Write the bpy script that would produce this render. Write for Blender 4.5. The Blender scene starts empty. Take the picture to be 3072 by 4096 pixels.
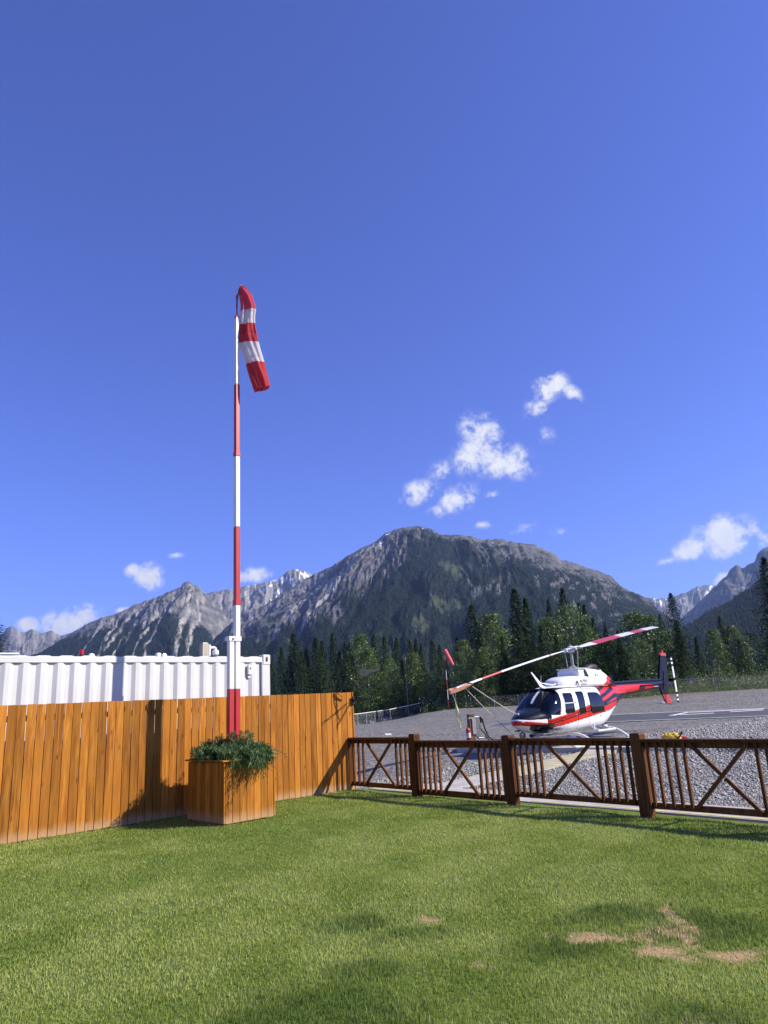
import bpy, bmesh, math, random
import numpy as np
from mathutils import Vector, Matrix

SC = bpy.context.scene
COL = SC.collection
R_ = math.radians
random.seed(7)
RNG = np.random.default_rng(11)

# ------------------------------------------------------------------ camera
FPX, CXP, CYP = 2840.0, 1536.0, 2048.0          # photograph is 3072 x 4096
HCAM = 1.55
CAMP = np.array([0.0, 0.0, HCAM])
# world axes (right, forward, up) written in camera axes (x right, y down, z forward)
M3 = np.array([[0.99843081, -0.05599928, 0.0],
               [0.0146674, 0.26151019, 0.96508927],
               [-0.0540443, -0.96357486, 0.26192119]])
cam_d = bpy.data.cameras.new('camera')
cam = bpy.data.objects.new('camera', cam_d)
COL.objects.link(cam)
cam_d.sensor_fit = 'VERTICAL'
cam_d.sensor_height = 36.0
cam_d.lens = FPX / 4096.0 * 36.0
cam_d.clip_start = 0.05
cam_d.clip_end = 60000.0
mw = Matrix.Identity(4)
for r in range(3):
    mw[r][0] = M3[r, 0]; mw[r][1] = -M3[r, 1]; mw[r][2] = -M3[r, 2]
mw[0][3], mw[1][3], mw[2][3] = CAMP
cam.matrix_world = mw
SC.camera = cam

# ------------------------------------------------------------------ light: sky, sun, exposure
SUN = np.array([1.268, -0.173, 0.93]); SUN = SUN / np.linalg.norm(SUN)
SUN_EL = math.asin(SUN[2]); SUN_AZ = math.atan2(SUN[0], SUN[1])
SKY_STRENGTH = 0.075
SKY_TINT = (0.745, 0.845, 1.84)
SUN_STRENGTH = 5.0
SC.view_settings.view_transform = 'Standard'
SC.view_settings.look = 'None'
SC.view_settings.gamma = 1.0
SC.view_settings.exposure = 0.66
SC.view_settings.use_curve_mapping = False

sun_d = bpy.data.lights.new('sun', 'SUN')
sun_d.energy = SUN_STRENGTH
sun_d.angle = R_(0.53)
sun_d.color = (1.0, 0.915, 0.76)
sun = bpy.data.objects.new('sun', sun_d)
COL.objects.link(sun)
sun.rotation_euler = Vector(-SUN).to_track_quat('-Z', 'Y').to_euler()
sun.location = (30, -5, 40)

world = bpy.data.worlds.new('World')
SC.world = world
world.use_nodes = True
WT = world.node_tree


def ray(px, py):
    d = M3 @ np.array([px - CXP, py - CYP, FPX])
    return d / np.linalg.norm(d)


def wn(t, **kw):
    n = WT.nodes.new(t)
    for k, v in kw.items():
        setattr(n, k, v)
    return n


def build_world():
    L = WT.links.new
    bg = WT.nodes['Background']
    bg.inputs[1].default_value = SKY_STRENGTH
    sky = wn('ShaderNodeTexSky', sky_type='NISHITA')
    sky.sun_disc = False
    sky.sun_elevation = SUN_EL
    sky.sun_rotation = SUN_AZ
    sky.altitude = 1350
    sky.air_density = 1.0
    sky.dust_density = 0.25
    sky.ozone_density = 2.0
    tint = wn('ShaderNodeMix', data_type='RGBA', blend_type='MULTIPLY')
    tint.inputs[0].default_value = 1.0
    tint.inputs[7].default_value = (*SKY_TINT, 1)
    L(sky.outputs[0], tint.inputs[6])
    # clouds: soft masks round given directions, broken up by noise
    tc = wn('ShaderNodeTexCoord')
    nrm = wn('ShaderNodeVectorMath', operation='NORMALIZE')
    L(tc.outputs['Generated'], nrm.inputs[0])
    clouds = [  # centre px, py, half width, half height, tilt (deg), strength
        (2195, 1550, 105, 75, 28, .95), (2285, 1572, 70, 42, -30, .8), (2150, 1640, 70, 75, 40, .85),
        (1925, 1720, 120, 90, -25, 1.0), (1990, 1840, 200, 100, -8, 1.05), (1880, 1830, 110, 90, 30, .85),
        (1670, 1970, 120, 65, 25, .8), (1835, 1995, 120, 70, 25, 1.0), (1755, 2045, 75, 40, 20, .8), (1965, 1975, 55, 30, 10, .6),
        (2180, 1740, 60, 60, 60, .45), (1760, 1890, 90, 60, 40, .55),
        (1930, 2098, 58, 26, 4, .5), (2090, 2115, 75, 44, 15, .66), (2235, 2128, 55, 26, 0, .5),
        (2890, 2145, 175, 105, 14, 1.35), (2780, 2190, 120, 62, 22, 1.1), (3050, 2150, 70, 70, 10, .7), (2660, 2245, 75, 24, 15, .6), (2895, 2320, 55, 40, 30, 1.0),
        (595, 2305, 85, 72, -15, 1.3), (545, 2285, 60, 45, 0, .9), (705, 2222, 45, 20, 5, .75), (1010, 2300, 100, 42, 5, .95),
        (280, 2490, 160, 78, 14, 1.35), (330, 2450, 75, 60, 0, 1.2), (115, 2497, 60, 42, 0, 1.0), (500, 2440, 55, 20, 10, .9),
    ]
    acc = None
    for (px, py, hw, hh, tl, st) in clouds:
        d = ray(px, py)
        d1 = ray(px + 10 * math.cos(R_(tl)), py - 10 * math.sin(R_(tl)))
        e1 = d1 - d * (d1 @ d); e1 /= np.linalg.norm(e1)
        e2 = np.cross(d, e1)
        sc = FPX * (ray(px, py) @ M3[:, 2])   # pixels per radian there (approx.)
        k = 1.0 / max(d @ M3[:, 2], .3)
        a1 = wn('ShaderNodeVectorMath', operation='DOT_PRODUCT')
        a1.inputs[1].default_value = e1 * (FPX * k / hw)
        a2 = wn('ShaderNodeVectorMath', operation='DOT_PRODUCT')
        a2.inputs[1].default_value = e2 * (FPX * k / hh)
        a3 = wn('ShaderNodeVectorMath', operation='DOT_PRODUCT')
        a3.inputs[1].default_value = d
        for q in (a1, a2, a3):
            L(nrm.outputs[0], q.inputs[0])
        cx = wn('ShaderNodeCombineXYZ')
        L(a1.outputs['Value'], cx.inputs[0]); L(a2.outputs['Value'], cx.inputs[1])
        ln = wn('ShaderNodeVectorMath', operation='LENGTH')
        L(cx.outputs[0], ln.inputs[0])
        # st * (1 - len), only in front
        ma = wn('ShaderNodeMath', operation='MULTIPLY_ADD')
        L(ln.outputs['Value'], ma.inputs[0]); ma.inputs[1].default_value = -st; ma.inputs[2].default_value = st
        fr = wn('ShaderNodeMath', operation='GREATER_THAN')
        L(a3.outputs['Value'], fr.inputs[0]); fr.inputs[1].default_value = 0.5
        mm = wn('ShaderNodeMath', operation='MULTIPLY')
        L(ma.outputs[0], mm.inputs[0]); L(fr.outputs[0], mm.inputs[1])
        if acc is None:
            acc = mm
        else:
            mx = wn('ShaderNodeMath', operation='MAXIMUM')
            L(acc.outputs[0], mx.inputs[0]); L(mm.outputs[0], mx.inputs[1]); acc = mx
    n1 = wn('ShaderNodeTexNoise'); n1.inputs['Scale'].default_value = 36; n1.inputs['Detail'].default_value = 12
    n1.inputs['Roughness'].default_value = .66; n1.inputs['Distortion'].default_value = .12
    L(nrm.outputs[0], n1.inputs['Vector'])
    n3 = wn('ShaderNodeTexNoise'); n3.inputs['Scale'].default_value = 120; n3.inputs['Detail'].default_value = 8; n3.inputs['Roughness'].default_value = .6
    L(nrm.outputs[0], n3.inputs['Vector'])
    n13 = wn('ShaderNodeMix', data_type='FLOAT'); n13.inputs[0].default_value = .26
    L(n1.outputs[0], n13.inputs[2]); L(n3.outputs[0], n13.inputs[3])
    ns = wn('ShaderNodeMath', operation='MULTIPLY_ADD'); L(n13.outputs[0], ns.inputs[0]); ns.inputs[1].default_value = 4.4; ns.inputs[2].default_value = -2.14
    sm = wn('ShaderNodeMath', operation='ADD'); L(acc.outputs[0], sm.inputs[0]); L(ns.outputs[0], sm.inputs[1])
    gate = wn('ShaderNodeMapRange', interpolation_type='SMOOTHSTEP'); L(acc.outputs[0], gate.inputs[0])
    gate.inputs[1].default_value = 0.0; gate.inputs[2].default_value = .5
    mr = wn('ShaderNodeMapRange', interpolation_type='SMOOTHSTEP')
    L(sm.outputs[0], mr.inputs[0]); mr.inputs[1].default_value = .02; mr.inputs[2].default_value = 1.12
    gm = wn('ShaderNodeMath', operation='MULTIPLY'); L(mr.outputs[0], gm.inputs[0]); L(gate.outputs[0], gm.inputs[1])
    # lit and shaded body of the clouds
    n2 = wn('ShaderNodeTexNoise'); n2.inputs['Scale'].default_value = 40; n2.inputs['Detail'].default_value = 5
    mpn = wn('ShaderNodeMapping'); mpn.inputs['Location'].default_value = (-.01, .002, -.012)
    L(nrm.outputs[0], mpn.inputs[0]); L(mpn.outputs[0], n2.inputs['Vector'])
    cr = wn('ShaderNodeMix', data_type='RGBA'); L(n2.outputs[0], cr.inputs[0])
    cr.inputs[6].default_value = (6.6, 6.9, 7.9, 1); cr.inputs[7].default_value = (9.3, 9.2, 9.1, 1)
    cm = wn('ShaderNodeMix', data_type='RGBA')
    L(gm.outputs[0], cm.inputs[0]); L(tint.outputs[2], cm.inputs[6]); L(cr.outputs[2], cm.inputs[7])
    L(cm.outputs[2], bg.inputs[0])


build_world()

# ------------------------------------------------------------------ shared frames
# yard frame: a runs along the board fence away from the camera, o runs out over the lawn
A0 = np.array([-5.5486, 10.5786, 0.0])
U = np.array([0.72441363, 0.68936558, 0.0])
N = np.array([0.68936558, -0.72441363, 0.0])
YAW_U = math.atan2(U[1], U[0])


def F(a, o, z=0.0):
    return A0 + U * a + N * o + np.array([0, 0, z])


def to_ao(x, y):
    dx, dy = x - A0[0], y - A0[1]
    return dx * U[0] + dy * U[1], dx * N[0] + dy * N[1]


def sstep(a, b, x):
    t = np.clip((x - a) / (b - a), 0, 1)
    return t * t * (3 - 2 * t)


# edge of the raised concrete strip in front of the landing area
UPZ = 0.15


def on_z(px, py, z):
    d = ray(px, py)
    return CAMP + d * ((z - HCAM) / d[2])


S1 = on_z(1826, 2993, UPZ); S2 = on_z(2560, 2989.5, UPZ)
SD = (S2 - S1); SLEN = np.linalg.norm(SD); SD = SD / SLEN
SN = np.array([-SD[1], SD[0], 0.0])            # away from the camera
ZF_PX = [-600, 0, 900, 1434, 1497, 1565, 1632, 1690, 1825, 2060, 2400, 2750, 3072, 4200]
ZF_Z = [-.3, -.5, -.5, -.5, -.48, -.25, .0, .35, .65, .62, .8, 1.1, 1.1, 1.0]
ZF_AZ = [math.atan2(*(ray(p, 2820)[:2])) for p in ZF_PX]


def gz(x, y):
    """height of the gravel ground"""
    x = np.asarray(x, float); y = np.asarray(y, float)
    r = np.hypot(x, y); az = np.arctan2(x, y)
    a, o = to_ao(x, y)
    sx = (x - S1[0]) * SD[0] + (y - S1[1]) * SD[1]
    sn = (x - S1[0]) * SN[0] + (y - S1[1]) * SN[1]
    low = -0.1 + .11 * sstep(6.5, 13, a)
    soft = sstep(0.03, 0.25, sn)
    soft2 = sstep(-1.0, 6.0, sn)
    inside = sstep(-3.0, -.3, sx)
    up = soft * inside + soft2 * (1 - inside)
    z = low * (1 - up) + (UPZ - .02) * up
    zf = np.interp(az, ZF_AZ, ZF_Z)
    f = sstep(52, 84, r)
    return z * (1 - f) + zf * f


def ground_at(px, py, lift=0.0):
    d = ray(px, py)
    t = 3.0
    prev = t
    while t < 400:
        p = CAMP + d * t
        if p[2] <= float(gz(p[0], p[1])) + lift:
            lo, hi = prev, t
            for _ in range(30):
                m = (lo + hi) / 2
                p = CAMP + d * m
                if p[2] <= float(gz(p[0], p[1])) + lift: hi = m
                else: lo = m
            return CAMP + d * hi
        prev = t
        t += max(.05, t * .01)
    return CAMP + d * 400


# ------------------------------------------------------------------ object helpers
def link(o, parent=None):
    COL.objects.link(o)
    if parent is not None:
        o.parent = parent
    return o


def tag(o, label=None, cat=None, group=None, kind=None):
    if label: o['label'] = label
    if cat: o['category'] = cat
    if group: o['group'] = group
    if kind: o['kind'] = kind
    return o


def thing(name, label, cat, loc=(0, 0, 0), rz=0.0, group=None):
    o = bpy.data.objects.new(name, None)
    o.empty_display_size = .2
    link(o)
    o.location = loc
    o.rotation_euler = (0, 0, rz)
    return tag(o, label, cat, group)


def mesh_np(name, V, Fc, smooth=False, attrs=None):
    """V (n,3); Fc (m,k) array or list of such arrays"""
    me = bpy.data.meshes.new(name)
    V = np.ascontiguousarray(V, dtype=np.float32)
    Fl = Fc if isinstance(Fc, list) else [Fc]
    Fl = [np.ascontiguousarray(f, dtype=np.int32) for f in Fl if len(f)]
    me.vertices.add(len(V))
    me.vertices.foreach_set('co', V.ravel())
    nl = sum(f.size for f in Fl)
    nf = sum(len(f) for f in Fl)
    me.loops.add(nl)
    me.polygons.add(nf)
    me.loops.foreach_set('vertex_index', np.concatenate([f.ravel() for f in Fl]))
    st = []; k = 0
    for f in Fl:
        st.append(k + np.arange(len(f), dtype=np.int32) * f.shape[1]); k += f.size
    me.polygons.foreach_set('loop_start', np.concatenate(st).astype(np.int32))
    if smooth:
        me.polygons.foreach_set('use_smooth', np.ones(nf, dtype=bool))
    me.update(calc_edges=True)
    if attrs:
        for an, ar in attrs.items():
            ar = np.asarray(ar, dtype=np.float32)
            if ar.ndim == 1:
                at = me.attributes.new(an, 'FLOAT', 'POINT'); at.data.foreach_set('value', ar)
            else:
                if ar.shape[1] == 3:
                    ar = np.concatenate([ar, np.ones((len(ar), 1), np.float32)], 1)
                at = me.attributes.new(an, 'FLOAT_COLOR', 'POINT'); at.data.foreach_set('color', ar.ravel())
    me.validate()
    return me


def obj_me(name, me, mat=None, parent=None, loc=None, rz=None):
    o = bpy.data.objects.new(name, me)
    if mat is not None and len(me.materials) == 0:
        me.materials.append(mat)
    link(o, parent)
    if loc is not None: o.location = loc
    if rz is not None: o.rotation_euler = (0, 0, rz)
    return o


class MB:
    """collects shapes and links them as ONE mesh object"""
    def __init__(self):
        self.v = []; self.f = []; self.m = []; self.mi = 0

    def add(self, V, Fc):
        k = len(self.v)
        self.v += [tuple(map(float, p)) for p in V]
        for f in Fc:
            self.f.append(tuple(i + k for i in f)); self.m.append(self.mi)
        return self

    def box(self, c, s, R=None, b=0.0):
        c = np.array(c, float); h = np.array(s, float) / 2
        if b <= 0:
            P = [np.array([x, y, z]) * h for x in (-1, 1) for y in (-1, 1) for z in (-1, 1)]
            Fc = [(0, 1, 3, 2), (4, 6, 7, 5), (0, 4, 5, 1), (2, 3, 7, 6), (0, 2, 6, 4), (1, 5, 7, 3)]
        else:
            P, Fc = chamfer_box(s, b)
        if R is not None:
            R = np.array(R); P = [R @ p for p in P]
        return self.add([p + c for p in P], Fc)

    def beam(self, p, q, w, h, up=(0, 0, 1), b=0.0):
        """box from p to q, w across, h along up"""
        p = np.array(p, float); q = np.array(q, float)
        d = q - p; l = np.linalg.norm(d); d /= l
        up = np.array(up, float); x = np.cross(d, up); x /= np.linalg.norm(x); z = np.cross(x, d)
        R = np.stack([x, d, z], 1)
        return self.box((p + q) / 2, (w, l, h), R, b)

    def tube(self, pts, r, n=8, caps=True):
        pts = np.array(pts, float); m = len(pts)
        rr = np.full(m, r, float) if np.isscalar(r) else np.array(r, float)
        t = np.gradient(pts, axis=0); t /= np.linalg.norm(t, axis=1)[:, None] + 1e-12
        ref = np.array([0, 0, 1.0]) if abs(t[0, 2]) < .9 else np.array([1.0, 0, 0])
        x = np.cross(ref, t[0]); x /= np.linalg.norm(x)
        V = []
        for i in range(m):
            x = x - t[i] * (x @ t[i]); x /= np.linalg.norm(x); y = np.cross(t[i], x)
            for k in range(n):
                an = 2 * math.pi * k / n
                V.append(pts[i] + rr[i] * (math.cos(an) * x + math.sin(an) * y))
        Fc = []
        for i in range(m - 1):
            for k in range(n):
                k2 = (k + 1) % n
                Fc.append((i * n + k, i * n + k2, (i + 1) * n + k2, (i + 1) * n + k))
        if caps:
            Fc.append(tuple(range(n - 1, -1, -1))); Fc.append(tuple((m - 1) * n + k for k in range(n)))
        return self.add(V, Fc)

    def prism(self, poly, o, ex, ey, ez, th):
        """polygon in the plane (ex, ey) through o, th thick along ez (centred)"""
        o, ex, ey, ez = (np.array(q, float) for q in (o, ex, ey, ez))
        n = len(poly)
        V = [o + ex * a + ey * b - ez * th / 2 for a, b in poly] + [o + ex * a + ey * b + ez * th / 2 for a, b in poly]
        Fc = [tuple(range(n - 1, -1, -1)), tuple(range(n, 2 * n))]
        for i in range(n):
            j = (i + 1) % n
            Fc.append((i, j, n + j, n + i))
        return self.add(V, Fc)

    def lathe(self, prof, c=(0, 0, 0), n=16, ax=None):
        """prof: (r, z) list; ax: 3x3 with the spin axis as third column"""
        c = np.array(c, float)
        R = np.eye(3) if ax is None else np.array(ax)
        V = []
        for r, z in prof:
            for k in range(n):
                an = 2 * math.pi * k / n
                V.append(c + R @ np.array([r * math.cos(an), r * math.sin(an), z]))
        Fc = []
        for i in range(len(prof) - 1):
            for k in range(n):
                k2 = (k + 1) % n
                Fc.append((i * n + k, i * n + k2, (i + 1) * n + k2, (i + 1) * n + k))
        Fc.append(tuple(range(n - 1, -1, -1))); Fc.append(tuple((len(prof) - 1) * n + k for k in range(n)))
        return self.add(V, Fc)

    def mesh(self, name, mats=(), smooth=False):
        me = bpy.data.meshes.new(name)
        me.from_pydata(self.v, [], self.f)
        for m in mats: me.materials.append(m)
        if len(mats) > 1:
            me.polygons.foreach_set('material_index', self.m)
        if smooth:
            me.polygons.foreach_set('use_smooth', [True] * len(me.polygons))
            try: me.set_sharp_from_angle(angle=R_(40))
            except Exception: pass
        me.update()
        return me

    def build(self, name, mat, parent=None, smooth=False, loc=None):
        mats = mat if isinstance(mat, (list, tuple)) else [mat]
        return obj_me(name, self.mesh(name, mats, smooth), None, parent, loc)


_CB = {}


def chamfer_box(s, b):
    key = (tuple(np.round(s, 5)), round(b, 5))
    if key not in _CB:
        bm = bmesh.new()
        bmesh.ops.create_cube(bm, size=1.0)
        bmesh.ops.scale(bm, vec=Vector(s), verts=bm.verts)
        bmesh.ops.bevel(bm, geom=list(bm.edges), offset=b, segments=1, affect='EDGES', profile=.5)
        bm.verts.ensure_lookup_table()
        _CB[key] = ([np.array(v.co) for v in bm.verts], [tuple(v.index for v in f.verts) for f in bm.faces])
        bm.free()
    return _CB[key]


# ------------------------------------------------------------------ noise (numpy)
def _hash(ix, iy, seed):
    h = (ix.astype(np.int64) * 374761393 + iy.astype(np.int64) * 668265263 + seed * 1274126177) & 0xFFFFFFFF
    h = ((h ^ (h >> 13)) * 1274126177) & 0xFFFFFFFF
    return ((h ^ (h >> 16)) & 0xFFFF) / 65535.0


def vnoise(x, y, seed=0):
    x = np.asarray(x, float); y = np.asarray(y, float)
    ix = np.floor(x); iy = np.floor(y)
    fx = x - ix; fy = y - iy
    fx = fx * fx * fx * (fx * (fx * 6 - 15) + 10); fy = fy * fy * fy * (fy * (fy * 6 - 15) + 10)
    a = _hash(ix, iy, seed); b = _hash(ix + 1, iy, seed); c = _hash(ix, iy + 1, seed); d = _hash(ix + 1, iy + 1, seed)
    return (a * (1 - fx) + b * fx) * (1 - fy) + (c * (1 - fx) + d * fx) * fy


def fbm(x, y, oc=4, seed=0, gain=.5):
    s = 0; amp = 1; tot = 0
    for i in range(oc):
        s = s + amp * vnoise(x * 2 ** i + 17.3 * i, y * 2 ** i - 9.1 * i, seed + i); tot += amp; amp *= gain
    return s / tot


def ridged(x, y, oc=4, seed=0):
    s = 0; amp = 1; tot = 0
    for i in range(oc):
        s = s + amp * (1 - np.abs(2 * vnoise(x * 2 ** i + 5.7 * i, y * 2 ** i + 3.3 * i, seed + i) - 1)); tot += amp; amp *= .5
    return s / tot


# ------------------------------------------------------------------ materials
def new_mat(name):
    m = bpy.data.materials.new(name)
    m.use_nodes = True
    t = m.node_tree
    return m, t, t.nodes['Principled BSDF'], t.links.new


def nd(t, ty, **kw):
    n = t.nodes.new(ty)
    for k, v in kw.items(): setattr(n, k, v)
    return n


def mixc(t, fac, a, b, blend='MIX'):
    m = nd(t, 'ShaderNodeMix', data_type='RGBA', blend_type=blend)
    for sock, val in ((m.inputs[0], fac), (m.inputs[6], a), (m.inputs[7], b)):
        if hasattr(val, 'is_output') or isinstance(val, bpy.types.NodeSocket):
            t.links.new(val, sock)
        elif isinstance(val, (tuple, list)):
            sock.default_value = (*val[:3], 1)
        else:
            sock.default_value = val
    return m.outputs[2]


def ramp(t, src, lo, hi, a=0.0, b=1.0):
    r = nd(t, 'ShaderNodeMapRange', interpolation_type='SMOOTHSTEP')
    t.links.new(src, r.inputs[0])
    r.inputs[1].default_value = lo; r.inputs[2].default_value = hi; r.inputs[3].default_value = a; r.inputs[4].default_value = b
    return r.outputs[0]


def noise(t, vec, scale, detail=3, rough=.55, dist=0.0):
    n = nd(t, 'ShaderNodeTexNoise')
    n.inputs['Scale'].default_value = scale; n.inputs['Detail'].default_value = detail
    n.inputs['Roughness'].default_value = rough; n.inputs['Distortion'].default_value = dist
    if vec is not None: t.links.new(vec, n.inputs['Vector'])
    return n.outputs[0]


def mapping(t, vec, scale=(1, 1, 1), loc=(0, 0, 0), rot=(0, 0, 0)):
    m = nd(t, 'ShaderNodeMapping')
    m.inputs['Scale'].default_value = scale; m.inputs['Location'].default_value = loc; m.inputs['Rotation'].default_value = rot
    t.links.new(vec, m.inputs[0])
    return m.outputs[0]


def bump(t, h, strength, dist=.01):
    b = nd(t, 'ShaderNodeBump')
    b.inputs['Strength'].default_value = strength; b.inputs['Distance'].default_value = dist
    t.links.new(h, b.inputs['Height'])
    return b.outputs[0]


def plain(name, col, rough=.6, metal=0.0, var=.12, sc=6.0, coat=0.0, spec=.5, bmp=0.0):
    """a painted or cast surface: base colour with faint mottling and wear"""
    m, t, p, L = new_mat(name)
    tc = nd(t, 'ShaderNodeTexCoord')
    n = noise(t, tc.outputs['Object'], sc, 5, .6)
    f = ramp(t, n, .3, .75, 1 - var, 1 + var * .4)
    c = mixc(t, 1.0, col, (1, 1, 1), 'MULTIPLY')
    cb = nd(t, 'ShaderNodeCombineColor')
    for i in range(3): L(f, cb.inputs[i])
    out = mixc(t, 1.0, col, cb.outputs[0], 'MULTIPLY')
    L(out, p.inputs['Base Color'])
    p.inputs['Roughness'].default_value = rough
    p.inputs['Metallic'].default_value = metal
    p.inputs['Coat Weight'].default_value = coat
    p.inputs['Coat Roughness'].default_value = .06
    p.inputs['Specular IOR Level'].default_value = spec
    if bmp > 0:
        L(bump(t, noise(t, tc.outputs['Object'], sc * 8, 4), bmp, .004), p.inputs['Normal'])
    return m


def wood(name, c_dark, c_mid, c_light, rough=.6, grain=(26, 26, 1.6), base_dirt=False, knots=True):
    """stained softwood, grain along local Z, each board its own tone"""
    m, t, p, L = new_mat(name)
    tc = nd(t, 'ShaderNodeTexCoord'); oi = nd(t, 'ShaderNodeObjectInfo')
    off = nd(t, 'ShaderNodeVectorMath', operation='MULTIPLY_ADD')
    cx = nd(t, 'ShaderNodeCombineXYZ')
    for i in range(3): L(oi.outputs['Random'], cx.inputs[i])
    L(cx.outputs[0], off.inputs[0]); off.inputs[1].default_value = (37.0, 53.0, 71.0)
    L(tc.outputs['Object'], off.inputs[2])
    v = off.outputs[0]
    g = noise(t, mapping(t, v, grain), 1.0, 7, .62, .6)
    big = noise(t, mapping(t, v, (3, 3, 1.1)), 1.0, 3, .5)
    col = mixc(t, ramp(t, g, .32, .70), c_dark, c_light)
    col = mixc(t, ramp(t, big, .30, .7, 0, .75), col, c_mid)
    bl = noise(t, mapping(t, v, (5, 5, .9), loc=(3, 1, 7)), 1.0, 4, .6)
    col = mixc(t, ramp(t, bl, .50, .72, 0, .55), col, tuple(x * .62 for x in c_mid))
    if knots:
        vo = nd(t, 'ShaderNodeTexVoronoi', feature='F1'); vo.inputs['Scale'].default_value = 1.0
        L(mapping(t, v, (6.5, 6.5, 2.6)), vo.inputs['Vector'])
        k = ramp(t, vo.outputs['Distance'], .03, .17, .8, 0.0)
        col = mixc(t, k, col, tuple(x * .6 for x in c_dark))
    tone = nd(t, 'ShaderNodeMapRange'); L(oi.outputs['Random'], tone.inputs[0])
    tone.inputs[3].default_value = .64; tone.inputs[4].default_value = 1.18
    cb = nd(t, 'ShaderNodeCombineColor')
    for i in range(3): L(tone.outputs[0], cb.inputs[i])
    col = mixc(t, 1.0, col, cb.outputs[0], 'MULTIPLY')
    if base_dirt:
        sp = nd(t, 'ShaderNodeSeparateXYZ'); L(tc.outputs['Object'], sp.inputs[0])
        nz = noise(t, mapping(t, v, (9, 9, 5)), 1.0, 4, .6)
        ad = nd(t, 'ShaderNodeMath', operation='MULTIPLY_ADD'); L(nz, ad.inputs[0]); ad.inputs[1].default_value = -.16; L(sp.outputs[2], ad.inputs[2])
        col = mixc(t, ramp(t, ad.outputs[0], -.07, .11, .72, 0), col, (.46, .30, .17))
    L(col, p.inputs['Base Color'])
    p.inputs['Roughness'].default_value = rough
    p.inputs['Specular IOR Level'].default_value = .12
    L(bump(t, g, .35, .004), p.inputs['Normal'])
    return m


def attr_mat(name, attr='col', rough=.7, spec=.3, trans=0.0, coat=0.0, mottled=0.0, msc=8.0, bmp=0.0, bsc=30.0, bdist=.02):
    m, t, p, L = new_mat(name)
    a = nd(t, 'ShaderNodeAttribute', attribute_name=attr)
    col = a.outputs['Color']
    tc = nd(t, 'ShaderNodeTexCoord')
    if mottled > 0:
        n = noise(t, tc.outputs['Object'], msc, 6, .65)
        f = ramp(t, n, .28, .72, 1 - mottled, 1 + mottled)
        cb = nd(t, 'ShaderNodeCombineColor')
        for i in range(3): L(f, cb.inputs[i])
        col = mixc(t, 1.0, col, cb.outputs[0], 'MULTIPLY')
    L(col, p.inputs['Base Color'])
    p.inputs['Roughness'].default_value = rough
    p.inputs['Specular IOR Level'].default_value = spec
    p.inputs['Coat Weight'].default_value = coat
    p.inputs['Coat Roughness'].default_value = .04
    if bmp > 0:
        L(bump(t, noise(t, tc.outputs['Object'], bsc, 6, .65), bmp, bdist), p.inputs['Normal'])
    if trans > 0:
        tr = nd(t, 'ShaderNodeBsdfTranslucent'); L(col, tr.inputs[0])
        mx = nd(t, 'ShaderNodeMixShader'); mx.inputs[0].default_value = trans
        L(p.outputs[0], mx.inputs[1]); L(tr.outputs[0], mx.inputs[2])
        L(mx.outputs[0], t.nodes['Material Output'].inputs[0])
    return m


MAT = {}
MAT['fence'] = wood('cedar_stain', (.23, .072, .010), (.40, .150, .019), (.56, .235, .034), base_dirt=True)
MAT['planter'] = wood('planter_stain', (.25, .08, .011), (.42, .16, .02), (.58, .25, .037), base_dirt=True)
MAT['rail'] = wood('brown_stain', (.055, .020, .006), (.125, .047, .014), (.225, .087, .026), knots=False, rough=.5)
MAT['white'] = plain('white_paint', (.70, .70, .69), .42, var=.05, sc=1.5)
MAT['red'] = plain('red_paint', (.43, .020, .028), .42, var=.10, sc=3)
MAT['steel'] = plain('bare_steel', (.42, .42, .43), .38, .85, var=.2, sc=12)
MAT['galv'] = plain('galvanised', (.45, .46, .47), .5, .5, var=.25, sc=20)
MAT['black'] = plain('black_metal', (.012, .012, .013), .45, var=.2)
MAT['rubber'] = plain('black_rubber', (.014, .014, .015), .6, var=.2)
MAT['grey'] = plain('grey_enamel', (.20, .21, .22), .45, var=.1)
MAT['oldwood'] = wood('weathered_post', (.20, .17, .12), (.42, .38, .30), (.60, .56, .48), knots=False)
MAT['rust'] = plain('rust', (.16, .055, .018), .85, var=.4, sc=30)
MAT['concrete'] = plain('concrete', (.46, .44, .41), .88, var=.22, sc=2.2, bmp=.25)
MAT['yellow'] = plain('yellow_line', (.66, .60, .25), .8, var=.30, sc=4)
MAT['wline'] = plain('white_line', (.74, .74, .72), .8, var=.22, sc=3)
MAT['asphalt'] = plain('asphalt', (.075, .076, .082), .9, var=.35, sc=.6, bmp=.3)
MAT['soil'] = plain('soil', (.05, .035, .022), .95, var=.4, sc=9, bmp=.6)
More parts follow.
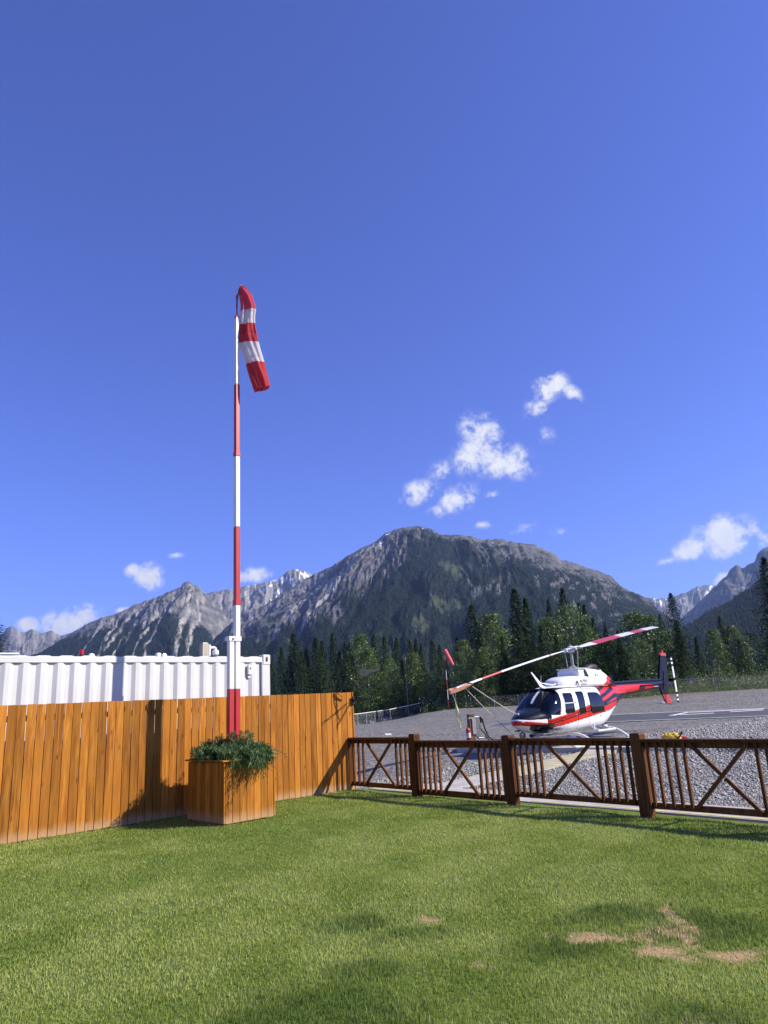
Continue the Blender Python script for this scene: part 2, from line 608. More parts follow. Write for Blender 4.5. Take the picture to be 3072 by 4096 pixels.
# ------------------------------------------------------------------ ground: gravel sheet out to the horizon
def gravel_material():
    m, t, p, L = new_mat('gravel_ground')
    tc = nd(t, 'ShaderNodeTexCoord'); v = tc.outputs['Object']
    def cells(sc):
        vo = nd(t, 'ShaderNodeTexVoronoi', feature='F1'); vo.inputs['Scale'].default_value = sc
        L(v, vo.inputs['Vector'])
        bw = nd(t, 'ShaderNodeSeparateColor'); L(vo.outputs['Color'], bw.inputs[0])
        return vo.outputs['Distance'], bw.outputs[0]
    d1, c1 = cells(17.0); d2, c2 = cells(5.5)
    col = mixc(t, ramp(t, c1, 0, 1), (.075, .073, .070), (.46, .445, .41))
    col = mixc(t, ramp(t, c2, .15, .9, 0, .35), col, (.33, .315, .28))
    big = noise(t, v, .22, 5, .6)
    col = mixc(t, ramp(t, big, .40, .66, 0, .5), col, (.34, .325, .29))
    trk = noise(t, mapping(t, v, (.10, 1.1, 1), rot=(0, 0, .5)), 1.0, 5, .6)
    col = mixc(t, ramp(t, trk, .50, .66, 0, .55), col, (.15, .145, .135))
    clod = noise(t, v, 2.6, 5, .75)
    col = mixc(t, ramp(t, clod, .46, .60, 0, .6), col, (.10, .098, .095))
    fine = noise(t, v, 60, 3, .7)
    col = mixc(t, ramp(t, fine, .38, .62, .4, 0), col, (.05, .05, .055))
    # rusty, earthy banks by the far fence
    at = nd(t, 'ShaderNodeAttribute', attribute_name='earth')
    col = mixc(t, at.outputs['Fac'], col, (.20, .14, .085))
    av = nd(t, 'ShaderNodeAttribute', attribute_name='veg')
    col = mixc(t, av.outputs['Fac'], col, (.06, .085, .03))
    L(col, p.inputs['Base Color'])
    p.inputs['Roughness'].default_value = .95
    p.inputs['Specular IOR Level'].default_value = .15
    hh = nd(t, 'ShaderNodeMath', operation='MULTIPLY_ADD'); L(d1, hh.inputs[0]); hh.inputs[1].default_value = -.6
    hx = nd(t, 'ShaderNodeMath', operation='MULTIPLY_ADD'); L(clod, hx.inputs[0]); hx.inputs[1].default_value = 1.6; L(d2, hx.inputs[2])
    L(hx.outputs[0], hh.inputs[2])
    L(bump(t, hh.outputs[0], 1.0, .06), p.inputs['Normal'])
    return m


def build_ground():
    rr = np.concatenate([[0.4, 2, 4], np.arange(6, 34, .16), np.geomspace(34, 130, 90)[1:], np.geomspace(130, 9000, 50)[1:]])
    th = np.concatenate([np.radians(np.arange(-42, 42, .45)), np.radians(np.arange(42, 318, 6))])
    T, Rr = np.meshgrid(th, rr)
    X = Rr * np.sin(T); Y = Rr * np.cos(T)
    Z = gz(X, Y)
    amp = .018 * sstep(7, 12, Rr) + .10 * sstep(55, 80, Rr) * (1 - sstep(120, 400, Rr))
    Z = Z + (fbm(X * .8, Y * .8, 4, 3) - .5) * amp
    # low gravel bank along the right-hand verge
    az = np.arctan2(X, Y)
    Z = Z - 40 * sstep(2500, 9000, Rr)
    earth = sstep(66, 80, Rr) * sstep(.22, .34, az) * sstep(.45, .6, fbm(X * .25, Y * .25, 4, 8)) * .8
    n, k = X.shape
    idx = np.arange(n * k).reshape(n, k)
    j2 = np.roll(idx, -1, axis=1)
    Fq = np.stack([idx[:-1], idx[1:], j2[1:], j2[:-1]], -1).reshape(-1, 4)
    me = mesh_np('gravel_ground', np.stack([X, Y, Z], -1).reshape(-1, 3), Fq[:, ::-1], True, {'earth': earth.ravel(), 'veg': (sstep(79, 86, Rr) * sstep(.16, .26, az) + sstep(97, 104, Rr)).clip(0, 1).ravel()})
    o = obj_me('gravel_ground', me, gravel_material())
    return tag(o, 'grey gravel apron stretching from the railing to the trees', kind='structure')


build_ground()

# the fitted edges of the concrete along the railing, in the yard frame
WZ = -0.055


def fit_edge(pts):
    q = np.array([to_ao(*on_z(px, py, WZ)[:2]) for px, py in pts])
    c1, c0 = np.polyfit(q[:, 1], q[:, 0], 1)
    return c0, c1


EN = fit_edge([(1425, 3153), (1640, 3166), (2150, 3208), (2566, 3242), (3072, 3285)])
EF = fit_edge([(1691, 3144), (1862, 3152), (2038, 3165), (2150, 3175), (2561, 3200), (3072, 3236)])

# railing frame
RP0 = F(6.36, 0.0); RP1 = F(6.0, 6.4)
RD = RP1 - RP0; RLEN = np.linalg.norm(RD); RD /= RLEN
RB = np.array([-RD[1], RD[0], 0])               # to the back of the railing
RYAW = math.atan2(RD[1], RD[0])


def rail_a(o):
    return 6.36 - .36 * o / 6.4


def lawn_material():
    m, t, p, L = new_mat('lawn_turf')
    tc = nd(t, 'ShaderNodeTexCoord'); v = tc.outputs['Object']
    n1 = noise(t, v, .9, 5, .6); n2 = noise(t, v, 42, 4, .7)
    col = mixc(t, ramp(t, n1, .35, .65), (.15, .22, .038), (.23, .30, .058))
    col = mixc(t, ramp(t, n2, .35, .68, .75, 0), col, (.07, .115, .022))
    at = nd(t, 'ShaderNodeAttribute', attribute_name='dry')
    col = mixc(t, at.outputs['Fac'], col, (.48, .33, .17))
    L(col, p.inputs['Base Color']); p.inputs['Roughness'].default_value = .95; p.inputs['Specular IOR Level'].default_value = .1
    L(bump(t, n2, .8, .03), p.inputs['Normal'])
    return m


DRY = []                                          # world x, y, half sizes along view-right and view-depth
for (px, py, hw, hh, s) in [(2385, 3722, 115, 17, 1), (2712, 3668, 26, 26, .9), (2735, 3735, 30, 30, .8), (2660, 3708, 42, 14, .8), (2640, 3788, 95, 20, 1), (2905, 3797, 150, 22, 1), (2580, 3725, 35, 22, .7),
                            (2690, 3640, 22, 28, .7), (1712, 3662, 34, 12, .8), (1915, 3842, 20, 12, .6), (1980, 3845, 26, 10, .6), (2200, 3725, 20, 10, .5), (2780, 4065, 60, 14, .35)]:
    c = on_z(px, py, 0); e = on_z(px + hw, py, 0); g = on_z(px, py - hh, 0)
    DRY.append((c[0], c[1], 1.25 * abs(np.linalg.norm(e - c)), 1.45 * abs(np.linalg.norm(g - c)), s))


def dryness(x, y):
    v = np.zeros_like(x)
    wx = (fbm(x * 4, y * 4, 4, 21) - .5) * .5; wy = (fbm(x * 4, y * 4, 4, 29) - .5) * .5
    for cx, cy, a, b, s in DRY:
        d = np.hypot((x - cx + wx * a) / a, (y - cy + wy * b * 1.6) / b)
        v = np.maximum(v, s * sstep(1.25, .45, d + (fbm(x * 9, y * 9, 4, 33) - .5) * 1.5))
    return v


LUSH = [(on_z(px, py, 0), r) for px, py, r in [(2480, 3640, .42), (2850, 3700, .50), (2280, 3760, .32), (1440, 3690, .34), (1610, 3720, .26), (1330, 4040, .5), (1050, 4080, .34), (2850, 4070, .32), (1480, 3860, .25)]]


def lushness(x, y):
    v = np.zeros_like(x)
    for c, r in LUSH:
        d = np.hypot((x - c[0]) / (r * 1.4), (y - c[1]) / r)
        v = np.maximum(v, sstep(1.1, .3, d + (fbm(x * 3, y * 3, 4, 41) - .5) * 1.1))
    return v


def lawn_z(x, y):
    return -.035 + (fbm(x * 1.3, y * 1.3, 3, 5) - .5) * .03


def build_lawn():
    o = np.concatenate([[0.012], np.linspace(.12, 13, 110), np.linspace(14, 30, 10)])
    a1 = np.linspace(0, 1, 150)
    O, T = np.meshgrid(o, a1)
    hi = EN[0] + EN[1] * O - .05
    lo = -8.0
    Aq = lo + (hi - lo) * T
    X = A0[0] + U[0] * Aq + N[0] * O; Y = A0[1] + U[1] * Aq + N[1] * O
    Z = lawn_z(X, Y) - .037 * sstep(.60, .10, hi - Aq)
    n, k = X.shape; idx = np.arange(n * k).reshape(n, k)
    Fq = np.stack([idx[:-1, :-1], idx[:-1, 1:], idx[1:, 1:], idx[1:, :-1]], -1).reshape(-1, 4)
    me = mesh_np('lawn', np.stack([X, Y, Z], -1).reshape(-1, 3), Fq, True, {'dry': dryness(X, Y).ravel() * .9})
    nrm = np.zeros(3); me.polygons[0].normal
    if me.polygons[0].normal.z < 0: me.flip_normals()
    ob = obj_me('lawn', me, lawn_material())
    tag(ob, 'mown green lawn with worn straw patches at right', kind='structure')


build_lawn()


def build_grass():
    rng = np.random.default_rng(5)
    n = 660000
    r = rng.uniform(3.5, 16.8, n); az = rng.uniform(R_(-37), R_(37), n)
    x = r * np.sin(az); y = r * np.cos(az)
    a, o = to_ao(x, y)
    edge = EN[0] + EN[1] * o - .13 + (fbm(x * 6, y * 6, 2, 2) - .5) * .16
    keep = (o > .0) & (a < edge)
    inpl = (a > 2.58) & (a < 3.5) & (o > .40) & (o < 1.58)
    keep &= ~inpl
    x, y, r, a, o, edge = (q[keep] for q in (x, y, r, a, o, edge))
    dry = dryness(x, y); lush = lushness(x, y)
    keep = rng.random(len(x)) > dry * .5
    x, y, r, a, o, edge, dry, lush = (q[keep] for q in (x, y, r, a, o, edge, dry, lush))
    n = len(x)
    # taller fringe where the mower does not reach
    fr = np.maximum(sstep(.10, .0, o), sstep(.10, .02, edge - a) * .5)
    fr = np.maximum(fr, ((a > 2.45) & (a < 3.64) & (o > .3) & (o < 1.70)) * .8)
    clump = fbm(x * 5, y * 5, 3, 9)
    h = rng.uniform(.015, .032, n) * (.75 + .5 * clump) * (1 - .45 * dry) * (1 + .55 * lush) * (1 + .8 * fr * rng.random(n)) * (.30 + .70 * sstep(.02, .38, edge - a))
    w = rng.uniform(.0015, .0029, n) * (r / 4) ** .85
    an = rng.uniform(0, 2 * math.pi, n)
    lean = rng.normal(0, .30, n) + .12
    la = rng.uniform(0, 2 * math.pi, n)
    lx = np.cos(la) * lean * h; ly = np.sin(la) * lean * h
    z0 = lawn_z(x, y) - .004 - .035 * sstep(.45, .0, edge - a)
    base = np.stack([x, y, z0], 1)
    side = np.stack([np.cos(an), np.sin(an), np.zeros(n)], 1)
    up = np.stack([lx, ly, h], 1)
    mid = np.stack([lx * .35, ly * .35, h * .55], 1)
    patch = fbm(x * .55, y * .55, 4, 14); patch2 = fbm(x * 2.2, y * 2.2, 3, 15)
    g1 = np.array([.200, .280, .048]); g2 = np.array([.385, .445, .100]); g3 = np.array([.54, .57, .25]); gd = np.array([.075, .145, .030])
    k = sstep(.30, .70, patch * .6 + patch2 * .4 + rng.normal(0, .10, n))[:, None]
    col = g1 * (1 - k) + g2 * k
    pale = (rng.random(n) < .12 + .42 * sstep(.46, .66, patch2 * .6 + patch * .4))[:, None]
    col = np.where(pale, col * .45 + g3 * .55, col)
    col = col * (1 - .62 * lush[:, None]) + gd * .62 * lush[:, None]
    straw = np.array([.74, .57, .35]) * rng.uniform(.55, 1.2, (n, 1))
    ds = (rng.random(n) < dry * .95)[:, None]
    col = np.where(ds, straw, col)
    col *= rng.uniform(.78, 1.22, (n, 1))
    near = r < 7.2
    bn = near.nonzero()[0]; bf = (~near).nonzero()[0]
    V1 = np.stack([base[bn] - side[bn] * w[bn, None], base[bn] + side[bn] * w[bn, None],
                   base[bn] + mid[bn] - side[bn] * w[bn, None] * .8, base[bn] + mid[bn] + side[bn] * w[bn, None] * .8,
                   base[bn] + up[bn]], 1).reshape(-1, 3)
    k1 = np.arange(len(bn))[:, None] * 5
    T1 = np.concatenate([k1 + [0, 1, 3], k1 + [0, 3, 2], k1 + [2, 3, 4]])
    V2 = np.stack([base[bf] - side[bf] * w[bf, None] * 1.2, base[bf] + side[bf] * w[bf, None] * 1.2, base[bf] + up[bf]], 1).reshape(-1, 3)
    k2 = len(V1) + np.arange(len(bf))[:, None] * 3
    T2 = k2 + [0, 1, 2]
    c1 = np.repeat(col[bn], 5, 0) * np.tile(np.array([.45, .45, .9, .9, 1.12]), len(bn))[:, None]
    c1 = np.repeat(col[bn], 5, 0)
    c2 = np.repeat(col[bf], 3, 0)
    me = mesh_np('grass', np.concatenate([V1, V2]), np.concatenate([T1, T2]), False, {'col': np.concatenate([c1, c2])})
    ob = obj_me('grass', me, attr_mat('grass_blades', rough=.5, spec=.3, trans=.45))
    tag(ob, 'short mown grass blades over the lawn', kind='stuff')


build_grass()


# ------------------------------------------------------------------ concrete walkway, path, strip and their lines
def ribbon(Lp, Rp, th):
    """paved ribbon between two edge polylines (n,3), th thick"""
    n = len(Lp)
    V = np.concatenate([Lp, Rp, Lp - [0, 0, th], Rp - [0, 0, th]])
    Fc = []
    for i in range(n - 1):
        Fc += [(i, n + i, n + i + 1, i + 1), (2 * n + i, 2 * n + i + 1, i + 1, i), (n + i, 3 * n + i, 3 * n + i + 1, n + i + 1)]
    Fc += [(0, 2 * n, 3 * n, n), (n - 1, 2 * n - 1, 4 * n - 1, 3 * n - 1)]
    return V, Fc


def sheet(Lp, Rp):
    n = len(Lp)
    return np.concatenate([Lp, Rp]), [(i, n + i, n + i + 1, i + 1) for i in range(n - 1)]


def build_concrete():
    # slab run along the foot of the railing, in separate bays
    os_ = np.array([-.0, 1.9, 4.1, 6.4, 8.6, 11.0, 13.2])
    w = thing('walkway', None, None)
    w['kind'] = 'structure'
    tag(w, 'pale concrete walkway along the foot of the railing')
    for i in range(len(os_) - 1):
        o1, o2 = os_[i] + .004, os_[i + 1] - .004
        Lp = np.array([F(EN[0] + EN[1] * o, o, WZ) for o in np.linspace(o1, o2, 5)])
        Rp = np.array([F(EF[0] + EF[1] * o, o, WZ) for o in np.linspace(o1, o2, 5)])
        V, Fc = ribbon(Lp, Rp, .10)
        b = MB(); b.add(V, Fc); b.build('slab', MAT['concrete'], w)
        if i != 1:
            Rp = Lp + U * .12
            V, Fc = sheet(Lp + U * .045 + [0, 0, .004], Rp + [0, 0, .004])
            b = MB(); b.add(V, Fc); b.build('yellow_line', MAT['yellow'], w)
    # path from the walkway to the landing area
    lp = [(1640, 3141), (1766, 3131), (1818, 3119), (1925, 3098), (2060, 3069), (2150, 3050), (2296, 3015), (2370, 2999), (2400, 2994)]
    rp = [(1800, 3155), (1836, 3150), (1925, 3131), (2060, 3103), (2200, 3072), (2382, 3023), (2475, 3007), (2528, 2998), (2548, 2993)]
    lp = np.array([ground_at(*q, .03) for q in lp]); rp = np.array([ground_at(*q, .03) for q in rp])

    def resample(p, n):
        s = np.concatenate([[0], np.cumsum(np.linalg.norm(np.diff(p, axis=0), axis=1))]); s /= s[-1]
        q = np.linspace(0, 1, n)
        return np.stack([np.interp(q, s, p[:, i]) for i in range(3)], 1)
    n = 41
    Lp = resample(lp, n); Rp = resample(rp, n)
    for P in (Lp, Rp):
        P[:, 2] = np.maximum(gz(P[:, 0], P[:, 1]), -.085) + .032
        P[-6:, 2] = np.linspace(P[-7, 2], UPZ + .004, 6)
    pth = thing('path', None, None); pth['kind'] = 'structure'
    tag(pth, 'concrete path with yellow hatching leading to the helicopter')
    for i in range(4):
        a, b_ = i * 10, i * 10 + 11
        V, Fc = ribbon(Lp[a:b_], Rp[a:b_], .08)
        m = MB(); m.add(V, Fc); m.build('slab', MAT['concrete'], pth)

    def at(s, q, dz=.005):
        f = s * (n - 1); i = min(int(f), n - 2); t = f - i
        l = Lp[i] * (1 - t) + Lp[i + 1] * t; r = Rp[i] * (1 - t) + Rp[i + 1] * t
        return l * (1 - q) + r * q + np.array([0, 0, dz])
    for q0, q1 in ((.0, .07), (.93, 1.0)):
        ss = np.linspace(.2, .99, 40)
        V, Fc = sheet(np.array([at(s, q0) for s in ss]), np.array([at(s, q1) for s in ss]))
        m = MB(); m.add(V, Fc); m.build('yellow_line', MAT['yellow'], pth)
    for s0 in np.linspace(.27, .80, 10):
        ss = np.linspace(0, 1, 6)
        V, Fc = sheet(np.array([at(s0 + .055 * q, .08 + .84 * q) for q in ss]), np.array([at(s0 + .022 + .055 * q, .08 + .84 * q) for q in ss]))
        m = MB(); m.add(V, Fc); m.build('hatch_stripe', MAT['yellow'], pth)
    # raised strip
    st = thing('landing_strip', None, None); st['kind'] = 'structure'
    tag(st, 'raised concrete strip at the edge of the landing area')
    for i in range(4):
        q0, q1 = i / 4 * SLEN + .004, (i + 1) / 4 * SLEN - .004
        Lp2 = np.array([S1 + SD * q0, S1 + SD * q1]); Rp2 = Lp2 + SN * 1.1
        Lp2[:, 2] = UPZ; Rp2[:, 2] = UPZ
        V, Fc = ribbon(Rp2, Lp2, .24)
        m = MB(); m.add(V, Fc); m.build('slab', MAT['concrete'], st)
    q0, q1 = SLEN * .34, SLEN * .995
    e = np.array([S1 + SD * q0, S1 + SD * q1]) + SN * .02 + [0, 0, .004]
    V, Fc = sheet(e + SN * .09, e)
    m = MB(); m.add(V, Fc); m.build('yellow_line', MAT['yellow'], st)


build_concrete()


def build_helipad():
    z = UPZ + .0
    pts = {k: on_z(*p, z) for k, p in dict(nl=(2440, 2888.5), nr=(3200, 2860), fl=(2440, 2864.5), fr=(3200, 2817)).items()}
    hp = thing('helipad', None, None); hp['kind'] = 'structure'
    tag(hp, 'dark asphalt landing pad with white border and letter')
    # square pad running on to the right and left
    e1 = pts['nr'] - pts['nl']; e1 /= np.linalg.norm(e1)
    c = pts['nl']; e2 = np.array([-e1[1], e1[0], 0])
    dep = abs((on_z(2600, 2852.5, z) - c) @ e2)
    x0, x1 = -4.0, 30.0

    def P(a, b, dz): return c + e1 * a + e2 * b + np.array([0, 0, dz])
    m = MB(); m.add(*ribbon(np.array([P(x0, dep, .01), P(x1, dep, .01)]), np.array([P(x0, 0, .01), P(x1, 0, .01)]), .3)); m.build('asphalt_sheet', MAT['asphalt'], hp)
    for a0, b0, a1, b1 in ((x0, 0, x1, .32), (x0, dep - .42, x1, dep), (x0, .33, x0 + .35, dep - .43)):
        m = MB(); m.add([P(a0, b0, .015), P(a1, b0, .015), P(a1, b1, .015), P(a0, b1, .015)], [(0, 1, 2, 3)]); m.build('white_line', MAT['wline'], hp)
    # the big letter H, lying along the pad
    def loc(px, py):
        q = on_z(px, py, z + .01) - c
        return q @ e1, q @ e2
    hh = [[(2672, 2863), (2700, 2862), (2760, 2849.5), (2745, 2848.5)], [(2745, 2849), (2760, 2850.5), (3060, 2837), (3055, 2835)],
          [(2715, 2859.5), (2720, 2861), (2860, 2854), (2852, 2852.5)], [(2915, 2848), (2925, 2849.5), (3055, 2842), (3050, 2840)]]
    for i, q in enumerate(hh):
        m = MB(); m.add([P(*loc(*s), .016 + .004 * i) for s in q], [(0, 1, 2, 3)]); m.build('letter_stroke', MAT['wline'], hp)


build_helipad()


def build_stones():
    rng = np.random.default_rng(3)
    n = 135000
    r = 11.0 + 31 * rng.random(n) ** 1.25; az = rng.uniform(R_(-9), R_(34), n)
    x = r * np.sin(az); y = r * np.cos(az); a, o = to_ao(x, y)
    keep = (a > EF[0] + EF[1] * o + .0) & (o > -1.0)
    strip = ((o > 1.95) & (o < 4.2) & (a > EN[0] + EN[1] * o - .03) & (a < EN[0] + EN[1] * o + .22))
    keep |= strip & (rng.random(n) < .8)
    # not on the path or strip
    sx = (x - S1[0]) * SD[0] + (y - S1[1]) * SD[1]; sn = (x - S1[0]) * SN[0] + (y - S1[1]) * SN[1]
    keep &= ~((sx > -.02) & (sx < SLEN + .02) & (sn > -.02) & (sn < 1.12))
    lp = [(1640, 3141), (1766, 3131), (1818, 3119), (1925, 3098), (2060, 3069), (2150, 3050), (2296, 3015), (2400, 2994)]
    rp = [(2548, 2993), (2475, 3007), (2382, 3023), (2200, 3072), (2060, 3103), (1925, 3131), (1836, 3150), (1700, 3160)]
    poly = np.array([ground_at(*q, .03)[:2] for q in lp + rp])
    ins = np.zeros(n, bool); j = len(poly) - 1
    for i in range(len(poly)):
        xi, yi = poly[i]; xj, yj = poly[j]
        c = ((yi > y) != (yj > y)) & (x < (xj - xi) * (y - yi) / (yj - yi + 1e-12) + xi)
        ins ^= c; j = i
    keep &= ~ins
    x, y, r = x[keep], y[keep], r[keep]; n = len(x)
    s = rng.lognormal(math.log(.0150), .36, n) * (r / 13) ** .55
    s = np.minimum(s, .07)
    O = np.array([[1, 0, 0], [-1, 0, 0], [0, 1, 0], [0, -1, 0], [0, 0, 1], [0, 0, -1.]])
    V = O[None] * s[:, None, None] * rng.uniform(.65, 1.35, (n, 6, 1))
    V[:, :, :2] += rng.normal(0, .22, (n, 6, 2)) * s[:, None, None]
    V[:, :, 2] *= .72
    an = rng.uniform(0, 6.28, n); ca, sa = np.cos(an), np.sin(an)
    vx = V[:, :, 0] * ca[:, None] - V[:, :, 1] * sa[:, None]; vy = V[:, :, 0] * sa[:, None] + V[:, :, 1] * ca[:, None]
    V[:, :, 0] = vx + x[:, None]; V[:, :, 1] = vy + y[:, None]
    V[:, :, 2] += (gz(x, y) + s * .25)[:, None]
    Ft = np.array([[0, 2, 4], [2, 1, 4], [1, 3, 4], [3, 0, 4], [2, 0, 5], [1, 2, 5], [3, 1, 5], [0, 3, 5]])
    T = (np.arange(n)[:, None, None] * 6 + Ft[None]).reshape(-1, 3)
    g = rng.beta(2.2, 2.0, n)[:, None] * .42 + .13
    col = g * np.array([1, .97, .90]) * (1 + rng.normal(0, .03, (n, 3)))
    me = mesh_np('gravel', V.reshape(-1, 3), T, False, {'col': np.repeat(np.clip(col, .03, .8), 6, 0)})
    o_ = obj_me('gravel', me, attr_mat('gravel_stones', rough=.9, spec=.2))
    tag(o_, 'loose grey stones lying behind the railing', kind='stuff')


build_stones()


# ------------------------------------------------------------------ board fence on the left
def build_fence():
    root = thing('board_fence', 'orange stained board fence running along the left of the lawn', 'fence', F(0, 0), YAW_U)
    BW, PITCH, TH, H = .1245, .1325, .019, 1.862
    m = MB(); m.box((0, TH / 2, H / 2), (BW, TH, H), b=.003)
    me = m.mesh('board', [MAT['fence']])
    nb = 59
    for i in range(nb):
        a = 6.445 - BW / 2 - i * PITCH
        o = obj_me('board', me, None, root, (a, random.uniform(-.0015, .002), -.022 + random.uniform(-.003, .003)))
        o.rotation_euler = (random.uniform(-.0015, .0015), random.uniform(-.0025, .0025), 0)
        o.scale = (random.uniform(.985, 1.02), 1, 1)
    for z in (1.645, .93, .22):
        m = MB(); m.beam((-1.4, TH + .0225, z), (6.40, TH + .0225, z), .038, .085)
        m.build('rail', MAT['fence'], root)
    for a in (-.6, 1.75, 4.1, 6.345):
        m = MB(); m.box((a, TH + .045 + .048, .88), (.088, .088, 1.86), b=.004); m.build('post', MAT['fence'], root)
    m = MB()
    m.box((6.468, .035, .775), (.042, .10, 1.59), b=.003); m.build('end_board', MAT['fence'], root)
    m = MB()
    m.box((6.468, .035, 1.7445), (.042, .10, .03), b=.002); m.build('end_block', MAT['fence'], root)
    m = MB()
    m.box((6.468, .035, 1.805), (.042, .10, .08), b=.002); m.build('end_block', MAT['fence'], root)
    return root


build_fence()


# ------------------------------------------------------------------ low railing with crossed braces
def build_railing():
    root = thing('garden_railing', 'low brown timber railing with X braces between lawn and gravel', 'railing', RP0, RYAW)
    mat = MAT['rail']
    secs = [  # x0, x1, cap z, sub-rail bottom, bottom rail z0, z1, balusters, X from, X to
        (.02, 1.865, .958, .842, .045, .128, [.117, .27, .42, 1.415, 1.546, 1.681, 1.80], .47, 1.36),
        (2.015, 4.08, .903, .782, -.012, .083, [2.07, 2.18, 2.305, 2.43, 2.557, 3.52, 3.645, 3.768, 3.89, 4.015], 2.61, 3.47),
        (4.23, 6.365, .942, .833, .072, .150, [4.29, 4.40, 4.53, 4.655, 4.78, 5.80, 5.92, 6.04, 6.16, 6.28], 4.84, 5.745),
        (6.515, 8.66, .926, .814, .055, .132, [6.575, 6.70, 6.83, 6.955, 7.08, 7.98, 8.10, 8.22, 8.345, 8.47], 7.13, 7.93),
        (8.81, 10.95, .926, .814, .055, .132, [8.87, 8.995, 9.12, 9.245, 9.37, 10.28, 10.40, 10.52, 10.645, 10.77], 9.42, 10.23),
    ]
    bal = {}
    for x0, x1, cz, sb, b0, b1, bx, xa, xb in secs:
        m = MB(); m.box(((x0 + x1) / 2, .0, cz - .019), (x1 - x0, .135, .038), b=.004); m.build('cap_rail', mat, root)
        m = MB(); m.box(((x0 + x1) / 2, .035, (cz - .038 + sb) / 2), (x1 - x0, .038, cz - .038 - sb), b=.002); m.build('upper_rail', mat, root)
        m = MB(); m.box(((x0 + x1) / 2, .035, (b0 + b1) / 2), (x1 - x0, .038, b1 - b0), b=.003); m.build('lower_rail', mat, root)
        top = cz - .039; bot = b0 + .02
        key = (round(top, 3), round(bot, 3))
        m = MB()
        w = .018
        V = [(-w, -w, bot + .030), (w, -w, bot), (w, w, bot + .012), (-w, w, bot + .045), (-w, -w, top), (w, -w, top), (w, w, top), (-w, w, top)]
        m.add(V, [(3, 2, 1, 0), (4, 5, 6, 7), (0, 1, 5, 4), (1, 2, 6, 5), (2, 3, 7, 6), (3, 0, 4, 7)])
        me = m.mesh('baluster', [mat])
        for x in bx:
            o = obj_me('baluster', me, None, root, (x + random.uniform(-.004, .004), -.0035, 0))
            o.rotation_euler = (0, random.uniform(-.004, .004), random.uniform(-.05, .05))
        m = MB(); m.beam((xa, -.004, bot + .02), (xb - .03, -.004, top - .005), .034, .044, (0, 1, 0) if 0 else (0, 0, 1)); m.build('brace', mat, root)
        # second brace halved over the first
        p = np.array([xa + .02, -.004, top - .005]); q = np.array([xb, -.004, bot + .02])
        mid = (p + q) / 2; g = (q - p) / np.linalg.norm(q - p) * .027
        m = MB(); m.beam(p, mid - g, .034, .044); m.beam(mid + g, q, .034, .044)
        m.build('brace', mat, root)
    for x, zt in ((1.94, 1.018), (4.155, .985), (6.44, 1.003), (8.735, 1.0), (11.025, 1.0)):
        m = MB()
        h = zt + .12
        m.box((0, 0, -.12 + (h - .02) / 2), (.148, .148, h - .02), b=.004)
        V = [(-.074, -.074, zt - .021), (.074, -.074, zt - .021), (.074, .074, zt - .021), (-.074, .074, zt - .021),
             (-.058, -.058, zt), (.058, -.058, zt), (.058, .058, zt), (-.058, .058, zt)]
        m.add(V, [(4, 5, 6, 7), (0, 1, 5, 4), (1, 2, 6, 5), (2, 3, 7, 6), (3, 0, 4, 7)])
        m.build('post', mat, root, loc=(x, .0, 0))
    m = MB(); m.box((.012 - .012, -.002, .5), (.034, .10, .9)); m.build('wall_post', mat, root)


build_railing()


# ------------------------------------------------------------------ planter
PA0, PA1, PO0, PO1, PH = 2.55, 3.45, .50, 1.60, .855


def build_planter():
    root = thing('planter', 'tall square planter of orange stained boards at the fence', 'planter', F((PA0 + PA1) / 2, (PO0 + PO1) / 2), YAW_U)
    hx, hy = (PA1 - PA0) / 2, (PO1 - PO0) / 2       # local x along U, local y = -o
    mat = MAT['planter']
    T = .019

    def face(n, length, mk):
        w = length / n
        m = MB(); m.box((0, 0, PH / 2), (w - .006, T, PH), b=.0025)
        me = m.mesh('board', [mat])
        for i in range(n):
            mk(me, -length / 2 + (i + .5) * w)

    def add(me, loc, rz):
        o = obj_me('board', me, None, root, (loc[0], loc[1], -.012 + random.uniform(-.004, .004)), rz)
    face(7, 2 * hx - .03, lambda me, s: add(me, (s + .012, -hy + T / 2, 0), 0))
    face(7, 2 * hx, lambda me, s: add(me, (s, hy - T / 2, 0), math.pi))
    face(8, 2 * hy - .05, lambda me, s: add(me, (-hx + T / 2, s, 0), -math.pi / 2))
    face(8, 2 * hy - .05, lambda me, s: add(me, (hx - T / 2, s, 0), math.pi / 2))
    for sx in (-1, 1):
        m = MB(); m.box((sx * (hx - .009), -hy + .006, PH / 2), (.022, .03, PH), b=.002); m.build('corner_trim', mat, root)
    # rim boards, mitred look: two long, two between
    for (c, s) in (((0, -hy - .005, PH + .012), (2 * hx + .07, .07, .024)), ((0, hy + .005, PH + .012), (2 * hx + .07, .07, .024)),
                   ((-hx + .0, 0, PH + .012), (.07, 2 * hy - .064, .024)), ((hx - .0, 0, PH + .012), (.07, 2 * hy - .064, .024))):
        m = MB(); m.box(c, s, b=.003); m.build('rim_board', mat, root)
    m = MB(); m.box((0, 0, .76), (2 * hx - .045, 2 * hy - .045, .06)); m.build('soil', MAT['soil'], root)
    return root


build_planter()


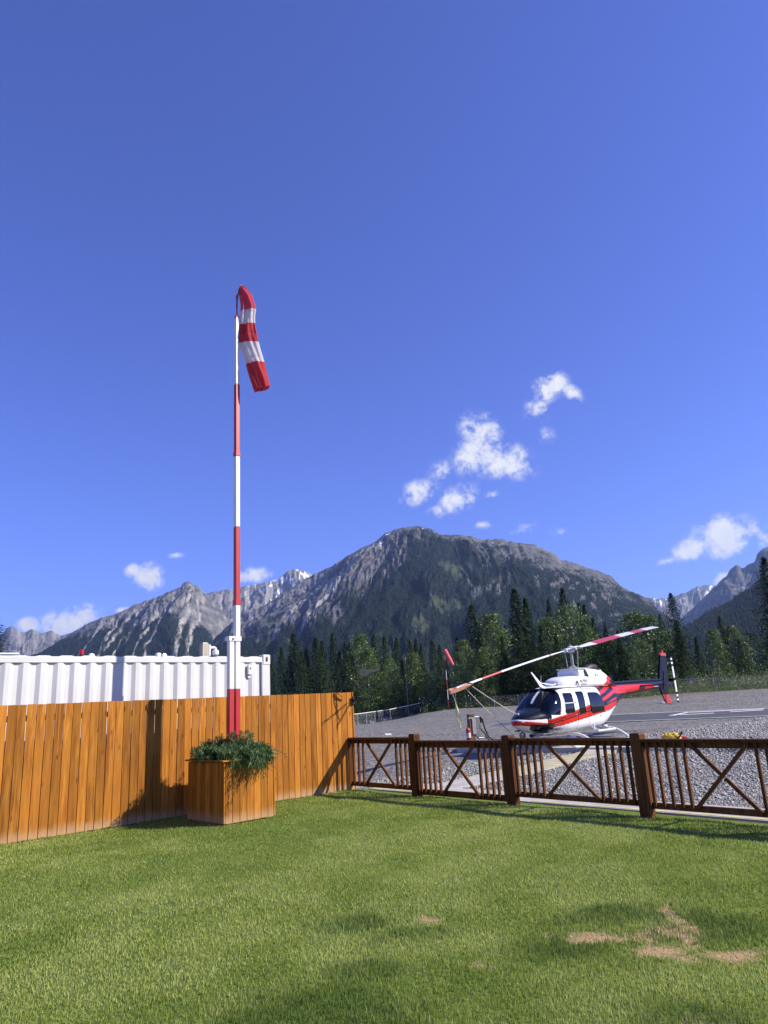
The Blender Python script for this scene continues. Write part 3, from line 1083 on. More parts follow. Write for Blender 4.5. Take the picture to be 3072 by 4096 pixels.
def plant_mesh(seed, nst, reach, height, droop_dir=None, leafl=(.055, .105), upright=False):
    """arching stems set with narrow leaves"""
    rng = np.random.default_rng(seed)
    V = []; T = []; C = []
    base = 0
    for s in range(nst):
        if upright:
            d = rng.normal(0, .10, 2); L = height * rng.uniform(.8, 1.0); drp = 0.05
        else:
            th = rng.uniform(0, 6.283)
            d = np.array([math.cos(th), math.sin(th)]) * rng.uniform(.15, 1.0)
            if droop_dir is not None and rng.random() < .6:
                d = np.array(droop_dir) * rng.uniform(.5, 1.15) + rng.normal(0, .28, 2)
            L = reach * rng.uniform(.65, 1.15); drp = rng.uniform(.35, 1.0)
        nseg = 9
        t = np.linspace(0, 1, nseg)
        x = d[0] * L * t; y = d[1] * L * t
        hor = np.hypot(*d)
        z = height * rng.uniform(.55, 1.05) * (1 - (1 - t) ** 2) - drp * L * hor * t ** 2.4 * (.9 if not upright else .1)
        x = x + rng.normal(0, .006, nseg).cumsum(); y = y + rng.normal(0, .006, nseg).cumsum()
        x -= x[0]; y -= y[0]
        x0, y0 = rng.normal(0, .06, 2)
        P = np.stack([x + x0, y + y0, z], 1)
        tone = rng.uniform(.75, 1.25)
        # stem as thin three-sided tube
        for i in range(nseg - 1):
            dd = P[i + 1] - P[i]; dd /= np.linalg.norm(dd) + 1e-9
            sd = np.cross(dd, [0.3, .2, .9]); sd /= np.linalg.norm(sd) + 1e-9
            V += [P[i] - sd * .0025, P[i] + sd * .0025, P[i + 1] + sd * .002, P[i + 1] - sd * .002]
            T += [(base, base + 1, base + 2), (base, base + 2, base + 3)]; base += 4
            C += [(.10, .11, .05)] * 4
        nl = int(46 * (L / .4) ** .7) if not upright else 44
        ang = rng.uniform(0, 6.28)
        for k in range(nl):
            tt = .12 + .88 * k / nl
            f = tt * (nseg - 1); i = min(int(f), nseg - 2); q = P[i] * (1 - (f - i)) + P[i + 1] * (f - i)
            dd = P[i + 1] - P[i]; dd /= np.linalg.norm(dd) + 1e-9
            ang += 2.4
            sd = np.cross(dd, [0, 0, 1.0]); sd /= np.linalg.norm(sd) + 1e-9; up = np.cross(sd, dd)
            out = sd * math.cos(ang) + up * math.sin(ang)
            ld = out * rng.uniform(.6, .95) + dd * rng.uniform(.35, .9); ld /= np.linalg.norm(ld)
            ll = rng.uniform(*leafl) * (1.15 - .45 * tt); ww = ll * rng.uniform(.065, .10)
            wd = np.cross(ld, out + rng.normal(0, .3, 3)); wd /= np.linalg.norm(wd) + 1e-9
            mid = q + ld * ll * .5 + np.array([0, 0, .004]); tip = q + ld * ll - np.array([0, 0, ll * .22])
            V += [q, mid - wd * ww, mid + wd * ww, tip]
            T += [(base, base + 1, base + 2), (base + 1, base + 3, base + 2)]; base += 4
            c = np.array([.068, .125, .036]) * tone * rng.uniform(.7, 1.35)
            if rng.random() < .12: c = np.array([.13, .19, .09])
            C += [tuple(c)] * 4
    return mesh_np('foliage', np.array(V), np.array(T), False, {'col': np.array(C)})


def build_plants():
    mat = attr_mat('planter_leaves', rough=.45, spec=.4, trans=.2)
    spots = [  # a, o, stems, reach, height, droop direction in local (x along U, y = -o), label
        (2.72, .70, 30, .26, .30, None, 'low dark bushy plant at the back left of the planter'),
        (2.70, .98, 36, .28, .28, (-.5, 0), 'bushy dark plant along the left edge of the planter'),
        (2.76, 1.36, 46, .28, .30, (-.1, -1), 'trailing plant spilling over the front left corner of the planter'),
        (2.98, 1.44, 60, .32, .26, (0, -1), 'long trailing plant hanging lowest over the planter front'),
        (3.18, 1.46, 60, .29, .28, (.0, -1), 'trailing plant over the middle of the planter front'),
        (3.22, 1.38, 40, .26, .27, (.0, -1), 'trailing plant at the front right corner of the planter'),
        (3.2, 1.02, 34, .22, .32, (.1, -.5), 'arching plant at the right side of the planter'),
        (3.04, 1.20, 36, .26, .44, None, 'tall dark tuft just in front of the red pole feet'),
        (2.92, .86, 34, .26, .40, None, 'dark tuft left of the red pole feet'),
        (3.2, .78, 30, .24, .32, None, 'low dark bushy plant at the back right of the planter'),
    ]
    for i, (a, o, ns, rch, h, dd, lab) in enumerate(spots):
        t = thing('trailing_plant', lab, 'plant', F(a, o, .79), YAW_U, 'trailing plants filling the planter')
        obj_me('foliage', plant_mesh(100 + i, int(ns * 1.9), rch * 1.12, h * 1.15, dd), mat, t)
    t = thing('upright_plant', 'single upright sprig standing above the other planter plants', 'plant', F(3.30, 1.15, .95), YAW_U)
    obj_me('foliage', plant_mesh(140, 1, .1, .46, None, (.06, .11), True), mat, t)


build_plants()


# ------------------------------------------------------------------ windsock mast and sock
MAST_A, MAST_O = 3.05, 1.06
PD = F(MAST_A, MAST_O)


def build_mast():
    root = thing('windsock_mast', 'tall square red and white mast rising out of the planter', 'mast', PD, YAW_U)
    W, Rm = MAT['white'], MAT['red']
    x1, x2 = -.066, .052
    def seg(name, x, z0, z1, s, mat):
        m = MB(); m.box((x, 0, (z0 + z1) / 2), (s, s, z1 - z0), b=.006); return m.build(name, mat, root)
    seg('lower_post', x1, .70, 1.93, .088, Rm)
    seg('lower_post', x1, 1.931, 2.76, .088, W)
    seg('mast_section', x2, .70, 1.93, .088, Rm)
    seg('mast_section', x2, 1.931, 3.31, .088, W)
    seg('mast_section', x2, 3.311, 4.67, .086, Rm)
    seg('mast_section', x2, 4.671, 5.97, .084, W)
    seg('mast_section', x2, 5.971, 7.37, .080, Rm)
    seg('mast_section', x2, 7.371, 8.74, .078, W)
    for z, s, mt in ((3.35, .104, Rm), (6.015, .098, Rm)):
        c = seg('collar', x2, z - .045, z + .045, s, mt)
    # clamp strap near the top of the short post
    m = MB()
    for (cc, ss) in (((-.007, -.051, 2.745), (.232, .012, .075)), ((-.007, .051, 2.745), (.232, .012, .075)), ((x1 - .051, 0, 2.745), (.012, .088, .075)), ((x2 + .051, 0, 2.745), (.012, .088, .075))):
        m.box(cc, ss)
    cl = m.build('clamp', W, root)
    m = MB(); m.lathe([(.018, 0), (.018, .012), (.008, .014), (.008, .03)], (x1 + .02, -.057, 2.745), 8, [[1, 0, 0], [0, 0, -1], [0, 1, 0]]); m.build('bolt', MAT['steel'], cl)
    m = MB()
    V = [(-.039, -.039), (.039, -.039), (.039, .039), (-.039, .039)]
    m.add([(x2 + a, b, 8.741) for a, b in V] + [(x2 + a * .3, b * .3, 8.83) for a, b in V], [(0, 1, 5, 4), (1, 2, 6, 5), (2, 3, 7, 6), (3, 0, 4, 7), (4, 5, 6, 7)])
    m.build('mast_cap', Rm, root)
    m = MB(); m.lathe([(.013, 8.82), (.013, 8.98), (.02, 8.985), (.02, 9.01), (.016, 9.02), (.016, 9.16), (.022, 9.165), (.022, 9.19), (.012, 9.23), (.004, 9.26)], (x2, 0, 0), 8); m.build('spindle', plain('pink_red_paint', (.36, .05, .06), .5), root)


build_mast()


def build_sock():
    """limp windsock hanging from a hoop at the mast head, down and to the right"""
    head = PD + U * .052 + np.array([0, 0, 9.1])
    fwd = M3 @ np.array([0, 0, 1.0]); fwd[2] = 0; fwd /= np.linalg.norm(fwd)
    dep = (head - CAMP) @ fwd + .02
    crop = lambda X, Y: (850 + X / 3.687, 1100 + Y / 3.687)

    def w(X, Y):
        d = ray(*crop(X, Y)); return CAMP + d * (dep / (d @ fwd))
    rows = [  # left edge and right edge of the sock, top to bottom (crop pixels)
        ((384, 215), (420, 150)), ((386, 262), (470, 165)), ((392, 318), (530, 225)), ((402, 370), (590, 300)), ((414, 430), (612, 390)), ((414, 500), (640, 450)),
        ((408, 560), (640, 530)), ((405, 620), (628, 585)), ((398, 690), (626, 650)), ((386, 760), (632, 735)), ((372, 830), (642, 800)), ((367, 905), (657, 870)),
        ((372, 975), (676, 950)), ((388, 1060), (696, 1040)), ((425, 1130), (714, 1110)), ((455, 1220), (740, 1190)), ((482, 1300), (762, 1265)), ((512, 1400), (784, 1345)),
        ((530, 1470), (802, 1430)), ((556, 1550), (822, 1510)), ((590, 1640), (842, 1590)), ((622, 1722), (850, 1640))]
    nr = len(rows)
    # resample rows
    Lr = np.array([w(*a) for a, b in rows]); Rr = np.array([w(*b) for a, b in rows])
    q = np.linspace(0, nr - 1, 90)
    Lr = np.stack([np.interp(q, range(nr), Lr[:, i]) for i in range(3)], 1); Rr = np.stack([np.interp(q, range(nr), Rr[:, i]) for i in range(3)], 1)
    for _ in range(3):
        Lr[1:-1] = (Lr[:-2] + 2 * Lr[1:-1] + Lr[2:]) / 4; Rr[1:-1] = (Rr[:-2] + 2 * Rr[1:-1] + Rr[2:]) / 4
    K = 64
    V = np.zeros((90, K, 3))
    for i in range(90):
        c = (Lr[i] + Rr[i]) / 2; e = (Rr[i] - Lr[i]) / 2; h = np.linalg.norm(e)
        t = i / 89.0
        flat = .55 - .25 * math.sin(math.pi * min(1, t * 1.15))
        for k in range(K):
            an = 2 * math.pi * k / K
            f = .5 + .5 * math.cos(an)
            s = math.cos(an)
            fold = .020 * math.sin(an * 5 + 2.2 * math.sin(t * 7) + t * 3) * (1 - .5 * t) + .010 * math.sin(an * 11 + t * 9) \
                + .05 * (float(fbm(an * 2.2 + 10, t * 5, 4, 77)) - .5)
            if .42 < t < .52: fold += .014 * math.sin(t * 300 + an * 2) * math.sin((t - .42) / .10 * math.pi)
            for tb in (.115, .30, .515, .735):
                fold -= .012 * math.exp(-((t - tb) / .012) ** 2)
            V[i, k] = c + e * s * (1 + fold * .3) + fwd * (-math.sin(an) * (h * flat + fold) * (1 if math.sin(an) > 0 else .9))
        if i > 84: V[i, :, 2] += (np.abs(np.cos(np.linspace(0, 2 * math.pi, K) * 1.5)) * .03 - .02)
    V = V.reshape(-1, 3)
    bands = [(0, .265, 'pink'), (.265, .42, 'white'), (.42, .60, 'red'), (.60, .775, 'white'), (.775, 1.0, 'red')]
    root = thing('windsock', 'limp red and white banded windsock hanging at the mast head', 'windsock', head)
    mats = {}
    for nm, c in (('pink', (.66, .10, .15)), ('red', (.60, .065, .085)), ('white', (.78, .73, .75))):
        m, t, p, L = new_mat('sock_' + nm)
        tc = nd(t, 'ShaderNodeTexCoord')
        n = noise(t, tc.outputs['Object'], 9, 4, .6)
        col = mixc(t, ramp(t, n, .35, .7, 0, .25), c, tuple(x * .7 for x in c))
        L(col, p.inputs['Base Color']); p.inputs['Roughness'].default_value = .75; p.inputs['Specular IOR Level'].default_value = .2
        L(bump(t, noise(t, tc.outputs['Object'], 22, 5, .6), .4, .02), p.inputs['Normal'])
        tr = nd(t, 'ShaderNodeBsdfTranslucent'); L(col, tr.inputs[0])
        mx = nd(t, 'ShaderNodeMixShader'); mx.inputs[0].default_value = .45
        L(p.outputs[0], mx.inputs[1]); L(tr.outputs[0], mx.inputs[2]); L(mx.outputs[0], t.nodes['Material Output'].inputs[0])
        mats[nm] = m
    for a, b, nm in bands:
        i0, i1 = int(round(a * 89)), int(round(b * 89))
        # the seams dip to the left as the sock hangs
        idx = np.arange(90 * K).reshape(90, K)
        rows_ = idx[i0:i1 + 1]
        Fq = np.stack([rows_[:-1], rows_[1:], np.roll(rows_[1:], -1, 1), np.roll(rows_[:-1], -1, 1)], -1).reshape(-1, 4)
        used = np.unique(Fq); mp = -np.ones(90 * K, int); mp[used] = np.arange(len(used))
        me = mesh_np('sock_band', V[used] - head, mp[Fq], True)
        obj_me('sock_band', me, mats[nm], root)
    # hoop and its stays
    hoop = (V.reshape(90, K, 3)[1] - head)
    m = MB(); m.tube(list(hoop) + [hoop[0]], .006, 6, False); m.build('hoop', MAT['steel'], root)
    m = MB()
    p1 = np.array([.0, 0, .06]); p2 = np.array([.0, 0, -.10])
    m.tube([p1, hoop[30]], .005, 5); m.tube([p2, hoop[34]], .005, 5); m.tube([p2 + [0, 0, -.02], hoop[22]], .005, 5)
    m.build('stay_rod', MAT['steel'], root)


build_sock()


# ------------------------------------------------------------------ white container behind the fence
def build_container():
    D0 = .55
    root = thing('shipping_container', 'white corrugated steel container standing behind the board fence', 'container', F(4.84, -D0), YAW_U)
    # local x runs back along the fence (negative), y away from the lawn
    L = 6.06; W = 2.44; zt = 2.585; zb = .12
    P = .2583; off = .0
    # trapezoid corrugation along the long side
    xs = []; x = -.20
    m = MB(); prof = []
    x = -.205
    prof.append((x, .036))
    k = 0
    x0 = -.418 + .0      # left edge of the last outer flat measured at a = 4.422
    start = 4.422 - 4.84
    i = 0
    q = []
    while True:
        s = start + .2583 - i * P
        # one period going left: outer flat, slope in, inner flat, slope out
        q += [(s + .0, .004), (s - .072 + .0, .004)] if False else []
        i += 1
        if i > 24: break
    seq = [(-.205, .040)]
    for i in range(0, 23):
        s = start + P - i * P                      # left edge of an outer flat
        pts = [(s + .068, .004), (s, .004), (s - .062, .040), (s - .128, .040)]
        for a, b in pts:
            if a < seq[-1][0] - .001 and a > -L + .2: seq.append((a, b))
    seq.append((-L + .2, .040))
    V = [(a, b, zb + .14) for a, b in seq] + [(a, b, zt - .10) for a, b in seq]
    n = len(seq)
    m.add(V, [(j + 1, j, n + j, n + j + 1) for j in range(n - 1)])
    Wm = plain('container_white', (.62, .62, .605), .42, var=.13, sc=.9)
    m.build('corrugated_side', Wm, root)
    m = MB(); m.box((-L / 2, .035, zt - .05), (L - .32, .075, .10), b=.006); m.build('top_rail', Wm, root)
    m = MB(); m.box((-L / 2, .04, zb + .07), (L - .32, .08, .14), b=.006); m.build('bottom_rail', Wm, root)
    for x in (-.10, -L + .10):
        m = MB(); m.box((x, .055, (zt + zb) / 2), (.19, .13, zt - zb - .16), b=.008); m.build('corner_post', Wm, root)
        for z in (zt - .05, zb - .0):
            m = MB(); m.box((x + (.012 if x > -1 else -.012), .06, z), (.178, .162, .20 if z > 1 else .13), b=.014)
            cst = m.build('corner_casting', Wm, root)
            m = MB(); m.lathe([(.036, 0), (.036, .004), (.022, .006)], (x + .012, -.024, z + .01), 12, [[.7, 0, 0], [0, 0, -1], [0, 1.4, 0]]); m.build('casting_hole', MAT['rust'], cst)
    # ends, back and roof with its pressed ribs
    m = MB(); m.box((-.012, W / 2 + .06, (zt + zb) / 2), (.02, W - .13, zt - zb - .16)); m.build('door_end', Wm, root)
    m = MB()
    for z in (.55, 1.2, 1.85, 2.30): m.box((.005, .06, z), (.02, .05, .085), b=.004)
    m.build('door_hinge', Wm, root)
    m = MB(); m.box((-L + .012, W / 2 + .06, (zt + zb) / 2), (.02, W - .13, zt - zb - .16)); m.build('end_wall', Wm, root)
    m = MB(); m.box((-L / 2, W + .04, (zt + zb) / 2), (L - .04, .02, zt - zb - .06)); m.build('back_wall', Wm, root)
    m = MB(); m.box((-L / 2, W / 2, zt - .03), (L - .3, W - .04, .02)); m.build('roof_panel', Wm, root)
    for i in range(16):
        x = -.35 - i * .355
        m = MB(); y0, y1 = .02, W - .05; a, b = .075, .13
        m.add([(x - b, y0, zt - .0), (x + b, y0, zt), (x + a, y0, zt + .016), (x - a, y0, zt + .016), (x - b, y1, zt), (x + b, y1, zt), (x + a, y1, zt + .016), (x - a, y1, zt + .016)],
              [(0, 1, 2, 3), (7, 6, 5, 4), (3, 2, 6, 7), (1, 5, 6, 2), (0, 3, 7, 4)])
        m.build('roof_rib', Wm, root)
    # vent box near the right end
    m = MB(); m.box((-.475, -.004, 2.345), (.085, .045, .19), b=.008); v = m.build('vent_box', Wm, root)
    m = MB(); m.lathe([(.016, 0), (.016, .004)], (-.468, -.0268, 2.37), 10, [[1, 0, 0], [0, 0, -1], [0, 1, 0]]); m.build('vent_hole', MAT['black'], v)
    m = MB(); m.box((-.475, .010, 2.215), (.06, .010, .05), b=.002); m.build('bracket', Wm, root)
    m = MB(); m.lathe([(.014, 0), (.014, .006), (.006, .008)], (-.83, -.0, 2.335), 8, [[1, 0, 0], [0, 0, -1], [0, 1, 0]]); m.build('bolt', MAT['steel'], root)


build_container()


def dist_point(px, py, z):
    """point with height z on the sight line"""
    return on_z(px, py, z)


def build_yard_bits():
    # a second white box, further back at the left edge of the picture
    yaw = YAW_U
    e = F(0, -4.6); d = ray(70, 2612); q = CAMP + d * (((e - CAMP) @ N) / (d @ N))
    root = thing('storage_box', 'second white steel box standing behind the corrugated container', 'container', (q[0], q[1], 0), yaw)
    zt = q[2]
    m = MB(); m.box((-3.0, 1.2, zt / 2), (6.0, 2.4, zt - .04), b=.02); m.build('body', MAT['white'], root)
    m = MB(); m.box((-3.0, 1.2, zt - .015), (6.06, 2.46, .035), b=.008); m.build('lid', MAT['white'], root)
    # red beacon, small dome and low post seen over the container roof: they stand behind it
    def behind(px, py, off):
        p = F(0, -off); d = ray(px, py)
        t = ((p - CAMP) @ N) / (d @ N)
        return CAMP + d * t
    b = behind(325, 2632, .80)
    root = thing('beacon', 'small red beacon lamp on the container roof', 'beacon', (b[0], b[1], 2.59))
    m = MB(); m.lathe([(.05, .0), (.05, .02), (.035, .025), (.035, .05)], n=14); m.build('base', MAT['black'], root)
    m = MB(); m.lathe([(.036, .05), (.038, .09), (.035, .118), (.02, .128)], n=14); m.build('lens', plain('red_lens', (.5, .008, .015), .2), root)
    b = behind(365, 2630, .80)
    root = thing('roof_dome', 'small white dome on the container roof beside the beacon', 'vent', (b[0], b[1], 2.60))
    m = MB(); m.lathe([(.06, 0), (.058, .02), (.04, .05), (.012, .06)], n=14); m.build('cover', MAT['white'], root, True)
    # low white post with a floodlight
    b = behind(632, 2630, 3.4)
    root = thing('floodlight_post', 'short white painted post with a small floodlight above the container', 'post', (b[0], b[1], 0), yaw)
    zt = CAMP[2] + (behind(632, 2612, 3.4) - CAMP)[2]
    m = MB(); m.box((0, 0, zt / 2), (.11, .11, zt), b=.02); m.build('post', MAT['white'], root)
    m = MB(); m.lathe([(.02, 0), (.045, .03), (.05, .09), (.045, .092)], (.07, -.09, zt - .09), 12, [[1, 0, 0], [0, .3, -.95], [0, .95, .3]]); m.build('lamp_head', MAT['white'], root)
    # timber post with a dome camera on an arm
    b = behind(816, 2620, 3.2)
    zt = (behind(816, 2570, 3.2))[2]
    root = thing('camera_post', 'weathered timber post with a white dome camera on an arm', 'post', (b[0], b[1], 0), yaw)
    m = MB(); m.box((0, 0, zt / 2 - .02), (.155, .155, zt - .04), b=.006)
    m.add([(-.0775, -.0775, zt - .04), (.0775, -.0775, zt - .04), (.0775, .0775, zt - .04), (-.0775, .0775, zt - .04), (-.05, -.05, zt), (.05, -.05, zt), (.05, .05, zt), (-.05, .05, zt)],
          [(4, 5, 6, 7), (0, 1, 5, 4), (1, 2, 6, 5), (2, 3, 7, 6), (3, 0, 4, 7)])
    m.build('post', MAT['oldwood'], root)
    cam_r = thing('security_camera', 'white dome security camera on the timber post', 'camera', (b[0], b[1], 0), yaw)
    m = MB(); m.box((.105, -.02, zt - .18), (.05, .12, .26), b=.01); m.build('back_box', MAT['white'], cam_r)
    m = MB(); m.tube([(.13, -.02, zt - .12), (.24, -.02, zt - .11), (.275, -.02, zt - .125), (.28, -.02, zt - .18)], .03, 8); m.build('arm', MAT['white'], cam_r, True)
    m = MB(); m.lathe([(.04, .06), (.072, .04), (.075, -.05), (.066, -.055)], (.28, -.02, zt - .22), 16); m.build('housing', MAT['white'], cam_r, True)
    m = MB(); m.lathe([(.06, 0), (.056, -.03), (.035, -.055), (.01, -.063)], (.28, -.02, zt - .276), 16); m.build('dome', plain('smoked_dome', (.25, .27, .30), .1), cam_r, True)


build_yard_bits()


# ------------------------------------------------------------------ weather vane on the fence end
def text_mesh(body, size, depth, name='lettering', shear=0.0):
    cu = bpy.data.curves.new(name, 'FONT')
    cu.body = body; cu.size = size; cu.extrude = depth; cu.align_x = 'CENTER'; cu.align_y = 'CENTER'; cu.shear = shear
    cu.resolution_u = 2
    tmp = bpy.data.objects.new('lettering', cu)
    COL.objects.link(tmp)
    dg = bpy.context.evaluated_depsgraph_get()
    me = bpy.data.meshes.new_from_object(tmp.evaluated_get(dg))
    bpy.data.objects.remove(tmp)
    me.name = name
    return me


def build_vane():
    base = F(6.455, .03, 0)
    root = thing('weather_vane', 'black iron weather vane with a helicopter silhouette on the fence end', 'weather vane', base, math.atan2(N[1], N[0]))
    bk = MAT['black']
    L = .485
    m = MB(); m.box((.012, .0, 1.675), (.012, .07, .15)); m.box((.03, 0, 1.675), (.03, .04, .07)); m.build('bracket', bk, root)
    m = MB(); m.box((L / 2 + .02, 0, 1.675), (L, .018, .022)); m.build('arm', bk, root)
    m = MB(); m.tube([(L, 0, 1.60), (L, 0, 1.93)], .011, 8); m.build('rod', bk, root)
    m = MB(); m.lathe([(.012, 1.90), (.034, 1.915), (.04, 1.94), (.03, 1.965), (.012, 1.985)], (L, 0, 0), 12); m.build('hub', bk, root)
    m = MB(); m.tube([(L, 0, 1.98), (L, 0, 2.13)], .016, 8); m.build('spindle', bk, root)
    # cross arms with letters; turned towards the view
    yaw0 = -RYAW - .1 if False else 0.85
    fnt = {}
    for i, ch in enumerate('ESWN'):
        an = yaw0 + i * math.pi / 2
        d = np.array([math.cos(an), math.sin(an), 0]); c = np.array([L, 0, 1.94])
        m = MB(); m.tube([c + d * .03, c + d * .14 + [0, 0, .018], c + d * .235], .007, 6); m.tube([c + d * .03, c + d * .14 - [0, 0, .018], c + d * .235], .007, 6)
        a = m.build('direction_arm', bk, root)
        me = text_mesh(ch, .12, .004, 'letter'); me.materials.append(bk)
        o = obj_me('letter', me, None, a, tuple(c + d * .275))
        o.rotation_euler = (math.pi / 2, 0, an if math.cos(an + math.atan2(N[1], N[0])) > 0 else an + math.pi)
    # helicopter plate, nose to the left as seen
    pl = [(-.20, .02), (-.195, .07), (-.15, .115), (-.06, .125), (.0, .12), (.06, .10), (.30, .115), (.36, .16), (.385, .155), (.36, .09), (.33, .07), (.10, .02), (.03, -.03), (-.10, -.045), (-.17, -.03)]
    rx = math.atan2(M3[1, 0], M3[0, 0])
    an = R_(18) - math.atan2(N[1], N[0])
    ex = np.array([math.cos(an), math.sin(an), 0]); ez = np.array([0, 0, 1.0]); ey = np.cross(ez, ex)
    c = np.array([L, 0, 2.17])
    m = MB(); m.prism([(a * .74 - .02, b * .8) for a, b in pl], c, ex, ez, ey, .006); plate = m.build('silhouette', plain('grey_plate', (.05, .05, .053), .6), root)
    m = MB(); m.prism([(-.30, .15), (.27, .165), (.27, .173), (-.30, .158)], c, ex, ez, ey, .006); m.prism([(-.03, .09), (-.01, .09), (-.01, .155), (-.03, .155)], c, ex, ez, ey, .005); m.build('rotor', bk, plate)
    m = MB()
    for q in (-.15, -.10, -.055): m.prism([(q - .010, .03), (q + .010, .03), (q + .010, .055), (q - .010, .055)], c - ey * .0, ex, ez, ey, .0085)
    m.build('window_mark', bk, plate)
    m = MB(); m.prism([(-.16, -.085), (.06, -.085), (.06, -.075), (-.16, -.075)], c, ex, ez, ey, .006); m.prism([(-.11, -.08), (-.10, -.08), (-.09, -.04), (-.10, -.04)], c, ex, ez, ey, .005); m.prism([(.0, -.08), (.01, -.08), (.0, -.03), (-.01, -.03)], c, ex, ez, ey, .005)
    m.build('skid', bk, plate)


build_vane()


# ------------------------------------------------------------------ helicopter
ZO = .246                                         # skid bottoms in the drawing frame
HO = np.array([5.53378305, 22.42318995, -.09585224])
HH = -2.33023616
HX = np.array([math.cos(HH), math.sin(HH), 0]); HY = np.array([-math.sin(HH), math.cos(HH), 0])


def hw(L):
    """drawing frame of the helicopter (x nose, y left, z up) to world"""
    return HO + HX * L[0] + HY * L[1] + np.array([0, 0, L[2]])


def catmull(xs, ys, x):
    xs = np.array(xs, float); ys = np.array(ys, float)
    o = np.argsort(xs); xs, ys = xs[o], ys[o]
    d = np.diff(ys) / np.diff(xs)
    m = np.zeros(len(xs)); m[1:-1] = np.where(d[:-1] * d[1:] > 0, 2 * d[:-1] * d[1:] / (d[:-1] + d[1:] + 1e-12), 0); m[0] = d[0]; m[-1] = d[-1]
    i = np.clip(np.searchsorted(xs, x) - 1, 0, len(xs) - 2)
    h = xs[i + 1] - xs[i]; t = (x - xs[i]) / h
    return (2 * t**3 - 3 * t**2 + 1) * ys[i] + (t**3 - 2 * t**2 + t) * h * m[i] + (-2 * t**3 + 3 * t**2) * ys[i + 1] + (t**3 - t**2) * h * m[i + 1]


ST = np.array([  # x, z bottom, z top, half width, squareness
    (3.38, .975, 1.01, .03, 2.0), (3.36, .93, 1.055, .10, 2.0), (3.30, .885, 1.11, .175, 2.0), (3.2, .84, 1.17, .255, 2.1), (3.05, .79, 1.225, .345, 2.2), (2.85, .735, 1.28, .44, 2.4),
    (2.62, .685, 1.345, .54, 2.6), (2.5, .67, 1.46, .605, 2.7), (2.35, .655, 1.59, .63, 2.8), (2.2, .645, 1.695, .648, 2.95), (2.0, .635, 1.80, .664, 3.2), (1.8, .625, 1.865, .672, 3.5),
    (1.5, .615, 1.905, .677, 3.8), (1.0, .612, 1.92, .678, 3.8), (0, .615, 1.92, .678, 3.8), (-.3, .625, 1.92, .672, 3.6), (-.6, .665, 1.91, .65, 3.2), (-1.0, .775, 1.90, .585, 2.8),
    (-1.4, .93, 1.90, .50, 2.5), (-1.8, 1.09, 1.905, .415, 2.3), (-2.3, 1.29, 1.91, .31, 2.1), (-2.85, 1.455, 1.915, .235, 2.0)])


def hull(x):
    return tuple(catmull(ST[:, 0], ST[:, i], x) for i in range(1, 5))


def hull_point(x, an):
    zb, zt, w, n = hull(x)
    c = (zb + zt) / 2; h = (zt - zb) / 2
    ca, sa = np.cos(an), np.sin(an)
    y = w * np.sign(ca) * np.abs(ca) ** (2 / n)
    z = c + h * np.sign(sa) * np.abs(sa) ** (2 / n)
    # tumblehome: sides lean in towards the roof
    y = y * (1 - .10 * np.clip((z - 1.25) / .6, 0, 1) ** 1.5)
    return y, z


def hull_y(x, z):
    """half breadth of the hull side at (x, z)"""
    zb, zt, w, n = hull(np.array([float(x)]))
    c = (zb + zt) / 2; h = (zt - zb) / 2
    s = np.clip(np.abs((z - c) / h), 0, .999)
    y = w * (1 - s ** n) ** (1 / n)
    return float((y * (1 - .10 * np.clip((z - 1.25) / .6, 0, 1) ** 1.5))[0])


BLK = np.array([.004, .004, .006]); RED = np.array([.56, .024, .012]); WHT = np.array([.80, .80, .80]); NVY = np.array([.005, .006, .013])


def in_poly(px, py, poly):
    ins = np.zeros(px.shape, bool); j = len(poly) - 1
    for i in range(len(poly)):
        xi, yi = poly[i]; xj, yj = poly[j]
        ins ^= ((yi > py) != (yj > py)) & (px < (xj - xi) * (py - yi) / (yj - yi + 1e-12) + xi)
        j = i
    return ins


def rounded(poly, r=.05, n=4):
    P = [np.array(p, float) for p in poly]; out = []
    for i in range(len(P)):
        a, b, c = P[i - 1], P[i], P[(i + 1) % len(P)]
        u = (a - b) / np.linalg.norm(a - b); v = (c - b) / np.linalg.norm(c - b)
        s, e = b + u * r, b + v * r
        for k in range(n + 1):
            t = k / n
            out.append(tuple((1 - t) ** 2 * s + 2 * t * (1 - t) * b + t * t * e))
    return out


W_FRONT = rounded([(1.80, 1.69), (1.345, 1.69), (1.36, 1.15), (1.875, 1.15)], .07)
W_MID = rounded([(1.115, 1.715), (.70, 1.715), (.755, 1.10), (1.12, 1.10)], .06)
W_REAR = rounded([(.455, 1.68), (-.16, 1.66), (-.33, 1.50), (-.37, 1.12), (.44, 1.10)], .10)
D_FRONT = rounded([(1.93, 1.83), (1.24, 1.84), (1.24, .70), (2.08, .70), (2.08, 1.10)], .05)
D_MID = rounded([(1.21, 1.84), (.585, 1.84), (.585, .70), (1.21, .70)], .04)
D_REAR = rounded([(.56, 1.84), (-.42, 1.84), (-.42, .72), (.56, .72)], .06)
CHIN = rounded([(2.36, .90), (2.36, .70), (2.75, .715), (3.02, .80), (3.12, .92)], .06)


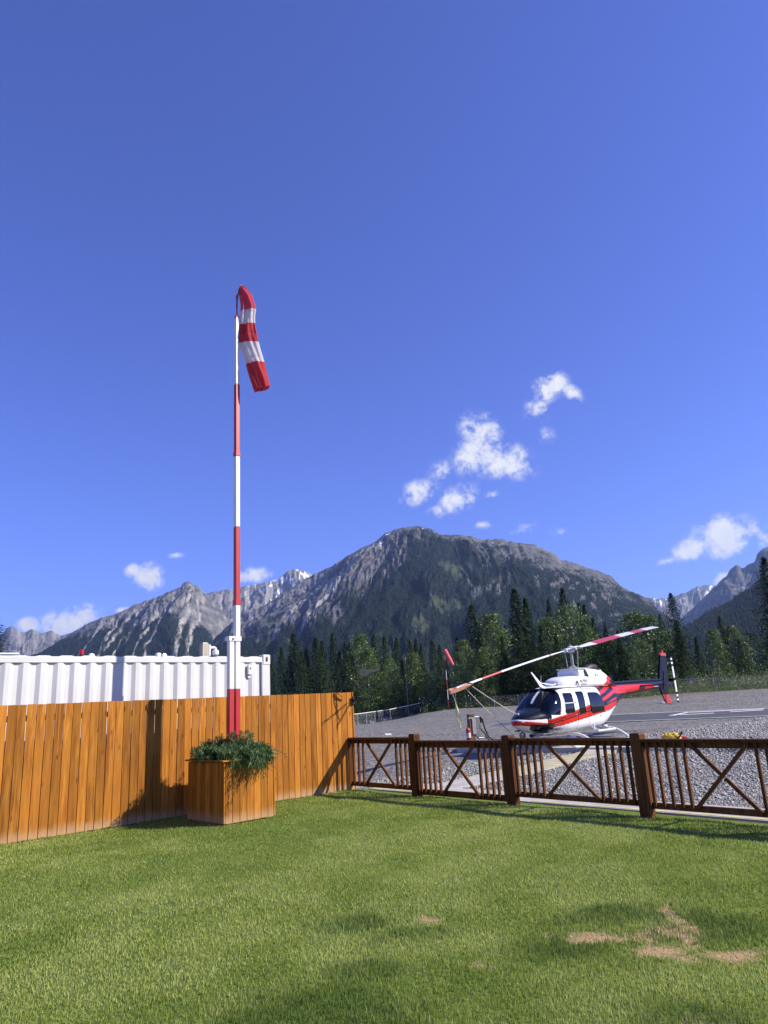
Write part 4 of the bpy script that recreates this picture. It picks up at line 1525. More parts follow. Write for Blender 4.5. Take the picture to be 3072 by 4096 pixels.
def paint(X, Y, Z, side):
    """livery of the hull: colours only, by place on the side view"""
    n = X.shape
    col = np.broadcast_to(WHT, n + (3,)).copy()
    lo = np.where(X <= 2.5, .80 + (2.5 - X) * .105, .80 + (X - 2.5) * .145)
    rel = Z - lo
    g = np.clip((2.9 - X) / 3.4, 0, 1)            # bands open out to the rear
    k = .72 + .5 * g

    def band(a, b, c, m=None):
        q = (rel >= a * k) & (rel < b * k)
        if m is not None: q &= m
        col[q] = c
    band(-.012, 0, BLK)
    band(0, .125, RED)
    aft = X < 2.62
    band(.125, .162, BLK, aft)
    band(.162, .200, RED, aft)
    band(.200, .228, BLK, aft)
    band(.228, .285, RED, aft)
    band(.285, .297, BLK, aft)
    front = X >= 2.62
    band(.125, .15, RED, front)
    band(.15, .205, WHT, front)
    hood = (X > 2.42) & (Z > lo + .205 * k) & (Z > 1.04)
    col[hood & (X > 2.5)] = NVY
    rear = X < -.30
    zr = Z - (1.20 - (X + 1.29) * .10)
    sweep = np.clip((-.30 - X) / 1.6, 0, 1)
    for a, b, c in ((.17, .28, BLK), (.28, .38, RED), (.38, .48, BLK), (.48, .58, RED), (.58, .66, BLK), (.66, .72, RED), (.72, .9, BLK)):
        q = rear & (zr > a + .12 * sweep) & (zr <= b + .12 * sweep); col[q] = c
    col[rear & (Z > 1.86)] = WHT
    tail = (X < -1.75)
    col[tail] = NVY
    q = tail & (Z > 1.60) & (Z < 1.86) & (np.abs(Y) > .05); col[q] = RED
    lowrear = (X < -1.2) & (Z < 1.22 + (-1.2 - X) * .45) & (Z < lo)
    col[lowrear & (X > -1.75)] = WHT
    # door gaps
    return col


def grid_part(V, Fq, mask, name, mat, parent, attrs=None, inset=0.0, nrm=None, smooth=True):
    f = Fq[mask]
    if not len(f): return None
    used = np.unique(f); mp = -np.ones(len(V), int); mp[used] = np.arange(len(used))
    P = V[used].copy()
    if inset and nrm is not None: P -= nrm[used] * inset
    at = {k: v[used] for k, v in attrs.items()} if attrs else None
    return obj_me(name, mesh_np(name, P, mp[f], smooth, at), mat, parent)


def glass_material():
    m, t, p, L = new_mat('tinted_glass')
    gl = nd(t, 'ShaderNodeBsdfGlossy'); gl.inputs['Roughness'].default_value = .03; gl.inputs[0].default_value = (1, 1, 1, 1)
    tr = nd(t, 'ShaderNodeBsdfTransparent'); tr.inputs[0].default_value = (.30, .33, .40, 1)
    fr = nd(t, 'ShaderNodeFresnel'); fr.inputs['IOR'].default_value = 1.55
    mx = nd(t, 'ShaderNodeMixShader')
    L(fr.outputs[0], mx.inputs[0]); L(tr.outputs[0], mx.inputs[1]); L(gl.outputs[0], mx.inputs[2])
    L(mx.outputs[0], t.nodes['Material Output'].inputs[0])
    return m


def build_helicopter():
    root = thing('helicopter', 'white helicopter with red and black stripes parked on the gravel', 'helicopter', tuple(HO + [0, 0, ZO]), HH)
    parts = []

    def fin(o, parent=None):
        if parent is None:
            o.parent = root; o.location = (0, 0, -ZO)
        return o
    hullm = attr_mat('aircraft_paint', rough=.30, spec=.28, coat=.06)
    WH = plain('aircraft_white', (.80, .80, .80), .30, var=.03, coat=.5)
    BK = plain('aircraft_black', (.004, .0045, .008), .35, var=.1, coat=.0, spec=.22)
    RD = plain('aircraft_red', (.55, .03, .018), .32, var=.06, coat=.4)
    GL = glass_material()
    GR = plain('aircraft_grey', (.30, .31, .32), .45, .3, var=.15)
    DK = plain('cabin_dark', (.020, .021, .025), .8, var=.2)
    SEAT = plain('seat_cloth', (.035, .037, .045), .9, var=.3)
    # hull
    nx, na = 430, 250
    xs = np.concatenate([3.38 - (3.38 - 3.05) * (1 - np.cos(np.linspace(0, math.pi / 2, 40))), np.linspace(3.05, -2.85, nx - 39)[1:]])
    fine = np.linspace(0, 2 * math.pi, 2400, endpoint=False) + 1e-4
    X = np.repeat(xs[:, None], na, 1); Y = np.zeros_like(X); Z = np.zeros_like(X)
    for i, xq in enumerate(xs):                    # even spacing round each section
        yy, zz = hull_point(np.full(2400, xq), fine)
        yy = np.append(yy, yy[0]); zz = np.append(zz, zz[0])
        sl = np.concatenate([[0], np.cumsum(np.hypot(np.diff(yy), np.diff(zz)))])
        q = (np.arange(na) + .5) / na * sl[-1]
        Y[i] = np.interp(q, sl, yy); Z[i] = np.interp(q, sl, zz)
    V = np.stack([X, Y, Z], -1).reshape(-1, 3)
    idx = np.arange(len(xs) * na).reshape(len(xs), na)
    Fq = np.stack([idx[:-1], np.roll(idx[:-1], -1, 1), np.roll(idx[1:], -1, 1), idx[1:]], -1).reshape(-1, 4)
    cen = V[Fq].mean(1)
    cx, cy, cz = cen.T
    ay = np.abs(cy)
    # normals for inset
    e1 = V[Fq[:, 1]] - V[Fq[:, 0]]; e2 = V[Fq[:, 3]] - V[Fq[:, 0]]
    fn = np.cross(e1, e2); fn /= np.linalg.norm(fn, axis=1)[:, None] + 1e-12
    out = np.sign((fn * (cen - np.stack([cx, 0 * cx, 0 * cx + 1.25], 1))).sum(1)); fn *= out[:, None]
    if np.median(out) < 0: Fq = Fq[:, ::-1]
    vn = np.zeros_like(V)
    for k in range(4): np.add.at(vn, Fq[:, k], fn)
    vn /= np.linalg.norm(vn, axis=1)[:, None] + 1e-12
    col = paint(V[:, 0], V[:, 1], V[:, 2], None)
    low = 1.315 - .30 * ay
    ws = (cx < 2.70) & (cz > low) & (cx > 1.87 + (1.84 - cz) * .335) & (ay > .045)
    ws &= ~((ay > .60 - .0) & (cz > 1.76))
    side_ok = ay > .45
    chin = in_poly(cx, cz, CHIN) & (ay > .13)
    wf = in_poly(cx, cz, W_FRONT) & side_ok; wm = in_poly(cx, cz, W_MID) & side_ok; wr = in_poly(cx, cz, W_REAR) & side_ok
    df = in_poly(cx, cz, D_FRONT) & side_ok & ~ws; dm = in_poly(cx, cz, D_MID) & side_ok; dr = in_poly(cx, cz, D_REAR) & side_ok
    glass = ws | chin | wf | wm | wr
    att = {'col': col}
    body = ~(glass | df | dm | dr)
    fin(grid_part(V, Fq, body, 'fuselage', hullm, root, att))
    for s in (1, -1):
        sd = cy * s > 0
        for name, d, w, wn_ in (('front_door', df, wf, 'window'), ('middle_door', dm, wm, 'window'), ('rear_door', dr, wr, 'window')):
            do = grid_part(V, Fq, d & ~w & sd, name, hullm, root, att, -.004, vn)
            fin(do)
            wo = grid_part(V, Fq, w & sd, wn_, GL, do, None, .006 if name != 'rear_door' else -.025, vn)
            # rubber seal round the pane
        o = grid_part(V, Fq, ws & sd, 'windshield', GL, root, None, .004, vn); fin(o)
        o = grid_part(V, Fq, chin & sd, 'chin_window', GL, root, None, .004, vn); fin(o)
        # seals, handles and hinges on each side
        for poly, nm, r in ((W_FRONT, 'window_seal', .011), (W_MID, 'window_seal', .011), (W_REAR, 'window_seal', .012)):
            m = MB(); pts = [(a, s * (hull_y(a, b) + .001), b) for a, b in poly]; m.tube(pts + [pts[0]], r, 5, False); fin(m.build(nm, BK, root))
        for poly in (D_FRONT, D_MID, D_REAR):
            m = MB(); pts = []
            P = poly + [poly[0]]
            for i in range(len(P) - 1):
                for q in np.linspace(0, 1, 8)[:-1]:
                    a = P[i][0] * (1 - q) + P[i + 1][0] * q; b = P[i][1] * (1 - q) + P[i + 1][1] * q
                    pts.append((a, s * (hull_y(a, b) + .0005), b))
            m.tube(pts + [pts[0]], .0045, 4, False); fin(m.build('door_seam', DK, root))
        for (a, b) in ((1.30, 1.42), (.62, 1.36), (.64, 1.58), (1.86, 1.57), (-.10, 1.0), (1.30, 1.08)):
            m = MB(); y = hull_y(a, b); m.box((a, s * (y + .012), b), (.07, .022, .022), b=.004); fin(m.build('door_handle', GR, root))
        m = MB(); m.beam((1.83, s * (hull_y(1.6, 1.42) + .0), 1.42), (1.36, s * (hull_y(1.4, 1.42) + .0), 1.42), .01, .022); fin(m.build('sliding_pane_bar', WH, root))
    # windshield centre post is body; add its rubber edges
    # cabin: floor, panel, bulkhead, seats
    m = MB(); m.box((1.0, 0, .74), (3.3, 1.08, .03)); m.box((2.35, 0, .78), (.7, .8, .03)); fin(m.build('cabin_floor', DK, root))
    m = MB(); m.box((2.38, 0, 1.16), (.12, .34, .34), b=.03); m.box((2.3, 0, .92), (.25, .22, .3), b=.02); fin(m.build('instrument_panel', DK, root))
    m = MB(); m.box((-.45, 0, 1.25), (.03, 1.05, 1.1)); fin(m.build('rear_bulkhead', DK, root))
    m = MB(); m.box((.75, 0, 1.845), (2.5, 1.0, .02)); fin(m.build('headliner', DK, root))
    for x, ys in ((1.45, (-.33, .33)), (.55, (-.36, .36)), (-.25, (-.38, 0, .38))):
        for y in ys:
            m = MB(); m.box((x + .12, y, .98), (.46, .44, .12), b=.03); m.box((x - .13, y, 1.28), (.12, .42, .60), b=.03); m.box((x - .14, y, 1.64), (.09, .24, .16), b=.03)
            fin(m.build('seat', SEAT, root))
    m = MB(); m.lathe([(.055, -.05), (.06, 0), (.055, .05)], (1.55, .12, 1.52), 12, [[0, 0, 1], [1, 0, 0], [0, 1, 0]]); m.lathe([(.055, -.05), (.06, 0), (.055, .05)], (1.55, .30, 1.52), 12, [[0, 0, 1], [1, 0, 0], [0, 1, 0]])
    m.tube([(1.55, .12, 1.57), (1.55, .21, 1.62), (1.55, .30, 1.57)], .012, 6)
    fin(m.build('headset', BK, root))
    # lower cowling
    def loft(secs, na=64, steps=60):
        S = np.array(secs); x = np.linspace(S[0, 0], S[-1, 0], steps)
        zb, zt, w, n = (catmull(S[:, 0], S[:, i], x) for i in range(1, 5))
        a = np.linspace(0, 2 * math.pi, na, endpoint=False)
        Xg, Ag = np.meshgrid(x, a, indexing='ij')
        c = ((zb + zt) / 2)[:, None]; h = ((zt - zb) / 2)[:, None]
        ca, sa = np.cos(Ag), np.sin(Ag); e = (2 / n)[:, None]
        Yg = w[:, None] * np.sign(ca) * np.abs(ca) ** e; Zg = c + h * np.sign(sa) * np.abs(sa) ** e
        Vv = np.stack([Xg, Yg, Zg], -1).reshape(-1, 3)
        ii = np.arange(steps * na).reshape(steps, na)
        Ff = np.stack([ii[:-1], ii[1:], np.roll(ii[1:], -1, 1), np.roll(ii[:-1], -1, 1)], -1).reshape(-1, 4)
        if S[0, 0] < S[-1, 0]: Ff = Ff[:, ::-1]
        caps = [ii[0], ii[-1][::-1]]
        return Vv, Ff, caps

    def loft_obj(name, secs, mat, colf=None, na=64, steps=60):
        Vv, Ff, caps = loft(secs, na, steps)
        at = {'col': colf(Vv)} if colf else None
        return fin(obj_me(name, mesh_np(name, Vv, [Ff, np.array([caps[0]]), np.array([caps[1]])], True, at), mat, root))

    def cowl_col(P):
        c = np.broadcast_to(WHT, P.shape).copy()
        x, z = P[:, 0], P[:, 2]
        d = x + .62 + (z - 1.76) * 1.9             # diagonal across the rear
        c[(d < -.14) & (d > -.58)] = RED
        c[d <= -.58] = BLK
        return c
    loft_obj('cowling', [(1.36, 1.84, 1.93, .10, 2), (1.33, 1.80, 2.00, .20, 2.1), (1.25, 1.80, 2.08, .30, 2.3), (1.1, 1.80, 2.13, .38, 2.6), (.8, 1.80, 2.175, .44, 3), (.3, 1.80, 2.19, .465, 3.2), (-.6, 1.80, 2.19, .465, 3.2), (-1.2, 1.80, 2.14, .43, 2.8),
                         (-1.7, 1.80, 2.03, .34, 2.5), (-2.1, 1.80, 1.94, .25, 2.2), (-2.5, 1.80, 1.89, .14, 2)], hullm, cowl_col, 96, 150)
    loft_obj('engine_fairing', [(.34, 2.16, 2.365, .36, 4), (.33, 2.15, 2.38, .37, 4), (.2, 2.1, 2.40, .355, 4), (-.1, 2.1, 2.405, .35, 3.6), (-.6, 2.0, 2.40, .375, 3.4), (-1.1, 1.95, 2.37, .37, 3.0), (-1.6, 1.9, 2.22, .32, 2.6), (-2.05, 1.9, 2.04, .24, 2.2), (-2.3, 1.88, 1.94, .16, 2)], hullm, cowl_col, 96, 150)
    m = MB(); m.box((.10, 0, 2.392), (.56, .76, .028), b=.012); fin(m.build('inlet_lip', WH, root))
    for s in (1, -1):
        m = MB(); m.beam((-.03, s * .365, 2.345), (-.17, s * .39, 2.10), .035, .10, (1, 0, 0), .008); fin(m.build('air_intake', MAT['black'], root))
        for i in range(5):
            x = -.66 - i * .125; zt_ = 2.235 - i * .022
            m = MB(); m.beam((x, s * (.372 - i * .005), zt_), (x - .012, s * (.395 - i * .006), zt_ - .19 + i * .012), .012, .085, (1, 0, 0), .004); fin(m.build('louvre', GR, root))
        m = MB(); m.tube([(.95, s * .62, 1.865), (.3, s * .63, 1.87), (-.9, s * .60, 1.86)], .012, 6); fin(m.build('drip_rail', GR, root))
    # exhaust
    m = MB(); m.tube([(-.72, 0, 2.36), (-.95, 0, 2.42), (-1.22, 0, 2.44), (-1.36, 0, 2.43)], [.10, .13, .12, .105], 16); fin(m.build('exhaust', plain('heat_stained_steel', (.03, .027, .025), .5, .3, var=.3), root, True))
    m = MB(); m.lathe([(.045, 0), (.045, .03), (.035, .06), (.01, .07)], (-1.46, .12, 2.30), 12); fin(m.build('beacon', plain('clear_lens', (.7, .7, .72), .15), root))
    # tail boom
    def boom_col(P):
        c = np.broadcast_to(NVY, P.shape).copy()
        x, y, z = P.T
        t = np.clip((-x - 2.85) / 2.6, 0, 1)
        zc = 1.735 + t * .06
        hwid = .115 * (1 - t) ** .45 + .010
        q = (np.abs(z - zc) < hwid) & (x > -5.45) & (np.abs(y) > .03); c[q] = RED
        q = (np.abs(z - 1.785) < .035) & (x < -5.25) & (x > -5.6) & (y > .03); c[q] = np.array([.75, .45, .45])
        return c
    loft_obj('tail_boom', [(-2.2, 1.30, 1.90, .30, 2.2), (-2.85, 1.47, 1.912, .225, 2), (-4.0, 1.565, 1.932, .178, 2), (-5.2, 1.64, 1.955, .150, 2), (-6.3, 1.69, 1.975, .130, 2), (-6.75, 1.70, 1.95, .11, 2), (-6.95, 1.76, 1.88, .05, 2)], hullm, boom_col, 72, 180)
    m = MB(); m.tube([(-2.3, 0, 1.93), (-6.2, 0, 1.995)], .05, 8); fin(m.build('drive_shaft_cover', BK, root))
    # fins
    up = [(-5.98, 1.95), (-6.40, 2.86), (-6.90, 2.86), (-6.72, 1.90)]
    m = MB(); m.prism(up, (0, 0, 0), (1, 0, 0), (0, 0, 1), (0, 1, 0), .075); fin(m.build('vertical_fin', BK, root))
    m = MB(); m.prism([(-6.40, 2.862), (-6.42, 2.92), (-6.55, 2.97), (-6.85, 2.95), (-6.90, 2.862)], (0, 0, 0), (1, 0, 0), (0, 0, 1), (0, 1, 0), .09)
    fin(m.build('fin_cap', RD, root))
    m = MB(); m.lathe([(.04, 2.96), (.04, 3.0), (.025, 3.03), (.025, 3.06), (.01, 3.07)], (-6.66, 0, 0), 12); fin(m.build('tail_beacon', RD, root))
    m = MB(); m.prism([(-5.97, 1.70), (-6.13, 1.46), (-6.62, 1.46), (-6.60, 1.72)], (0, 0, 0), (1, 0, 0), (0, 0, 1), (0, 1, 0), .06); fin(m.build('lower_fin', BK, root))
    m = MB(); m.prism([(-6.132, 1.458), (-6.32, 1.18), (-6.40, 1.14), (-6.80, 1.17), (-6.62, 1.458)], (0, 0, 0), (1, 0, 0), (0, 0, 1), (0, 1, 0), .06); fin(m.build('lower_fin_tip', RD, root))
    m = MB(); m.tube([(-6.45, 0, 1.16), (-6.75, 0, 1.10), (-7.0, 0, 1.12)], .012, 6); fin(m.build('tail_skid', MAT['black'], root))
    # stabiliser with end plates
    m = MB(); m.prism([(-4.02, -.0), (-4.1, .028), (-4.42, .012), (-4.5, 0), (-4.42, -.012), (-4.1, -.028)], (0, 0, 1.80), (1, 0, 0), (0, 0, 1), (0, 1, 0), 2.0); fin(m.build('stabiliser', BK, root))
    for s in (1, -1):
        m = MB(); m.prism([(-3.93, 1.64), (-3.98, 1.70), (-4.18, 2.24), (-4.47, 2.24), (-4.40, 1.70), (-4.26, 1.64)], (0, s * 1.015, 0), (1, 0, 0), (0, 0, 1), (0, 1, 0), .028); fin(m.build('end_plate', BK, root))
        m = MB(); m.lathe([(.022, 0), (.02, .03), (.008, .045)], (-4.2, s * 1.03, 1.80), 8, [[1, 0, 0], [0, 0, s], [0, 1, 0]]); fin(m.build('position_light', RD if s > 0 else WH, root))
    # tail rotor
    m = MB(); m.lathe([(.05, -.16), (.07, -.08), (.07, .06), (.03, .10)], (-6.55, .27, 2.02 - .05), 12, [[1, 0, 0], [0, 0, 1], [0, 1, 0]]); fin(m.build('tail_gearbox', BK, root))
    c = np.array([-6.55, .36, 1.99])
    tl = np.array([.028, 0, .9996])
    for s in (1, -1):
        d = tl * s
        for i, (r0, r1, mt) in enumerate(((.0, .46, WH), (.46, .54, BK), (.54, .62, WH), (.62, .69, BK), (.69, .76, WH), (.76, .825, BK))):
            if i == 0:
                bl = MB(); bl.beam(c + d * .05, c + d * r1, .02, .125, (1, 0, 0), .004); blo = fin(bl.build('tail_rotor_blade', mt, root))
            else:
                bl = MB(); bl.beam(c + d * r0, c + d * r1, .02, .125, (1, 0, 0)); bo = bl.build('band', mt, blo)
    # mast, swash plate, links
    m = MB(); m.tube([(0, 0, 2.38), (0, 0, 2.99)], .048, 14); fin(m.build('rotor_mast', GR, root, True))
    m = MB(); m.lathe([(.12, 2.39), (.13, 2.41), (.13, 2.45), (.09, 2.47), (.06, 2.5)], (0, 0, 0), 16); m.box((.12, .0, 2.435), (.20, .10, .06), b=.01); fin(m.build('swash_plate', GR, root))
    psi = R_(357.25); k = -.17
    B = np.array([math.cos(psi), math.sin(psi), 0]) * math.sqrt(1 - k * k) + np.array([0, 0, k])
    Cc = np.array([-math.sin(psi), math.cos(psi), 0]); Cn = np.cross(B, Cc)
    hub = np.array([0, 0, 3.0])
    for s in (1, -1):
        m = MB(); p0 = np.array([s * .16, s * .12, 2.42]); p1 = hub + B * s * .02 + Cc * s * .24 + np.array([0, 0, -.06]); p0 = np.array([p1[0] * .8, p1[1] * .8, 2.42])
        m.tube([p0, p0 * .45 + p1 * .55, p0 * .45 + p1 * .55, p1], [.016, .016, .024, .024], 8); fin(m.build('pitch_link', GR, root))
    m = MB(); m.beam(hub - B * .36, hub + B * .36, .15, .10, Cn, .02); m.lathe([(.10, -.10), (.11, -.04), (.11, .05), (.07, .08), (.05, .10)], hub, 16)
    m.beam(hub - Cc * .20, hub + Cc * .20, .09, .09, Cn, .015)
    fin(m.build('rotor_hub', plain('hub_paint', (.62, .62, .61), .4, .1, var=.1), root))
    for s in (1, -1):
        for c_ in (1, -1):
            m = MB(); m.tube([hub + B * s * .25 + Cc * .09 * c_, hub + B * s * .12 + Cc * .26 * c_], .03, 8); fin(m.build('drag_brace', GR, root))
    m = MB(); m.tube([hub + Cn * .08, hub + Cn * .17], .02, 8); fin(m.build('hub_cap', GR, root))
    R = 5.64
    for s in (1, -1):
        ch = .33
        def droop(r): return -.018 * ((r - .5) / 5.1) ** 2 * 6
        def sect(r, c_):
            o = hub + B * s * r + np.array([0, 0, droop(r)])
            tw = R_(7.5 - 8.5 * r / R) * s
            e = Cc * s * math.cos(tw) * 1 + Cn * math.sin(tw) * 1 * (1 if s > 0 else -1) * s
            e = Cc * s; e = e * math.cos(R_(13 - 7 * r / R)) + Cn * math.sin(R_(13 - 7 * r / R))
            nn = np.cross(B * s, e); nn = nn if nn[2] > 0 else -nn
            prof = [(.25, 0), (.22, .07), (.10, .11), (-.2, .085), (-.72, .012), (-.75, 0), (-.72, -.008), (-.2, -.05), (.10, -.06), (.22, -.045)]
            return [o + e * c_ * a + nn * c_ * b for a, b in prof]
        bands = [(.42, 1.22, WH, None), (1.22, 2.82, RD, 'band'), (2.82, 3.77, WH, 'band'), (3.77, 4.64, RD, 'band'), (4.64, R, WH, 'band')]
        if s > 0:
            bands = [(.42, 1.22, WH, None), (1.22, 1.30, RD, 'band'), (1.30, 3.68, WH, 'band'), (3.68, 4.57, RD, 'band'), (4.57, R - .05, WH, 'band')]
        blo = None
        for r0, r1, mt, nm in bands:
            rs = np.linspace(r0, r1, max(4, int((r1 - r0) * 8)))
            m = MB(); VV = []; FF = []
            np_ = 10
            for i, r in enumerate(rs):
                cc = ch * (min(1, .45 + (r - .42) / .9 * .55))
                VV += sect(r, cc)
            for i in range(len(rs) - 1):
                for q in range(np_):
                    FF.append((i * np_ + q, i * np_ + (q + 1) % np_, (i + 1) * np_ + (q + 1) % np_, (i + 1) * np_ + q))
            FF.append(tuple(range(np_ - 1, -1, -1))); FF.append(tuple((len(rs) - 1) * np_ + q for q in range(np_)))
            m.add(VV, FF)
            if nm is None:
                blo = fin(m.build('rotor_blade', mt, root))
            else:
                m.build(nm, mt, blo)
    # landing gear
    for s in (1, -1):
        m = MB(); m.tube([(2.55, s * 1.1, ZO + .24), (2.42, s * 1.1, ZO + .10), (2.25, s * 1.1, ZO + .045), (-1.55, s * 1.1, ZO + .045)], .045, 10); fin(m.build('skid', WH, root, True))
        m = MB(); m.tube([(.52, s * .86, .595), (-.50, s * .86, .595)], .03, 10); fin(m.build('step', WH, root, True))
        for x in (.42, -.30):
            m = MB(); m.tube([(x, s * .62, .70), (x - .02, s * .86, .60)], .022, 8); fin(m.build('step_strut', WH, root))
        m = MB(); m.tube([(.44, s * .70, .78), (.44, s * .70, .60)], .035, 8); fin(m.build('step_strut', WH, root))
    for x, z0 in ((1.22, .60), (-.92, .64)):
        pts = []
        for y in np.linspace(-1.1, 1.1, 25):
            q = abs(y); zz = z0 - .02 - max(0, (q - .35) / .75) ** 2.2 * (z0 - .02 - ZO - .05)
            pts.append((x, y, zz))
        m = MB(); m.tube(pts, .042, 10); fin(m.build('cross_tube', WH, root, True))
        m = MB()
        for y in (-.34, .34): m.box((x, y, z0 + .01), (.12, .10, .10), b=.01)
        fin(m.build('cross_tube_clamp', WH, root))
    # nose mirror
    m = MB(); m.tube([(2.9, -.25, .72), (2.98, -.12, .66), (2.98, -.07, .64)], .008, 6); fin(m.build('mirror_arm', GR, root))
    m = MB(); m.lathe([(.085, -.02), (.095, -.01), (.095, .012), (.08, .016)], (2.95, -.095, .635), 20, [[0, 0, 1], [1, 0, 0], [0, 1, 0]]); mi = fin(m.build('nose_mirror', MAT['black'], root))
    m = MB(); m.prism([(-.05, .0), (-.02, .05), (.0, .03), (.03, .055), (.055, .01), (.02, .0)], (2.968, -.095, .645), (0, 1, 0), (0, 0, 1), (1, 0, 0), .004); m.prism([(-.07, -.025), (.07, -.025), (.07, -.017), (-.07, -.017)], (2.968, -.095, .645), (0, 1, 0), (0, 0, 1), (1, 0, 0), .004)
    m.build('mirror_mark', WH, mi)
    m = MB(); m.tube([(2.45, 0, .64), (2.65, 0, .60), (2.7, 0, .62)], .05, 8); fin(m.build('cargo_hook', MAT['black'], root))
    m = MB(); m.box((2.55, .3, .66), (.5, .35, .02)); m.box((1.9, 0, .60), (.35, .5, .05), b=.01); fin(m.build('belly_panel', GR, root))
    m = MB(); m.lathe([(.03, 0), (.03, .01)], (3.30, .15, 1.0), 10, [[0, 0, 1], [1, 0, 0], [0, 1, 0]]); m.box((3.28, .19, 1.0), (.03, .09, .025), b=.006); fin(m.build('nose_light', WH, root))
    m = MB(); m.prism([(-.05, 0), (.06, 0), (.0, .10)], (2.5, .38, 1.17), (0, 1, 0), (0, 0, 1), (1, 0, 0), .008); fin(m.build('warning_tab', plain('tab_yellow', (.75, .55, .06), .5), root))
    # wire cutter and aerials
    m = MB(); m.prism([(2.33, 2.32), (2.36, 2.30), (1.92, 1.86), (1.70, 1.86)], (0, 0, 0), (1, 0, 0), (0, 0, 1), (0, 1, 0), .022); m.tube([(2.02, .0, 2.02), (1.45, .10, 1.94), (1.2, .16, 2.0)], .016, 6)
    fin(m.build('wire_cutter', WH, root))
    m = MB(); m.box((1.84, 0, 1.88), (.22, .09, .06), b=.015); fin(m.build('cutter_base', WH, root))
    for (x, y, h, l) in ((1.50, -.25, 1.90, .34), (1.30, .22, 1.92, .34)):
        m = MB(); m.tube([(x, y, h), (x + .02, y, h + .05), (x - .05, y, h + l)], [.02, .010, .003], 6); fin(m.build('aerial', WH, root))
    m = MB(); m.lathe([(.03, 0), (.03, .02), (.018, .03)], (3.2, 0, 1.20), 8); fin(m.build('pitot_cap', WH, root))
    # long white cover pole / pitot sleeve reaching forward from the nose to the fuel stand
    # lettering
    lm = plain('lettering_dark', (.045, .05, .06), .4)
    def on_cowl(body, size, x, z, sx=1.0, shear=0.0, name='lettering'):
        me = text_mesh(body, size, .001, name, shear)
        me.materials.append(lm)
        y = .4675
        o = obj_me(name, me, None, root)
        Mx = Matrix(((-1 * sx, 0, 0, x), (0, 0, 1, y), (0, 1, 0, z - ZO), (0, 0, 0, 1)))
        # letters read left to right when seen from the left side (x runs backwards)
        o.matrix_local = Mx
        return o
    on_cowl('ALPINE', .135, .28, 2.015, 1.0)
    on_cowl('HELICOPTERS', .052, .28, 1.925, 1.0)
    m = MB()
    for q in ([(.74, 1.90), (.70, 2.05), (.665, 1.98), (.69, 1.955), (.70, 1.97), (.715, 1.90)], [(.66, 1.99), (.63, 2.05), (.575, 1.90), (.60, 1.90), (.632, 1.985), (.645, 1.96)], [(.64, 1.90), (.655, 1.915), (.58, 1.915), (.575, 1.90)]):
        m.prism(q, (0, .467, 0), (1, 0, 0), (0, 0, 1), (0, 1, 0), .004)
    fin(m.build('emblem', lm, root))
    # registration along the lower flank, bent to the hull
    me = text_mesh('C-GPLX', .17, .0006, 'registration', .18)
    for v in me.vertices:
        x = 2.0 - v.co.x * 1.05; z = .735 + v.co.y * .80
        zz = max(z, .645)
        v.co = Vector((x, hull_y(x, zz) + .003 + v.co.z, z))
    me.materials.append(lm); me.update()
    fin(obj_me('registration', me, None, root))
    return root, hub, B


HELI = build_helicopter()


